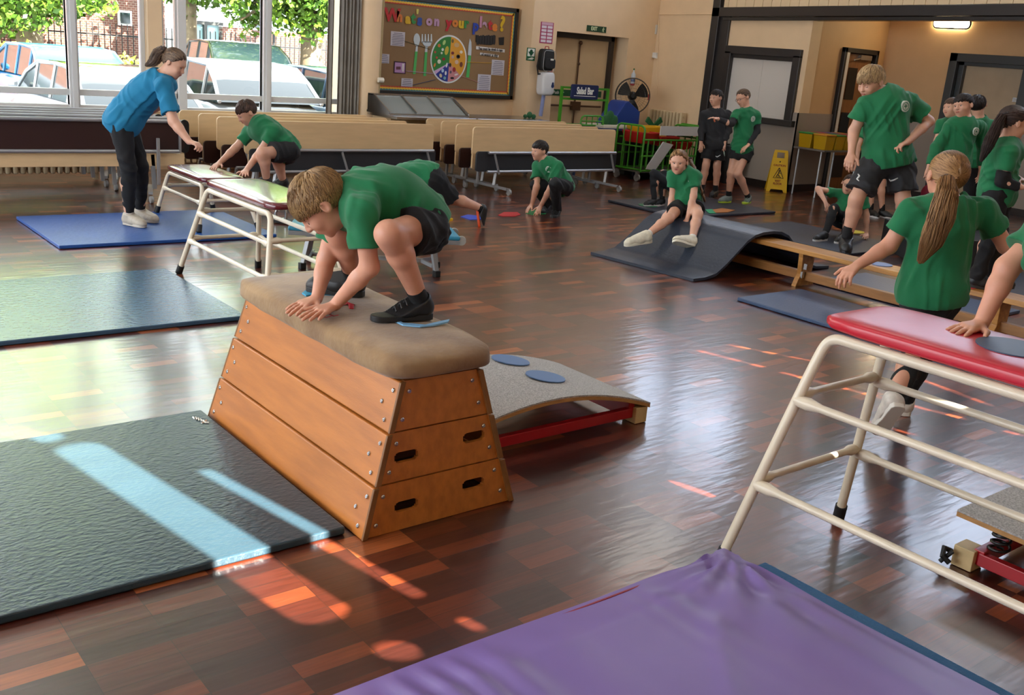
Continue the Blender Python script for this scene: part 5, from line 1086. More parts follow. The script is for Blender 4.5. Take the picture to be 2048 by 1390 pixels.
for k in (.0, -.28):
    b = MB(); o_ = c0+nn*k*1.0
    def Q(x, z): return c0+e*x+Z*z-nn*((.14-abs(k+.14) if 0 else 0))+nn*(k*(1-z/HH)-.14*z/HH)
    poly = [(-hw0, 0), (-hw0+.05, 0), (-hw0+.07, .04), (hw0-.07, .04), (hw0-.05, 0), (hw0, 0), (hw1, HH-.09), (hw1, HH), (-hw1, HH), (-hw1, HH-.09)]
    vs = [Q(x, z) for x, z in poly]; vs2 = [v-nn*.012 for v in vs]
    # with a hand slot near the top: build as lower panel + side strips
    def strip(pts):
        a_ = [Q(x, z) for x, z in pts]
        if len(pts) == 4: b.hexa([v-nn*.012 for v in a_], a_); return
        b.add(a_+[v-nn*.012 for v in a_], [tuple(range(len(pts))), tuple(range(2*len(pts)-1, len(pts)-1, -1))]+[(i, (i+1) % len(pts), len(pts)+(i+1) % len(pts), len(pts)+i) for i in range(len(pts))])
    strip([(-hw0, 0), (-hw0+.05, 0), (-hw0+.07, .04), (hw0-.07, .04), (hw0-.05, 0), (hw0, 0), (hw1+.008, HH-.12), (-hw1-.008, HH-.12)])
    strip([(-hw1-.008, HH-.12), (-.055, HH-.12), (-.055, HH-.035), (-hw1, HH-.035)]); strip([(.055, HH-.12), (hw1+.008, HH-.12), (hw1, HH-.035), (.055, HH-.035)]); strip([(-hw1, HH-.035), (hw1, HH-.035), (hw1-.01, HH), (-hw1+.01, HH)])
    pn = b.build('panel', YS, t, bevel=.003)
    if k == 0:
        up_ = nrm(Z-nn*.14/HH); RD = mat('sign_red', '#8a2a1c', .5); BK = mat('sign_black', '#1d1a10', .5); nf = nn
        ez = np.cross(e, up_); sgn = 1 if ez@nn > 0 else -1
        for s_, z, sz, m_ in (('CAUTION', .395, .042, RD), ('WET', .165, .042, RD), ('FLOOR', .125, .042, RD)):
            text_obj('lettering', s_, sz, Q(0, z)+nn*.003, e, up_, m_, pn, ext=.001, xs=.95, bold=.001)
        b = MB()
        T = [Q(0, .36)+nn*.004, Q(-.075, .21)+nn*.004, Q(.075, .21)+nn*.004]; b.tube(T+[T[0]], .006, 5); b.ball(Q(.005, .315)+nn*.004, (.011, .011, .011)); b.tube([Q(.005, .305)+nn*.004, Q(-.01, .26)+nn*.004, Q(.02, .235)+nn*.004], .007, 5); b.tube([Q(-.01, .265)+nn*.004, Q(-.03, .235)+nn*.004], .006, 5); b.tube([Q(.0, .29)+nn*.004, Q(.03, .28)+nn*.004], .005, 5); b.tube([Q(-.04, .225)+nn*.004, Q(.045, .225)+nn*.004], .004, 5)
        b.ball(Q(0, .45)+nn*.003, (.01, .01, .012)); b.build('slip_symbol', BK, pn)
b = MB(); c_ = V(12.72, 10.25, 0); b.lathe(c_, Z, [(.14, 0), (.15, .02), (.205, .58), (.215, .585), (.215, .60), (.19, .60), (.14, .05)], 24); b.build('waste_bin', BLACK, None, smooth=50, label='tall black waste bin behind the girl with glasses', category='bin')
b = MB(); b.box((12.45, 10.5, 0), (12.88, 10.84, .5)); b.build('black_crate', BLACK, None, bevel=.02, label='black crate in the shadow behind the boy in black', category='crate')
a, c_ = ond(1621, 133, 9.34), ond(1636, 168, 9.34)
b = MB(); b.box((a[0], 9.338, a[2]-.25), (a[0]+.13, 9.344, a[2])); o = b.build('wall_notice', mat('faded_paper', '#bfa283', .7), None, label='faded paper notice on the tan wall left of the wooden door', category='notice')
b = MB(); [b.box((a[0]+.02, 9.3365, a[2]-.05-.035*k), (a[0]+.11-.02*(k % 2), 9.338, a[2]-.042-.035*k)) for k in range(5)]; b.build('lettering', mat('ink_faded', '#8d7460', .7), o)
q = V(14.6, 7.9, 0); b = MB(); b.ball(q+V(0, 0, .16), (.17, .14, .15), 16); t = thing('school_bag', 'crimson and black bag on the side-room floor behind the blond boy', 'bag', tuple(q)); b.build('body', mat('crimson_cloth', '#7a1030', .7, bump=.5, bscale=12), t, smooth=True); b = MB(); b.ball(q+V(.08, -.06, .08), (.16, .13, .08), 14); b.build('flap', mat('black_cloth', '#171719', .8), t, smooth=True)
# ================================================================ PEOPLE
class Fld:
    def __init__(s, lo, hi, h):
        s.h = h; s.o = np.array(lo)-3*h; n = np.ceil((np.array(hi)-s.o)/h).astype(int)+4
        s.ax = [(s.o[i]+h*np.arange(n[i])).astype(np.float32) for i in range(3)]; s.F = np.full(tuple(n), 1.0, np.float32)
    def blk(s, lo, hi, pad):
        sl = []
        for i in range(3):
            a = int(np.floor((lo[i]-pad-s.o[i])/s.h)); c = int(np.ceil((hi[i]+pad-s.o[i])/s.h))+1
            a = max(0, a); c = min(len(s.ax[i]), c)
            if c <= a: return None
            sl.append(slice(a, c))
        return tuple(sl), s.ax[0][sl[0]][:, None, None], s.ax[1][sl[1]][None, :, None], s.ax[2][sl[2]][None, None, :]
    def put(s, sl, d, k, op='u'):
        f = s.F[sl]
        if op == 'u':
            if k > 0: q = np.maximum(k-np.abs(f-d), 0)/k; s.F[sl] = np.minimum(f, d)-q*q*k*.25
            else: s.F[sl] = np.minimum(f, d)
        elif op == 's':
            d = -d
            if k > 0: q = np.maximum(k-np.abs(f-d), 0)/k; s.F[sl] = np.maximum(f, d)+q*q*k*.25
            else: s.F[sl] = np.maximum(f, d)
    def cap(s, a, b, ra, rb=None, k=.02, op='u', flat=False):
        a, b = np.array(a, float), np.array(b, float); rb = ra if rb is None else rb; R = max(ra, rb)
        B = s.blk(np.minimum(a, b)-R, np.maximum(a, b)+R, k+2.5*s.h)
        if B is None: return
        sl, x, y, z = B; d = b-a; L2 = max(d@d, 1e-10); px, py, pz = x-np.float32(a[0]), y-np.float32(a[1]), z-np.float32(a[2])
        t = (px*np.float32(d[0])+py*np.float32(d[1])+pz*np.float32(d[2]))/np.float32(L2); tc = np.clip(t, 0, 1)
        if flat:
            r = np.sqrt((px-t*np.float32(d[0]))**2+(py-t*np.float32(d[1]))**2+(pz-t*np.float32(d[2]))**2)-(ra+(rb-ra)*tc)
            L = math.sqrt(L2); e = (np.abs(t-.5)-.5)*L; dd = np.maximum(r, e)
            # round at the a end so that sleeves blend into the shoulder
            dd = np.where(t < 0, np.sqrt(px*px+py*py+pz*pz)-ra, dd)
        else: dd = np.sqrt((px-tc*np.float32(d[0]))**2+(py-tc*np.float32(d[1]))**2+(pz-tc*np.float32(d[2]))**2)-(ra+(rb-ra)*tc)
        s.put(sl, dd.astype(np.float32), k, op)
    def loc(s, c, R, x, y, z):
        px, py, pz = x-np.float32(c[0]), y-np.float32(c[1]), z-np.float32(c[2])
        return [px*np.float32(R[0][i])+py*np.float32(R[1][i])+pz*np.float32(R[2][i]) for i in range(3)]
    def ell(s, c, r, R=np.eye(3), k=.02, op='u'):
        c = np.array(c, float); r = np.array(r, float); ext = np.sqrt(((R*r)**2).sum(1)); B = s.blk(c-ext, c+ext, k+2.5*s.h)
        if B is None: return
        sl, x, y, z = B; l = s.loc(c, R, x, y, z)
        k0 = np.sqrt((l[0]/r[0])**2+(l[1]/r[1])**2+(l[2]/r[2])**2); k1 = np.sqrt((l[0]/r[0]**2)**2+(l[1]/r[1]**2)**2+(l[2]/r[2]**2)**2)+1e-6
        s.put(sl, (k0*(k0-1)/k1).astype(np.float32), k, op)
    def cut(s, p, n):    # remove what lies beyond the plane (p, n)
        n = nrm(n); x, y, z = s.ax[0][:, None, None], s.ax[1][None, :, None], s.ax[2][None, None, :]
        s.F = np.maximum(s.F, ((x-p[0])*n[0]+(y-p[1])*n[1]+(z-p[2])*n[2]).astype(np.float32))
    def cutlocal(s, p, n, c, R):   # plane cut only inside a ball
        n = nrm(n); B = s.blk(np.array(c)-R, np.array(c)+R, 0)
        if B is None: return
        sl, x, y, z = B; f = ((x-p[0])*n[0]+(y-p[1])*n[1]+(z-p[2])*n[2]); r = np.sqrt((x-c[0])**2+(y-c[1])**2+(z-c[2])**2)-R
        s.F[sl] = np.maximum(s.F[sl], np.minimum(f, -r)).astype(np.float32)
    def wrinkle(s, amp, fr, seed=0, dirs=None):
        x, y, z = s.ax[0][:, None, None], s.ax[1][None, :, None], s.ax[2][None, None, :]; rs = np.random.RandomState(seed)
        for i in range(3):
            a = nrm(rs.normal(size=3))*fr*(1+.7*i); b = nrm(rs.normal(size=3))*fr*.5
            w = np.sin(x*b[0]+y*b[1]+z*b[2]+rs.rand()*6)*2.2
            ph = x*a[0]+y*a[1]+z*a[2]+w; g = np.clip(.55+np.sin(x*b[1]*1.3+y*b[2]*1.3-z*b[0]*1.3+i), 0, 1); s.F += (amp/(1+.3*i)*g*(np.sin(ph)+.35*np.sin(2*ph+1))).astype(np.float32)
    def mesh(s):
        F = s.F; S = F < 0; n = F.shape
        c = S[:-1, :-1, :-1].astype(np.int8); cnt = np.zeros_like(c)
        for dx in (0, 1):
            for dy in (0, 1):
                for dz in (0, 1): cnt += S[dx:n[0]-1+dx, dy:n[1]-1+dy, dz:n[2]-1+dz]
        mx = (cnt > 0) & (cnt < 8); idx = np.argwhere(mx); N = len(idx)
        if N == 0: return np.zeros((0, 3)), np.zeros((0, 4), int)
        P = np.zeros((N, 3)); W = np.zeros(N); i, j, k = idx.T
        val = {(a, b, d): F[i+a, j+b, k+d] for a in (0, 1) for b in (0, 1) for d in (0, 1)}
        for ax in range(3):
            for p in (0, 1):
                for q in (0, 1):
                    o0 = [p, q]; o0.insert(ax, 0); o1 = list(o0); o1[ax] = 1
                    v0, v1 = val[tuple(o0)], val[tuple(o1)]; m = (v0 < 0) != (v1 < 0); t = np.where(m, v0/np.where(m, v0-v1, 1), 0)
                    e = np.array(o0, float)[None].repeat(N, 0); e[:, ax] = t; P += e*m[:, None]; W += m
        P = s.o+(idx+P/W[:, None])*s.h
        M = np.full(mx.shape, -1, np.int32); M[mx] = np.arange(N); Q = []
        for ax in range(3):
            a0 = [slice(None)]*3; a1 = [slice(None)]*3; a0[ax] = slice(0, -1); a1[ax] = slice(1, None)
            ch = S[tuple(a0)] != S[tuple(a1)]; e = np.argwhere(ch); o = [a for a in range(3) if a != ax]
            ok = (e[:, o[0]] > 0) & (e[:, o[1]] > 0) & (e[:, o[0]] < mx.shape[o[0]]) & (e[:, o[1]] < mx.shape[o[1]]); e = e[ok]
            ins = S[tuple(e.T)]; qs = []
            for u_, v_ in ((-1, -1), (0, -1), (0, 0), (-1, 0)):
                f = e.copy(); f[:, o[0]] += u_; f[:, o[1]] += v_; qs.append(M[tuple(f.T)])
            q = np.stack(qs, 1)
            if ax == 1: ins = ~ins
            q[~ins] = q[~ins][:, ::-1]; Q.append(q)
        Q = np.concatenate(Q); Q = Q[(Q >= 0).all(1)]
        return P, Q
    def build(s, name, m, parent, **tags):
        P, Q = s.mesh(); 
        # one pass of smoothing
        if len(P):
            A = np.zeros_like(P); c = np.zeros(len(P))
            for a, b in ((0, 1), (1, 2), (2, 3), (3, 0)):
                np.add.at(A, Q[:, a], P[Q[:, b]]); np.add.at(c, Q[:, a], 1); np.add.at(A, Q[:, b], P[Q[:, a]]); np.add.at(c, Q[:, b], 1)
            P = .55*P+.45*A/np.maximum(c, 1)[:, None]
        return rawmesh(name, P, Q, m, parent, **tags)
def rawmesh(name, P, Q, m, parent, var=None, **tags):
    me = bpy.data.meshes.new(name); P = (P-worldloc(parent)).astype(np.float32); k = Q.shape[1]
    me.vertices.add(len(P)); me.vertices.foreach_set('co', P.ravel()); me.loops.add(Q.size); me.loops.foreach_set('vertex_index', Q.ravel().astype(np.int32))
    me.polygons.add(len(Q)); me.polygons.foreach_set('loop_start', np.arange(len(Q), dtype=np.int32)*k); me.polygons.foreach_set('loop_total', np.full(len(Q), k, np.int32))
    me.polygons.foreach_set('use_smooth', np.ones(len(Q), bool)); me.update(calc_edges=True); me.materials.append(m)
    if var is not None: a = me.attributes.new('var', 'FLOAT', 'POINT'); a.data.foreach_set('value', var.astype(np.float32))
    o = bpy.data.objects.new(name, me); C.objects.link(o); o.parent = parent; return tag(o, **tags)
def strands(paths, r0, name, m, parent, taper=True):
    n, k, _ = paths.shape; T = np.gradient(paths, axis=1); T /= np.linalg.norm(T, axis=2)[:, :, None]+1e-9
    ref = np.array([.3, .5, .81]); A = np.cross(T, ref); A /= np.linalg.norm(A, axis=2)[:, :, None]+1e-9; B = np.cross(T, A)
    w = np.linspace(1, .25, k) if taper else np.ones(k); R = r0*w[None, :, None]*(.7+.6*np.random.rand(n, 1, 1)); vs = []
    for j in range(3): a = 2*math.pi*j/3; vs.append(paths+(A*math.cos(a)+B*math.sin(a))*R)
    P = np.stack(vs, 2).reshape(-1, 3); base = np.arange(n)[:, None, None]*k*3+np.arange(k-1)[None, :, None]*3; Q = []
    for j in range(3): Q.append(np.concatenate([base+j, base+(j+1) % 3, base+3+(j+1) % 3, base+3+j], 2).reshape(-1, 4))
    var = np.repeat(np.random.rand(n)**1.3, k*3)
    return rawmesh(name, P, np.concatenate(Q), m, parent, var=var)
SKIN = mat('skin', '#cf957a', .48, noise=.05, nscale=14, sss=.12, bump=.05, bscale=300)
SKINP = mat('skin_pale', '#d2a086', .48, noise=.05, nscale=14, sss=.12)
LIP = mat('lips', '#a85a50', .45); EYEW = mat('eye_white', '#d8d4cf', .25); IRIS = mat('iris', '#2f2a26', .2); MOUTH = mat('mouth_dark', '#4a1a18', .5); TEETH = mat('teeth', '#e6e0d6', .3)
GREENT = mat('green_cotton', '#0f6e42', .85, noise=.06, nscale=6, bump=.12, bscale=400, sheen=.15)
BLUET = mat('blue_cotton', '#14739a', .85, noise=.05, nscale=6, bump=.12, bscale=400)
BLKC = mat('black_cotton', '#0e0e11', .85, noise=.1, nscale=8, bump=.1, bscale=300)
CHAR = mat('charcoal_knit', '#232326', .9, noise=.1, nscale=8)
GRYS = mat('dark_grey_shorts', '#1f2024', .75, noise=.35, nscale=14)
BADGE = mat('badge_white', '#c9cfc6', .7, noise=.2, nscale=180)
HAIRC = {'dkbrown': ('#43302a', '#1f1614'), 'blond': ('#a98556', '#664a2c'), 'lblond': ('#c9a878', '#7d6244'), 'brown': ('#5a4030', '#2e1f17'), 'dark': ('#2a1e1a', '#120d0c'), 'lbrown': ('#b08454', '#6a4828'), 'ginger': ('#b0804a', '#6a4424'), 'mousy': ('#7d634a', '#46342a')}
def hairmat(c):
    a, b = HAIRC[c]; return mat('hair_'+c, a, .5, col2=rgb(b), vcol=True), mat('hairbase_'+c, b, .6, bump=.4, bscale=60, noise=.15, nscale=30)
CRX, CRC, CRR = None, np.array([0, -.06, .12]), np.array([.355, .43, .38])
def zcut(ly, style):
    if style in ('pony', 'bun', 'braid'): return np.interp(ly, [-.6, -.3, -.1, .05, .2, .30, .5], [-.30, -.26, -.08, .02, .18, .30, .33])
    return np.interp(ly, [-.6, -.3, -.12, .03, .12, .22, .45], [-.30, -.24, -.04, .10, .15, .20, .24])
def stick(ob, px, r, name, m):
    from mathutils.bvhtree import BVHTree
    base = worldloc(ob); bv = BVHTree.FromPolygons([tuple(np.array(v.co)+base) for v in ob.data.vertices], [tuple(p.vertices) for p in ob.data.polygons]); P = []
    dense = [(px[i][0]+(px[i+1][0]-px[i][0])*k/3, px[i][1]+(px[i+1][1]-px[i][1])*k/3) for i in range(len(px)-1) for k in range(3)]+[px[-1]]
    for x, y in dense:
        d = ray(x, y); h_, n_, _, _ = bv.ray_cast(Vector(CAM), Vector(d))
        if h_ is not None: P.append(np.array(h_)-nrm(d)*.002)
    if len(P) > 1: b = MB(); N_ = len(P); b.tube(P, [r*(.35+.65*math.sin(math.pi*(i+.6)/(N_+.2))) for i in range(N_)], 5); b.build(name, m, ob)
WMK = mat('white_print', '#dfe0de', .6); OMK = mat('orange_print', '#c46a48', .7)
def person(label, J, Hs=.212, m=1.0, h=.007, hair='short', hcol='brown', top='short', topm=None, bottom='shorts', botm=None, nstr=500, shoes=('#1a1a1c', '#2a2a2a'), sock='#121214', sockh=.06, shs=1.0, eyes=True, hand=None, sleeve=.6, short=.62, skin=None, fit=1.0, hem=.06, glasses=False, smile=False, badge=True, marks=(), pony=None, name='person', bare=False, flare=1.0, under=None, tw=1.0):
    skin = skin or SKINP; topm = topm or GREENT; botm = botm or BLKC; sk = Hs/.212*m
    g = lambda k: np.array(J[k], float)
    hd, nk, sL, sR, pL, pR = (g(k) for k in ('hd', 'nk', 'sL', 'sR', 'pL', 'pR')); pc = (pL+pR)/2
    md = g('md') if 'md' in J else (nk+pc)/2
    pts = np.array([v for k, v in J.items() if k not in ('fc', 'up', 'hnL', 'hnR', 'fnL', 'fnR')]); lo, hi = pts.min(0)-.16, pts.max(0)+.16
    base = np.array([pc[0], pc[1], lo[2]+.16]); t = thing(name, label, 'person', tuple(base))
    # frames
    fwd = nrm(J['fc']); up = nrm(J.get('up', nrm(hd-nk))); up = nrm(up-fwd*(up@fwd)); rt = np.cross(fwd, up); HR = np.stack([rt, fwd, up], 1)
    hp = lambda *v: hd+HR@(np.array(v, float)*Hs)
    cu = nrm(nk-md); cr = nrm(sR-sL); cr = nrm(cr-cu*(cr@cu)); cf = np.cross(cu, cr); CR = np.stack([cr, cf, cu], 1)
    pu = nrm(md-pc); pr = nrm(pR-pL); pr = nrm(pr-pu*(pr@pu)); pf = np.cross(pu, pr); PR = np.stack([pr, pf, pu], 1)
    sw = np.linalg.norm(sR-sL)/2; tl = np.linalg.norm(nk-md)+np.linalg.norm(md-pc)
    chest = nk*.52+md*.48; 
    def torso(f, e, k=.05, low=True):
        f.ell(chest+cf*.008, (sw*.88*tw+e, .098*sk*tw+e, max(.15, tl*.34)+e), CR, k)
        f.ell(md, (.112*sk*tw+e, .088*sk*tw+e, tl*.30+e), CR, k)
        f.ell(pc+pu*.02, (.128*sk*tw+e, .098*sk*tw+e, .115*sk+e), PR, k)
        f.ell(pc*.5+md*.5+pu*.01, (.118*sk*tw+e, .090*sk*tw+e, tl*.30+e), PR, k)
        f.cap(sL, sR, .047*sk+e*.9, k=k); f.cap(nk-cu*.02, (sL+sR)/2, .06*sk+e, .07*sk+e, k=k)
    def pick(f, sx):
        return [g(f+c) for c in sx]
    # ---- body
    f = Fld(lo, hi, h)
    torso(f, -.006)
    sd_ = {'L': -1, 'R': 1}
    for s in 'LR':
        sh, el, wr, ha = (g(c+s) for c in ('s', 'e', 'w', 'h'))
        f.cap(sh, el, .043*sk, .035*sk, k=.03); f.cap(el, el+(wr-el)*.35, .036*sk, .034*sk, k=.02); f.cap(el+(wr-el)*.3, wr, .034*sk, .0235*sk, k=.015)
        hp_, kn, an = (g(c+s) for c in ('p', 'k', 'a'))
        f.cap(hp_, kn, .076*sk, .046*sk, k=.035); f.cap(kn, kn+(an-kn)*.1, .046*sk, .045*sk, k=.03)
        ca = kn+(an-kn)*.32; bk = nrm(np.cross(np.cross(kn-hp_, an-kn), an-kn)) if np.linalg.norm(np.cross(kn-hp_, an-kn)) > .004 else V(0, 0, 0)
        f.cap(kn, ca+bk*.012, .045*sk, .051*sk, k=.02); f.cap(ca+bk*.012, an, .050*sk, .031*sk, k=.02)
    # neck and head
    f.cap(nk, hp(0, -.10, -.28), .050*sk, .046*sk, k=.03)
    f.ell(hp(*CRC), CRR*Hs, HR, .01); f.ell(hp(0, .07, -.10), np.array([.285, .33, .34])*Hs, HR, .03); f.ell(hp(0, .13, -.30), np.array([.20, .22, .17])*Hs, HR, .03)
    f.ell(hp(0, .285, -.425), np.array([.075, .06, .06])*Hs, HR, .02); f.ell(hp(0, .30, .09), np.array([.22, .09, .05])*Hs, HR, .02)
    for sx in (-1, 1):
        f.ell(hp(sx*.155, .27, -.13), np.array([.10, .10, .10])*Hs, HR, .02)
        f.ell(hp(sx*.125, .41, .01), np.array([.078, .06, .048])*Hs, HR, .012, 's')
        f.ell(hp(sx*.385, -.04, -.02), np.array([.040, .085, .125])*Hs, HR, .008); f.ell(hp(sx*.425, -.02, -.01), np.array([.032, .042, .066])*Hs, HR, .006, 's')
    f.cap(hp(0, .37, .03), hp(0, .445, -.10), .030*Hs, .048*Hs, k=.012); f.ell(hp(0, .43, -.125), np.array([.075, .05, .035])*Hs, HR, .01)
    f.ell(hp(0, .345, -.245), np.array([.10, .07, .055])*Hs, HR, .012)
    if smile: f.ell(hp(0, .43, -.25), np.array([.09, .07, .028])*Hs, HR, .005, 's')
    # hands
    for s in 'LR':
        wr, ha = g('w'+s), g('h'+s); hh = (hand or {}).get(s, {}); d = nrm(ha-wr); HL = .70*Hs
        n = np.array(J.get('hn'+s, V(0, 0, 1)), float); n = nrm(n-d*(n@d)); side = np.cross(n, d)*sd_[s]   # thumb side
        curl = hh.get('curl', .35); spr = hh.get('spread', .10); wd = .30*HL
        for q in range(4):
            u_ = (1.5-q)/3; kn = wr+d*HL*(.50-.03*abs(q-1)**1.3)+side*wd*u_*1.05; f.cap(wr+side*wd*.45*u_+d*.008, kn, .0125*sk, .0115*sk, k=.010)
            fl = HL*(.46, .50, .46, .37)[q]; p = kn; a = d+side*u_*spr*2.2; a = nrm(a); b = .0; rr = .0086*sk
            for ph, (ll, rb) in enumerate(((.46, .0080), (.30, .0074), (.26, .0066))):
                b += curl*(.55, .9, .6)[ph]*(1+.1*q); dd_ = nrm(a*math.cos(b)-n*math.sin(b)); p2 = p+dd_*fl*ll; f.cap(p, p2, rr, rb*sk, k=.004); p, rr = p2, rb*sk
        tb = wr+d*HL*.14+side*wd*.42-n*.004; t1 = tb+nrm(d*.62+side*(.62+spr)-n*.2*curl)*HL*.30; t2 = t1+nrm(d*.85+side*(.30+spr*.5)-n*.5*curl)*HL*.22
        f.cap(tb, t1, .0125*sk, .0098*sk, k=.010); f.cap(t1, t2, .0095*sk, .0078*sk, k=.004)
    body = f.build('body', skin, t)
    # ---- top
    if top:
        e = .013*fit; f = Fld(lo, hi, h); torso(f, e, .05); f.ell((chest+pc)/2+cf*.004, (sw*.76*tw+e, .098*sk*tw+e, tl*.44+e), CR, .05); f.ell(pc+pu*.015, (.144*sk*tw+e, .112*sk*tw+e, .13*sk+e), PR, .06)
        for s in 'LR':
            sh, el, wr = (g(c+s) for c in ('s', 'e', 'w'))
            if top == 'short':
                q = sh+(el-sh)*sleeve; f.cap(sh, q, .052*sk+e*.3, .054*sk*flare+e*.6, k=.035, flat=True)
            else:
                f.cap(sh, el, .052*sk+e*.3, .045*sk+e*.4, k=.035); f.cap(el, el+(wr-el)*.93, .044*sk+e*.4, .032*sk+e*.3, k=.02, flat=True)
        f.wrinkle(.0052, 40, seed=len(label)); 
        hn_ = nrm(pc-md)
        if top == 'short': f.cut(pc+hn_*hem, hn_)
        else: f.cutlocal(pc+hn_*hem, hn_, pc+hn_*(hem+.10), .22)
        f.cap(hp(0, -.1, -.25), nk+nrm(nk-hp(0, -.1, -.25))*.004, .075*sk, .062*sk, k=.005, op='s')
        tp = f.build('t_shirt' if top == 'short' else 'sweatshirt', topm, t)
        if under:
            mt, arms, fr_ = under
            for s in arms:
                sh, el, wr = (g(c+s) for c in ('s', 'e', 'w')); fu = Fld(np.minimum(np.minimum(sh, el), wr)-.09, np.maximum(np.maximum(sh, el), wr)+.09, h); a0 = sh+(el-sh)*fr_
                fu.cap(a0, el, .051*sk, .043*sk, k=.02); fu.cap(el, el+(wr-el)*.95, .043*sk, .031*sk, k=.02, flat=True); fu.wrinkle(.003, 40, 5); fu.build('sleeve', mt, tp)
        # neckline rib
        b = MB(); ax_ = nrm(hp(0, -.1, -.25)-nk); fa_, fb_, _ = frame(ax_); cn = nk+ax_*.006
        b.tube([cn+(fa_*math.cos(a)+fb_*math.sin(a))*.064*sk-cf*0 for a in np.linspace(0, 2*math.pi, 25)], .0055, 6, cap=False); b.build('neckline', topm, tp, smooth=True)
        if badge:
            q = chest+cr*(-sw*.42)+cf*(.098*sk*tw+e+.001)+cu*.02; dirn = nrm(cf*1-cr*.25); ba, bb_, _ = frame(dirn, cu)
            b = MB(); b.lathe(q-dirn*.012, dirn, [(.036*sk, 0), (.036*sk, .016), (.034*sk, .018)], 24); bo_ = b.build('badge', BADGE, tp)
            b = MB(); q2_ = q+dirn*.0065; b.tube([q2_+(ba*math.cos(a)+bb_*math.sin(a))*.025*sk for a in np.linspace(0, 2*math.pi, 25)], .0022*sk, 4, cap=False); b.tube([q2_-ba*.012*sk, q2_+ba*.012*sk], .003*sk, 4); b.tube([q2_-bb_*.014*sk, q2_+bb_*.012*sk], .003*sk, 4); b.build('emblem', topm, bo_)
    # ---- bottoms
    e = .010; f = Fld(lo, hi, h); f.ell(pc+pu*.015, (.130*sk*tw+e*.6, .100*sk*tw+e*.6, .115*sk+e), PR, .04)
    for s in 'LR':
        hp_, kn, an = (g(c+s) for c in ('p', 'k', 'a'))
        if bottom == 'shorts': f.cap(hp_, hp_+(kn-hp_)*short, .086*sk+e, .078*sk+e*1.5*flare, k=.04, flat=True)
        elif bottom == 'leggings':
            f.cap(hp_, kn, .080*sk+e*.4, .053*sk+e*.4, k=.035); f.cap(kn, kn+(an-kn)*.35, .052*sk+e*.3, .054*sk, k=.02); f.cap(kn+(an-kn)*.33, kn+(an-kn)*.93, .054*sk, .036*sk, k=.015, flat=True)
        else:
            f.cap(hp_, kn, .083*sk+e*.6, .060*sk+e*.5, k=.035); f.cap(kn, kn+(an-kn)*1.0, .060*sk+e*.5, .046*sk+e*.3, k=.02, flat=True)
    f.wrinkle(.0045, 40, seed=3+len(label))
    bt_ = f.build('shorts' if bottom == 'shorts' else 'leggings' if bottom == 'leggings' else 'trousers', botm, t)
    for tgt, px_, r_, nm_, mt_ in marks: stick(bt_ if tgt == 'b' else tp, px_, r_, nm_, mt_)
    # ---- socks and shoes
    fl = .98*Hs*shs; sk0 = sk; sk = sk*shs
    for s in 'LR':
        kn, an, to = g('k'+s), g('a'+s), g('t'+s); n = np.array(J.get('fn'+s, V(0, 0, 1)), float); d = nrm(to-an); d = nrm(d-n*(d@n)); n = nrm(n); sd2 = np.cross(d, n)
        heel = an-n*.055*sk-d*.035*sk; L = fl*1.02
        b = MB(); u_ = nrm(kn-an); b.tube([an-n*.03, an+u_*.01, an+u_*sockh], [.036*sk0, .0365*sk0, .0375*sk0], 14); b.build('sock', mat('sock_'+sock, sock, .85, bump=.2, bscale=200), t, smooth=True)
        P0 = lambda x, z, y=0: heel+d*x*L+n*z+sd2*y
        ff = Fld(np.minimum(P0(-.1, -.05), P0(1.05, .1))-.08, np.maximum(P0(-.1, -.05), P0(1.05, .1))+.09, max(.004, h*.75))
        ff.cap(P0(.10, .035), P0(.40, .032), .040*sk, .041*sk, k=.02); ff.cap(P0(.40, .030), P0(.80, .020), .041*sk, .037*sk, k=.02); ff.cap(P0(.8, .018), P0(.90, .014), .034*sk, .026*sk, k=.02)
        ff.cap(P0(.13, .045), an+u_*.012, .040*sk, .045*sk, k=.02); ff.cap(P0(.26, .068), P0(.60, .045), .032*sk, .030*sk, k=.02)
        ff.cut(P0(0, .004), -n); ff.cut(an+u_*.026, u_); c1, c2 = shoes
        sh_ = ff.build('shoe', mat('shoe_'+c1, c1, .5, noise=.08, nscale=40), t)
        b = MB(); top_ = [(x, w) for x, w in ((-.06, .0), (-.04, .55), (.03, .82), (.2, .86), (.45, .82), (.7, 1.0), (.86, .9), (.96, .62), (1.0, .25), (1.005, 0))]
        pl = [(x*L, w*.040*sk) for x, w in top_]+[(x*L, -w*.040*sk) for x, w in top_[-2:0:-1]]
        nn_ = len(pl); vs = [heel+d*x+sd2*y-n*.012 for x, y in pl]+[heel+d*x+sd2*y*1.04+n*(.012+.004*(x < .06)) for x, y in pl]
        b.add(vs, [tuple(range(nn_))[::-1], tuple(range(nn_, 2*nn_))]+[(i, (i+1) % nn_, nn_+(i+1) % nn_, nn_+i) for i in range(nn_)]); b.build('sole', mat('sole_'+c2, c2, .5), sh_, smooth=True, bevel=.003)
        b = MB()
        for k in range(3): x = .42+.09*k; b.tube([P0(x, .052-.012*k, -.022), P0(x, .069-.013*k, 0), P0(x, .052-.012*k, .022)], .004, 5)
        b.build('laces', mat('lace_'+c1, tuple(min(1, v*1.6+.01) for v in rgb(c1)), .6), sh_)
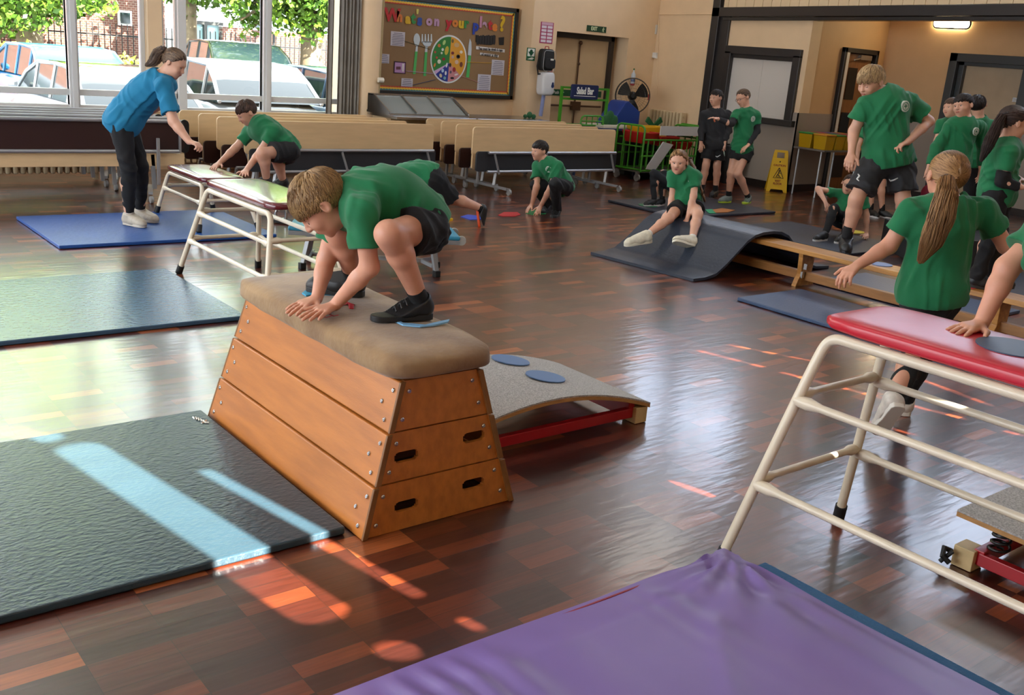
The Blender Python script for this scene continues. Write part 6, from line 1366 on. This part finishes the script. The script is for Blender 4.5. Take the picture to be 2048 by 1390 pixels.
    # ---- face
    if not eyes and eyes is not None:
        for sx in (-1, 1):
            b = MB(); b.ball(hp(sx*.125, .318, .0), .052*Hs, 12); b.build('eyelid', skin, t, smooth=True)
            b = MB(); b.tube([hp(sx*(.125+x), .365-.25*abs(x)**1.5*3, -.022-.2*abs(x)) for x in (-.05, -.02, .02, .05)], .007*Hs, 5); b.build('eyelash', mat('lash', '#4a3026', .6), t)
            b = MB(); b.tube([hp(sx*(.125+x), .385-.5*max(0, x)-.3*abs(x), .105-.6*x*x*3) for x in (-.07, -.03, .02, .07, .10)], [.005*Hs, .008*Hs, .009*Hs, .007*Hs, .003*Hs], 5); b.build('eyebrow', mat('brow_'+hcol, HAIRC[hcol][1], .7), t)
        b = MB(); zz_ = -.245; b.tube([hp(x, .408-1.8*x*x, zz_+.012-.9*x*x) for x in (-.08, -.04, 0, .04, .08)], .013*Hs, 6); b.tube([hp(x, .402-1.8*x*x, zz_-.014+.6*x*x) for x in (-.07, -.035, 0, .035, .07)], .015*Hs, 6); b.build('lips', LIP, t, smooth=True)
    if eyes:
        for sx in (-1, 1):
            b = MB(); c = hp(sx*.125, .305, .005); b.ball(c, .060*Hs, 14); e_ = b.build('eye', EYEW, t, smooth=True)
            b = MB(); b.ball(c+HR@np.array([0, .038, -.004])*Hs, (.030*Hs,)*3, 12); b.build('iris', IRIS, e_, smooth=True)
            b = MB(); b.tube([hp(sx*.125+x, .352-.25*abs(x)**1.6*3, .034-.9*x*x*3) for x in (-.06, -.03, 0, .03, .06)], .008*Hs*1.3, 5); b.build('eyelid', mat('lash', '#4a3026', .6), e_)
            b = MB(); b.tube([hp(sx*(.125+x), .385-.5*max(0, x)-.3*abs(x), .105-.6*x*x*3) for x in (-.07, -.03, .02, .07, .10)], [.005*Hs, .008*Hs, .009*Hs, .007*Hs, .003*Hs], 5); b.build('eyebrow', mat('brow_'+hcol, HAIRC[hcol][1], .7), t)
        b = MB(); zz_ = -.245
        if smile:
            b.tube([hp(x, .395-1.6*x*x, zz_+.022+1.2*x*x) for x in (-.09, -.05, 0, .05, .09)], .014*Hs, 6); b.tube([hp(x, .385-1.6*x*x, zz_-.030+2.6*x*x) for x in (-.09, -.05, 0, .05, .09)], .016*Hs, 6); lp = b.build('lips', LIP, t, smooth=True)
            b = MB(); b.ball(hp(0, .36, zz_-.004), (.075*Hs, .03*Hs, .026*Hs), 10, R=HR); b.build('mouth', MOUTH, lp); b = MB(); b.ball(hp(0, .372, zz_+.010), (.06*Hs, .022*Hs, .010*Hs), 10, R=HR); b.build('teeth', TEETH, lp)
        else:
            b.tube([hp(x, .408-1.8*x*x, zz_+.012-.9*x*x) for x in (-.08, -.04, 0, .04, .08)], .013*Hs, 6); b.tube([hp(x, .402-1.8*x*x, zz_-.014+.6*x*x) for x in (-.07, -.035, 0, .035, .07)], .015*Hs, 6); b.build('lips', LIP, t, smooth=True)
    if glasses:
        b = MB()
        for sx in (-1, 1):
            pts_ = [hp(sx*.135+.085*math.cos(a), .43, .0+.062*math.sin(a)) for a in np.linspace(0, 2*math.pi, 17)]; b.tube(pts_, .010*Hs, 5, cap=False); b.tube([hp(sx*.22, .42, .02), hp(sx*.34, .2, .03), hp(sx*.37, -.03, .03)], .009*Hs, 5)
        b.tube([hp(-.05, .44, .01), hp(.05, .44, .01)], .009*Hs, 5); b.build('glasses', mat('glasses_frame', '#3a2430', .3), t)
    # ---- hair
    ms, mb = hairmat(hcol); hh_ = min(h, .006)
    f = Fld(hd-.62*Hs-.03, hd+.66*Hs+.03, hh_); f.ell(hp(*CRC), (CRR+.022)*Hs, HR, 0); x, y, z = f.ax[0][:, None, None], f.ax[1][None, :, None], f.ax[2][None, None, :]
    l = [q/Hs for q in f.loc(hd, HR, x, y, z)]; zc = zcut(l[1], hair)+.012*np.sin(l[0]*60+l[1]*23); f.F = np.maximum(f.F+(Hs*.024*np.clip(1-(l[2]-zc)/.16, 0, 1)), ((zc-l[2])*Hs*.8)).astype(np.float32)
    f.F = np.maximum(f.F, -((np.sqrt(((l[0])/(CRR[0]-.02))**2+((l[1]-CRC[1])/(CRR[1]-.02))**2+((l[2]-CRC[2])/(CRR[2]-.02))**2)-1)*Hs*.35)).astype(np.float32)
    f.F += (.0014*np.sin(l[0]*48+3*np.sin(l[1]*9)+4*l[2])).astype(np.float32)
    hr = f.build('hair', mb, t)
    rs = np.random.RandomState(11); N = nstr*3; dv = rs.normal(size=(N, 3)); dv /= np.linalg.norm(dv, axis=1)[:, None]; p = CRC+dv*(CRR+.018)
    keep = p[:, 2] > zcut(p[:, 1], hair)+(.0 if nstr > 1500 else .05); p = p[keep][:nstr]; n_ = len(p); tie = np.array([0, -.50, .10]) if hair == 'pony' else np.array([0, -.47, -.05])
    if n_ > 0 and nstr > 0:
        path = [p.copy()]; k = 7; step = .070 if hair == 'short' else .075; jit = rs.normal(size=(n_, 3))*.13; cw = np.array([0.05, -.26, .45]); lens = .6+.6*rs.rand(n_, 1); thr = rs.rand(n_)*(.15 if nstr > 1500 else .07)
        for q in range(k-1):
            c = path[-1]
            if hair == 'short': d_ = (c-cw)+np.array([0, .10, -.10])*(c[:, 1:2] > 0)
            else: d_ = tie-c
            nn2 = (c-CRC)/CRR**2; nn2 /= np.linalg.norm(nn2, axis=1)[:, None]; d_ = d_/(np.linalg.norm(d_, axis=1)[:, None]+1e-6)+jit*(1 if hair == 'short' else .12); d_ -= nn2*(d_*nn2).sum(1)[:, None]; d_ /= np.linalg.norm(d_, axis=1)[:, None]+1e-6
            c2 = c+d_*step*lens; rr_ = np.linalg.norm((c2-CRC)/CRR, axis=1)[:, None]; tgt = ((1.06+.07*math.sin(math.pi*q/(k-1)) if nstr > 1500 else 1.045) if hair == 'short' else 1.065); c2 = CRC+(c2-CRC)/rr_*(tgt+.03*rs.rand(n_, 1)*(hair == 'short')*(1 if nstr > 1500 else .5)); c2 = np.where((c2[:, 2] < zcut(c2[:, 1], hair)-(.02+thr))[:, None], c+(c2-c)*.04, c2); path.append(c2)
        PA = np.stack(path, 1)@HR.T*Hs+hd; strands(PA, .0042*Hs/.212*(1.0 if nstr > 1500 else 1.6), 'hair_strands', ms, hr)
    if pony is not None:
        pts_, rad, cnt, kind = pony; pts_ = [np.array(q, float) for q in pts_]; lo2, hi2 = np.min(pts_, 0)-.09, np.max(pts_, 0)+.09; f = Fld(lo2, hi2, hh_)
        tt = np.linspace(0, 1, len(pts_)); 
        def sp(u_): return np.array([np.interp(u_, tt, [q[i] for q in pts_]) for i in range(3)])
        if kind == 'braid':
            n2 = 16
            for q in range(n2):
                u_ = q/(n2-1); c = sp(u_); T_ = nrm(sp(min(1, u_+.05))-sp(max(0, u_-.05))); a_, b_, _ = frame(T_); w2 = np.interp(u_, tt, rad); f.ell(c+a_*w2*.45*(1 if q % 2 else -1), (w2*.8, w2*.6, w2*1.3), np.stack([a_, b_, T_], 1), .004)
        else:
            for q in range(14):
                u0, u1 = q/14, (q+1)/14; f.cap(sp(u0), sp(u1), max(.004, np.interp(u0, tt, rad)*.8), max(.004, np.interp(u1, tt, rad)*.8), k=.01)
        po = f.build('braid' if kind == 'braid' else 'ponytail', mb, t)
        if cnt:
            us = np.linspace(0, 1, 18); cen = np.array([sp(u_) for u_ in us]); r_ = np.interp(us, tt, rad); T_ = np.gradient(cen, axis=0); T_ /= np.linalg.norm(T_, axis=1)[:, None]; A_ = np.cross(T_, [.3, .9, .1]); A_ /= np.linalg.norm(A_, axis=1)[:, None]; B_ = np.cross(T_, A_)
            an_ = rs.rand(cnt, 1)*2*math.pi; ra_ = .55+.5*np.sqrt(rs.rand(cnt, 1)); wob = 1+.16*np.sin(us[None]*11+rs.rand(cnt, 1)*6); tw_ = an_+.5*np.sin(us[None]*3+rs.rand(cnt, 1))
            PA = cen[None]+(A_[None]*np.cos(tw_)[:, :, None]+B_[None]*np.sin(tw_)[:, :, None])*(r_[None]*ra_*wob)[:, :, None]; strands(PA, .0022, 'hair_strands', ms, po)
        b = MB(); a_, b_, _ = frame(pts_[1]-pts_[0]); b.tube([pts_[0]+(a_*math.cos(q)+b_*math.sin(q))*rad[0]*.95 for q in np.linspace(0, 2*math.pi, 17)], .006, 6, cap=False); b.build('hair_band', mat('band_dark', '#2a2020', .6), po)
    return t, hp, dict(chest=chest, cf=cf, cr=cr, cu=cu, pc=pc, body=body)
def mkJ(F, **k):
    J = {}
    for n_, v in k.items():
        if n_ in ('fc', 'up', 'hnL', 'hnR', 'fnL', 'fnR'): J[n_] = np.array(v, float)
        else: J[n_] = at(v[0], v[1], F+(v[2] if len(v) > 2 else 0))
    return J
def cv(r, f, u_): return RH*r+FH*f+ZH*u_     # direction: right in the photo, away, up
PP = {}
# ---- the fair-haired boy crouching on the vaulting box
zt = VTOP
J = mkJ(4.0, fc=cv(-.55, -.17, -.8), up=cv(-.76, -.24, .57), hd=(641, 407, -.17), nk=(703, 392, -.12), md=(780, 383, -.02), sL=(726, 420, -.27), sR=(680, 415, .02), eL=(739, 534, -.25), eR=(652, 520, .03),
        pL=(849, 458, -.07), pR=(838, 450, .11), kL=(777, 468, -.33), kR=(676, 462, -.03), aL=(841, 592, -.19), aR=(702, 548, .20))
J['wL'] = onz(670, 610, zt+.035); J['hL'] = onz(607, 637, zt+.012); J['wR'] = onz(634, 597, zt+.035); J['hR'] = onz(577, 621, zt+.012)
J['aL'] = onz(843, 596, zt+.09); J['aR'] = onz(708, 552, zt+.09); J['tL'] = J['aL']+cv(-.20, -.10, -.055); J['tR'] = J['aR']+cv(-.22, .02, -.055)
PP['P1'] = (J, dict(label='person with fair hair in green t-shirt and black shorts crouching on the vaulting box', Hs=.242, m=.89, h=.004, marks=[('b', [(822, 476), (834, 463)], .0035, 'logo', WMK)], hair='short', hcol='blond', nstr=3800, skin=SKIN, eyes=False, short=.46, hem=.03, sleeve=.62, sockh=.075,
    hand={'L': dict(curl=.10, spread=.16), 'R': dict(curl=.12, spread=.16)}, badge=False, shoes=('#141416', '#1b1b1d')))
# ---- adult in blue
J = mkJ(8.6, fc=cv(.86, -.15, -.45), up=cv(.45, 0, .88), hd=(349, 127), nk=(322, 156), md=(277, 192), sR=(327, 172, -.17), sL=(330, 160, .15), eR=(347, 243, -.22), wR=(378, 283, -.25), hR=(404, 291, -.27),
        eL=(322, 205, .2), wL=(300, 225, .18), hL=(288, 232, .18), pR=(240, 243, -.09), pL=(250, 241, .09), kR=(257, 335, -.08), kL=(281, 332, .10), aR=(258, 430, -.02), aL=(281, 420, .22), tR=(292, 458, -.10), tL=(305, 443, .18))
PP['P2'] = (J, dict(label='adult with ponytail, bent forward in teal blue t-shirt and black leggings', Hs=.225, m=1.12, h=.0075, hair='pony', hcol='mousy', nstr=900, top='short', topm=BLUET, bottom='leggings', shoes=('#b5aa98', '#c9c0b0'), sock='#c8bfb4', sockh=.04, hem=.10, fit=1.3, sleeve=.75, badge=False, hand={'R': dict(curl=.95)},
    pony=([at(328, 99, 8.6), at(318, 108, 8.6), at(306, 124, 8.58), at(291, 131, 8.55)], [.035, .05, .04, .01], 160, 'tail')))
# ---- dark-haired boy on the low maroon table
J = mkJ(9.35, fc=cv(-.62, -.45, -.55), up=cv(-.35, -.25, .85), hd=(493, 225), nk=(517, 249), md=(548, 272), sL=(548, 262, -.13), sR=(500, 264, .10), eL=(522, 302, -.17), eR=(470, 297, .05),
        pL=(578, 303, -.08), pR=(574, 302, .10), kL=(524, 306, -.34), kR=(553, 318, -.10), aL=(533, 360, -.22), aR=(566, 362, .02), tL=(512, 372, -.30), tR=(545, 374, -.06))
J['wL'] = onz(492, 341, .545); J['hL'] = onz(483, 358, .505); J['wR'] = onz(440, 325, .55); J['hR'] = onz(424, 337, .505)
PP['P3'] = (J, dict(label='person with dark brown hair in green t-shirt crouching with hands on the low maroon table', Hs=.215, h=.0075, hcol='brown', nstr=500, sockh=.02, hand={'L': dict(curl=.15, spread=.2), 'R': dict(curl=.15, spread=.2)}, short=.62, badge=False))
# ---- boy in plank pose behind
J = mkJ(9.9, fc=cv(-.6, .1, -.8), up=cv(-.85, 0, .5), hd=(768, 356, .1), nk=(795, 350), md=(838, 345), sL=(800, 362, -.18), sR=(800, 345, .15), eL=(790, 400, -.2), eR=(785, 390, .15), wL=(780, 440, -.2), wR=(778, 425, .15), hL=(765, 445, -.2), hR=(765, 430, .15),
        pL=(868, 358, -.08), pR=(866, 352, .1), kL=(903, 398, .05), kR=(868, 395, .2), aL=(966, 418, .22), aR=(880, 408, .45), tL=(976, 452, -.08), tR=(862, 430, .28))
J['tL'] = J['aL']+cv(-.09, .0, -.16); J['fnL'] = cv(.85, 0, .35); J['tR'] = J['aR']+cv(-.06, .05, -.15); J['fnR'] = cv(.9, 0, .3)
PP['P4'] = (J, dict(label='person in green t-shirt in plank pose behind the crouching boy, orange-soled black trainers', Hs=.215, h=.008, hcol='dark', nstr=300, eyes=False, short=.98, shoes=('#151515', '#e0562a'), badge=False, m=1.08, hem=.02))
# ---- grinning crouching boy
J = mkJ(11.35, fc=cv(-.80, -.55, -.12), up=cv(-.1, -.1, 1), hd=(1079, 301), nk=(1094, 326), md=(1112, 347), sL=(1117, 333, -.1), sR=(1075, 332, .06), eL=(1101, 377, -.2), eR=(1073, 374, -.05),
        pL=(1132, 374, -.05), pR=(1124, 374, .12), kL=(1110, 368, -.34), kR=(1072, 370, .0), aL=(1115, 412, -.10), aR=(1098, 405, .12), tL=(1105, 428, -.28), tR=(1080, 420, -.02))
J['wL'] = at(1082, 411, 11.22); J['hL'] = onz(1073, 429, .012); J['wR'] = at(1064, 408, 11.3); J['hR'] = onz(1052, 424, .012)
PP['P5'] = (J, dict(label='grinning person with short dark hair squatting in green t-shirt and black trousers', Hs=.215, h=.0075, hcol='dark', nstr=400, bottom='trousers', smile=True, hand={'L': dict(curl=.2, spread=.2), 'R': dict(curl=.2, spread=.2)}, tw=.92))
# ---- girl with braid on the draped mat
J = mkJ(9.5, fc=cv(-.28, -.95, -.12), up=cv(-.05, -.1, 1), hd=(1357, 324, -.08), nk=(1371, 348), md=(1374, 378), sR=(1346, 352, -.03), sL=(1391, 352, -.05), eR=(1346, 388, -.02), eL=(1387, 392, -.15), 
        pR=(1360, 412, .0), pL=(1388, 412, .0), kR=(1338, 437, -.33), kL=(1396, 428, -.34), aR=(1293, 471, -.52), aL=(1384, 481, -.58), tR=(1262, 488, -.60), tL=(1372, 512, -.74))
J['wR'] = at(1338, 421, 9.42); J['hR'] = at(1326, 436, 9.38); J['wL'] = at(1375, 437, 9.25); J['hL'] = at(1368, 458, 9.22)
J['tR'] = J['aR']+cv(-.17, -.05, .0); J['fnR'] = cv(-.15, -.1, 1); J['tL'] = J['aL']+cv(-.10, -.10, -.045); J['fnL'] = cv(.0, .55, .8)
PP['P6'] = (J, dict(label='seated person with long braid, legs apart on the draped dark mat, cream trainers', Hs=.215, m=.88, h=.0065, hair='braid', hcol='lbrown', nstr=700, smile=True, short=.5, shoes=('#d9d2bc', '#e2dcc8'), sock='#dedad4', sockh=.05, hem=.03, shs=1.18,
    hand={'L': dict(curl=.15, spread=.15)}, pony=([at(1378, 318, 9.55), at(1393, 345, 9.5), at(1400, 370, 9.45), at(1409, 400, 9.45)], [.028, .026, .024, .02], 0, 'braid')))
# ---- boy in black sweatshirt
J = mkJ(14.1, fc=cv(-.75, -.6, -.05), hd=(1432, 196), nk=(1432, 222), md=(1428, 255), sR=(1409, 230, -.02), sL=(1455, 230, .02), eR=(1404, 258, -.05), eL=(1457, 260, 0), wR=(1402, 284, -.12), wL=(1449, 284, -.08), hR=(1402, 297, -.14), hL=(1446, 297, -.10),
        pR=(1420, 290), pL=(1440, 290), kR=(1412, 330, -.05), kL=(1434, 331), aR=(1404, 370, .0), aL=(1432, 374, .05), tR=(1392, 382, -.12), tL=(1422, 388, -.1))
PP['P7'] = (J, dict(label='person in black sweatshirt and black shorts standing by the dark post', Hs=.215, h=.0085, hcol='dark', nstr=250, top='long', topm=CHAR, short=.72, badge=False, sockh=.10, marks=[('b', [(1431, 312), (1434, 314), (1441, 310)], .006, 'logo', WMK), ('t', [(1426, 234), (1429, 238), (1433, 234)], .012, 'print', OMK), ('t', [(1428, 238), (1430, 244)], .014, 'print', OMK), ('b', [(1402, 300), (1398, 318)], .010, 'stripe', mat('mint_print', '#9fb8a8', .7)), ('b', [(1447, 298), (1449, 312)], .010, 'stripe', mat('mint_print', '#9fb8a8', .7))]))
# ---- girl with glasses standing
J = mkJ(13.4, fc=cv(-.72, -.5, -.32), hd=(1486, 196), nk=(1493, 221), md=(1487, 258), sR=(1474, 228, -.05), sL=(1512, 230, .02), eR=(1463, 248, -.15), eL=(1514, 262, 0), wR=(1436, 238, -.2), wL=(1497, 290, -.15), hR=(1424, 235, -.22), hL=(1482, 302, -.2),
        pR=(1474, 300), pL=(1493, 301), kR=(1462, 345, -.05), kL=(1475, 347, -.12), aR=(1458, 388, .0), aL=(1499, 383, .1), tR=(1438, 404, -.12), tL=(1484, 405, -.12))
PP['P8'] = (J, dict(label='standing person with glasses, charcoal sleeves under green t-shirt, lime-soled trainers', Hs=.215, h=.0085, hair='bun', hcol='mousy', nstr=350, short=.42, glasses=True, shoes=('#6f7b78', '#b9d23a'), sockh=.09, tw=.9, hem=.10, under=(CHAR, 'LR', .12)))
# ---- seated child with black leggings behind the braided girl
J = mkJ(12.5, fc=cv(-.3, -.9, 0), hd=(1363, 318, .25), nk=(1366, 340, .2), md=(1370, 362, .15), sR=(1352, 346, .2), sL=(1382, 346, .2), eR=(1352, 368, .35), eL=(1388, 370, .35), wR=(1356, 392, .5), wL=(1392, 394, .5), hR=(1350, 402, .5), hL=(1396, 404, .5),
        pR=(1362, 388, .1), pL=(1374, 388, .1), kR=(1308, 347, .0), kL=(1326, 347, .1), aR=(1309, 396, -.02), aL=(1325, 394, .08), tR=(1290, 408, -.12), tL=(1308, 407, -.05))
PP['P9'] = (J, dict(label='seated person behind the braided girl, only black leggings and black trainers showing', Hs=.20, h=.01, hcol='dark', nstr=0, bottom='leggings', topm=BLKC, badge=False, shoes=('#151517', '#c9c4c4'), botm=mat('navy_black_cotton', '#14171d', .85), m=.95, eyes=False, sleeve=.6))
# ---- crab pose girl with glasses
J = mkJ(11.3, fc=cv(-.35, -.9, -.1), up=cv(.25, 0, 1), hd=(1699, 369), nk=(1706, 390, .05), md=(1694, 410, .05), sR=(1680, 388, .1), sL=(1726, 396, .0), eR=(1636, 378, .05), eL=(1733, 430, .0), wR=(1650, 402, -.1), hR=(1655, 416, -.15), wL=(1733, 462, .0), hL=(1728, 483, -.05),
        pR=(1676, 438), pL=(1690, 442), kR=(1668, 418, -.25), kL=(1700, 425, -.3), aR=(1652, 455, -.45), aL=(1690, 458, -.45), tR=(1632, 470, -.55), tL=(1672, 474, -.6))
J['wL'] = onz(1733, 468, .08); J['hL'] = onz(1727, 486, .045)
PP['P10'] = (J, dict(label='person with glasses leaning on one hand in crab pose on the navy mat, green t-shirt', Hs=.215, h=.0085, hair='bun', hcol='brown', nstr=300, bottom='leggings', glasses=True, smile=True, m=.88, shoes=('#1a1a1c', '#d8d8d8'), badge=False, tw=.9))
# ---- blond boy on the bench
J = mkJ(8.1, fc=cv(-.74, -.5, -.42), up=cv(-.28, -.18, .9), hd=(1741, 164), nk=(1772, 190), md=(1772, 250), sR=(1733, 210, -.02), sL=(1817, 204, .05), eR=(1708, 262, .0), eL=(1857, 243, .10), wR=(1703, 305, -.08), wL=(1815, 284, -.12), hR=(1697, 328, -.12), hL=(1784, 294, -.18),
        pR=(1752, 322, -.02), pL=(1800, 322, .02), kR=(1713, 397, -.10), kL=(1806, 398, -.05), aR=(1692, 480, -.04), aL=(1812, 452, .12), tR=(1687, 520, -.12), tL=(1812, 475, .25))
PP['P11'] = (J, dict(label='tall blond person in green t-shirt and grey Nike-marked shorts on the wooden bench'.replace('Nike-marked', 'tick-marked'), Hs=.24, m=1.05, h=.0055, hcol='lblond', nstr=1600, botm=GRYS, short=.80, shoes=('#131315', '#131315'), sockh=.12, sleeve=.60, eyes=False, flare=1.3, fit=1.4, hem=.035, tw=1.1, hand={'L': dict(curl=.85), 'R': dict(curl=.6)}, marks=[('b', [(1778, 358), (1781, 362), (1788, 360), (1796, 356)], .007, 'logo', WMK), ('b', [(1716, 348), (1719, 352), (1714, 358), (1718, 362)], .007, 'logo', WMK)]))
# ---- ponytail girl
J = mkJ(4.95, fc=cv(-.1, .97, .05), up=cv(.03, 0, 1), hd=(1893, 352, .05), nk=(1893, 412, -.02), md=(1875, 495, -.02), sL=(1823, 424, -.02), sR=(1965, 420, .02), eL=(1778, 492, -.0), eR=(2012, 492, .03), wL=(1716, 530, -.05), hL=(1682, 557, -.12), wR=(2046, 520, .2), hR=(2078, 520, .3),
        pL=(1836, 588, .0), pR=(1888, 594, .0), kL=(1835, 705, -.10), kR=(1842, 712, .06), aL=(1785, 802, -.30), aR=(1812, 795, .28), tL=(1762, 855, -.30), tR=(1838, 822, .45))
J['tR'] = J['aR']+cv(.03, .17, -.055); J['tL'] = J['aL']+cv(-.02, .10, -.14); J['fnL'] = cv(0, .75, .5)
PP['P12'] = (J, dict(label='person seen from behind with a long light brown ponytail, green t-shirt, walking in the foreground', Hs=.238, m=.98, h=.0055, hair='pony', hcol='lbrown', nstr=3200, bottom='leggings', shoes=('#cfc6bc', '#ddd6cc'), sock='#141414', eyes=False, badge=False, hand={'L': dict(curl=.55)}, skin=SKIN, fit=1.1, hem=.035, sleeve=.60, tw=.98,
    pony=([at(1893, 358, 4.74), at(1893, 392, 4.68), at(1882, 437, 4.66), at(1863, 482, 4.66), at(1840, 524, 4.68)], [.030, .046, .052, .046, .014], 900, 'tail')))
# ---- queue on the right
J = mkJ(10.0, fc=cv(-.78, -.55, -.05), hd=(1926, 212), nk=(1931, 240), md=(1916, 285), sR=(1902, 252, -.02), sL=(1958, 254, .05), eR=(1873, 296, -.05), eL=(1966, 300, .1), wR=(1859, 332, -.1), wL=(1962, 335, .05), hR=(1856, 350, -.12), hL=(1960, 352, .05),
        pR=(1892, 330), pL=(1918, 331), kR=(1872, 385, -.05), kL=(1895, 390, .0), aR=(1866, 448, .05), aL=(1896, 452, .1), tR=(1848, 462, -.08), tL=(1880, 466, -.05))
PP['P13'] = (J, dict(label='person with dark fringe in green long-sleeved top, front of the queue of three', Hs=.225, h=.0075, hcol='dark', nstr=500, top='long', topm=GREENT, short=.62, skin=SKINP))
J = mkJ(10.7, fc=cv(.3, .85, 0), hd=(1955, 211), nk=(1957, 238), md=(1955, 280), sL=(1932, 250), sR=(1978, 252), eL=(1926, 290), eR=(1982, 290), wL=(1930, 325), wR=(1982, 325), hL=(1930, 340), hR=(1982, 340), pL=(1942, 322), pR=(1962, 322), kL=(1940, 378), kR=(1960, 380), aL=(1940, 436), aR=(1960, 438), tL=(1940, 440, .15), tR=(1962, 442, .15))
PP['P14'] = (J, dict(label='short-haired person in green t-shirt at the back of the queue, facing away', Hs=.215, h=.009, hcol='dark', nstr=250, eyes=False, badge=False, bottom='trousers'))
J = mkJ(10.9, fc=cv(-.8, -.4, 0), hd=(1903, 216), nk=(1908, 240), md=(1902, 280), sR=(1884, 250, -.02), sL=(1926, 252, .05), eR=(1874, 282, -.05), eL=(1930, 290), wR=(1876, 318, -.1), wL=(1930, 320), hR=(1876, 333, -.12), hL=(1928, 335),
        pR=(1893, 322), pL=(1913, 322), kR=(1888, 375), kL=(1908, 378), aR=(1888, 432), aL=(1908, 434), tR=(1874, 440, -.1), tL=(1896, 442, -.1))
PP['P15'] = (J, dict(label='person in green t-shirt half hidden at the left of the queue, face in profile', Hs=.205, h=.009, hcol='brown', nstr=200, badge=False))
J = mkJ(7.35, fc=cv(.95, .05, -.1), up=cv(.1, 0, 1), hd=(2027, 246), nk=(2012, 288), md=(1996, 335), sR=(2018, 306, -.14), sL=(2022, 296, .15), eR=(2003, 362, -.16), wR=(2040, 374, -.18), hR=(2066, 376, -.18), eL=(2010, 345, .2), wL=(2040, 360, .1), hL=(2062, 366, 0),
        pR=(1990, 392, -.08), pL=(1998, 390, .08), kR=(1985, 462, -.08), kL=(1996, 460, .08), aR=(1958, 530, .0), aL=(1984, 528, .12), tR=(1975, 552, -.02), tL=(2008, 548, .1))
PP['P16'] = (J, dict(label='person with black ponytail near the right edge, green t-shirt with a black under-sleeve', Hs=.225, h=.007, hair='pony', hcol='dkbrown', nstr=900, bottom='trousers', skin=SKINP, badge=False, hem=.08, m=.95, sleeve=.65,
    pony=([at(2004, 232, 7.3), at(1992, 258, 7.25), at(1977, 290, 7.2), at(1962, 322, 7.2)], [.026, .036, .038, .012], 260, 'tail'), under=(BLKC, 'R', .8)))
# ---- arm reaching in at the right edge
J = mkJ(3.25, fc=cv(-.3, .2, -.9), up=cv(-.6, 0, .6), hd=(2140, 400), nk=(2150, 440), md=(2220, 560), sR=(2100, 455, .06), sL=(2120, 560, -.25), eR=(2015, 535, .04), wR=(1962, 640), hR=(1880, 668), eL=(2180, 640, -.3), wL=(2170, 730, -.2), hL=(2120, 760, -.2),
        pL=(2330, 680, .25), pR=(2330, 660, .45), kL=(2330, 860, .45), kR=(2320, 840, .65), aL=(2350, 1020, .55), aR=(2340, 990, .75), tL=(2300, 1060, .45), tR=(2290, 1030, .65))
J['wR'] = onz(1962, 648, 1.0); J['hR'] = onz(1884, 668, .982)
PP['P17'] = (J, dict(label='person mostly outside the photo at the right, one arm leaning on the red padded table', Hs=.225, m=1.0, h=.0055, hcol='brown', nstr=0, eyes=False, badge=False, skin=SKIN, hand={'R': dict(curl=.12, spread=.22)}, fit=1.3, sleeve=.60))
# ---- child hidden behind the blond boy
J = mkJ(13.4, fc=cv(-.3, .9, 0), hd=(1748, 232), nk=(1750, 254), md=(1748, 285), sL=(1730, 262), sR=(1770, 262), eL=(1716, 290, -.1), eR=(1774, 292), wL=(1714, 322, -.15), wR=(1772, 322), hL=(1712, 338, -.16), hR=(1772, 336), pL=(1742, 318), pR=(1758, 318), kL=(1745, 362), kR=(1764, 362), aL=(1744, 408), aR=(1768, 406), tL=(1752, 424, -.1), tR=(1775, 420, -.05))
PP['P18'] = (J, dict(label='person almost hidden behind the blond boy, dark socks and black trainers showing beneath', Hs=.205, h=.01, hcol='brown', nstr=0, eyes=False, badge=False, short=.8, sockh=.11, shoes=('#141416', '#d8d8d8')))
def ground(k, z, sides='LR'):
    J, o = PP[k]; sk_ = o.get('Hs', .212)/.212*o.get('m', 1.0)
    for s in sides: dz = z+.067*sk_-J['a'+s][2]; J['a'+s][2] += dz; J['t'+s][2] = J['a'+s][2]-.055
for k_, z_ in (('P2', .03), ('P7', 0), ('P8', .03), ('P9', .03), ('P13', .31), ('P14', .31), ('P15', .31), ('P16', .325), ('P18', 0), ('P5', 0), ('P17', 0)): ground(k_, z_)
ground('P1', VTOP+.004); ground('P12', 0, 'R'); ground('P10', .03)
HP = {}
for k in PP:
    J, o = PP[k]; o = dict(o); o.pop('hnL', None); HP[k] = person(o.pop('label'), J, **o)
# ================================================================ platform under the queue
F_ = [PP[k][0][a] for k in ('P13', 'P14', 'P15') for a in ('aL', 'aR', 'tL', 'tR')]; r_ = [p@RH for p in F_]; f_ = [p@FH for p in F_]
q_ = [RH*a+FH*c for a, c in ((min(r_)-.02, min(f_)-.06), (max(r_)+.06, min(f_)-.06), (max(r_)+.06, max(f_)+.1), (min(r_)-.02, max(f_)+.1))]
b = MB(); b.hexa(q_, [p+Z*.31 for p in q_]); b.build('low_platform', mat('platform_black', '#15161a', .6), None, bevel=.01, label='low dark platform under the queueing children behind the ponytail girl', category='platform')
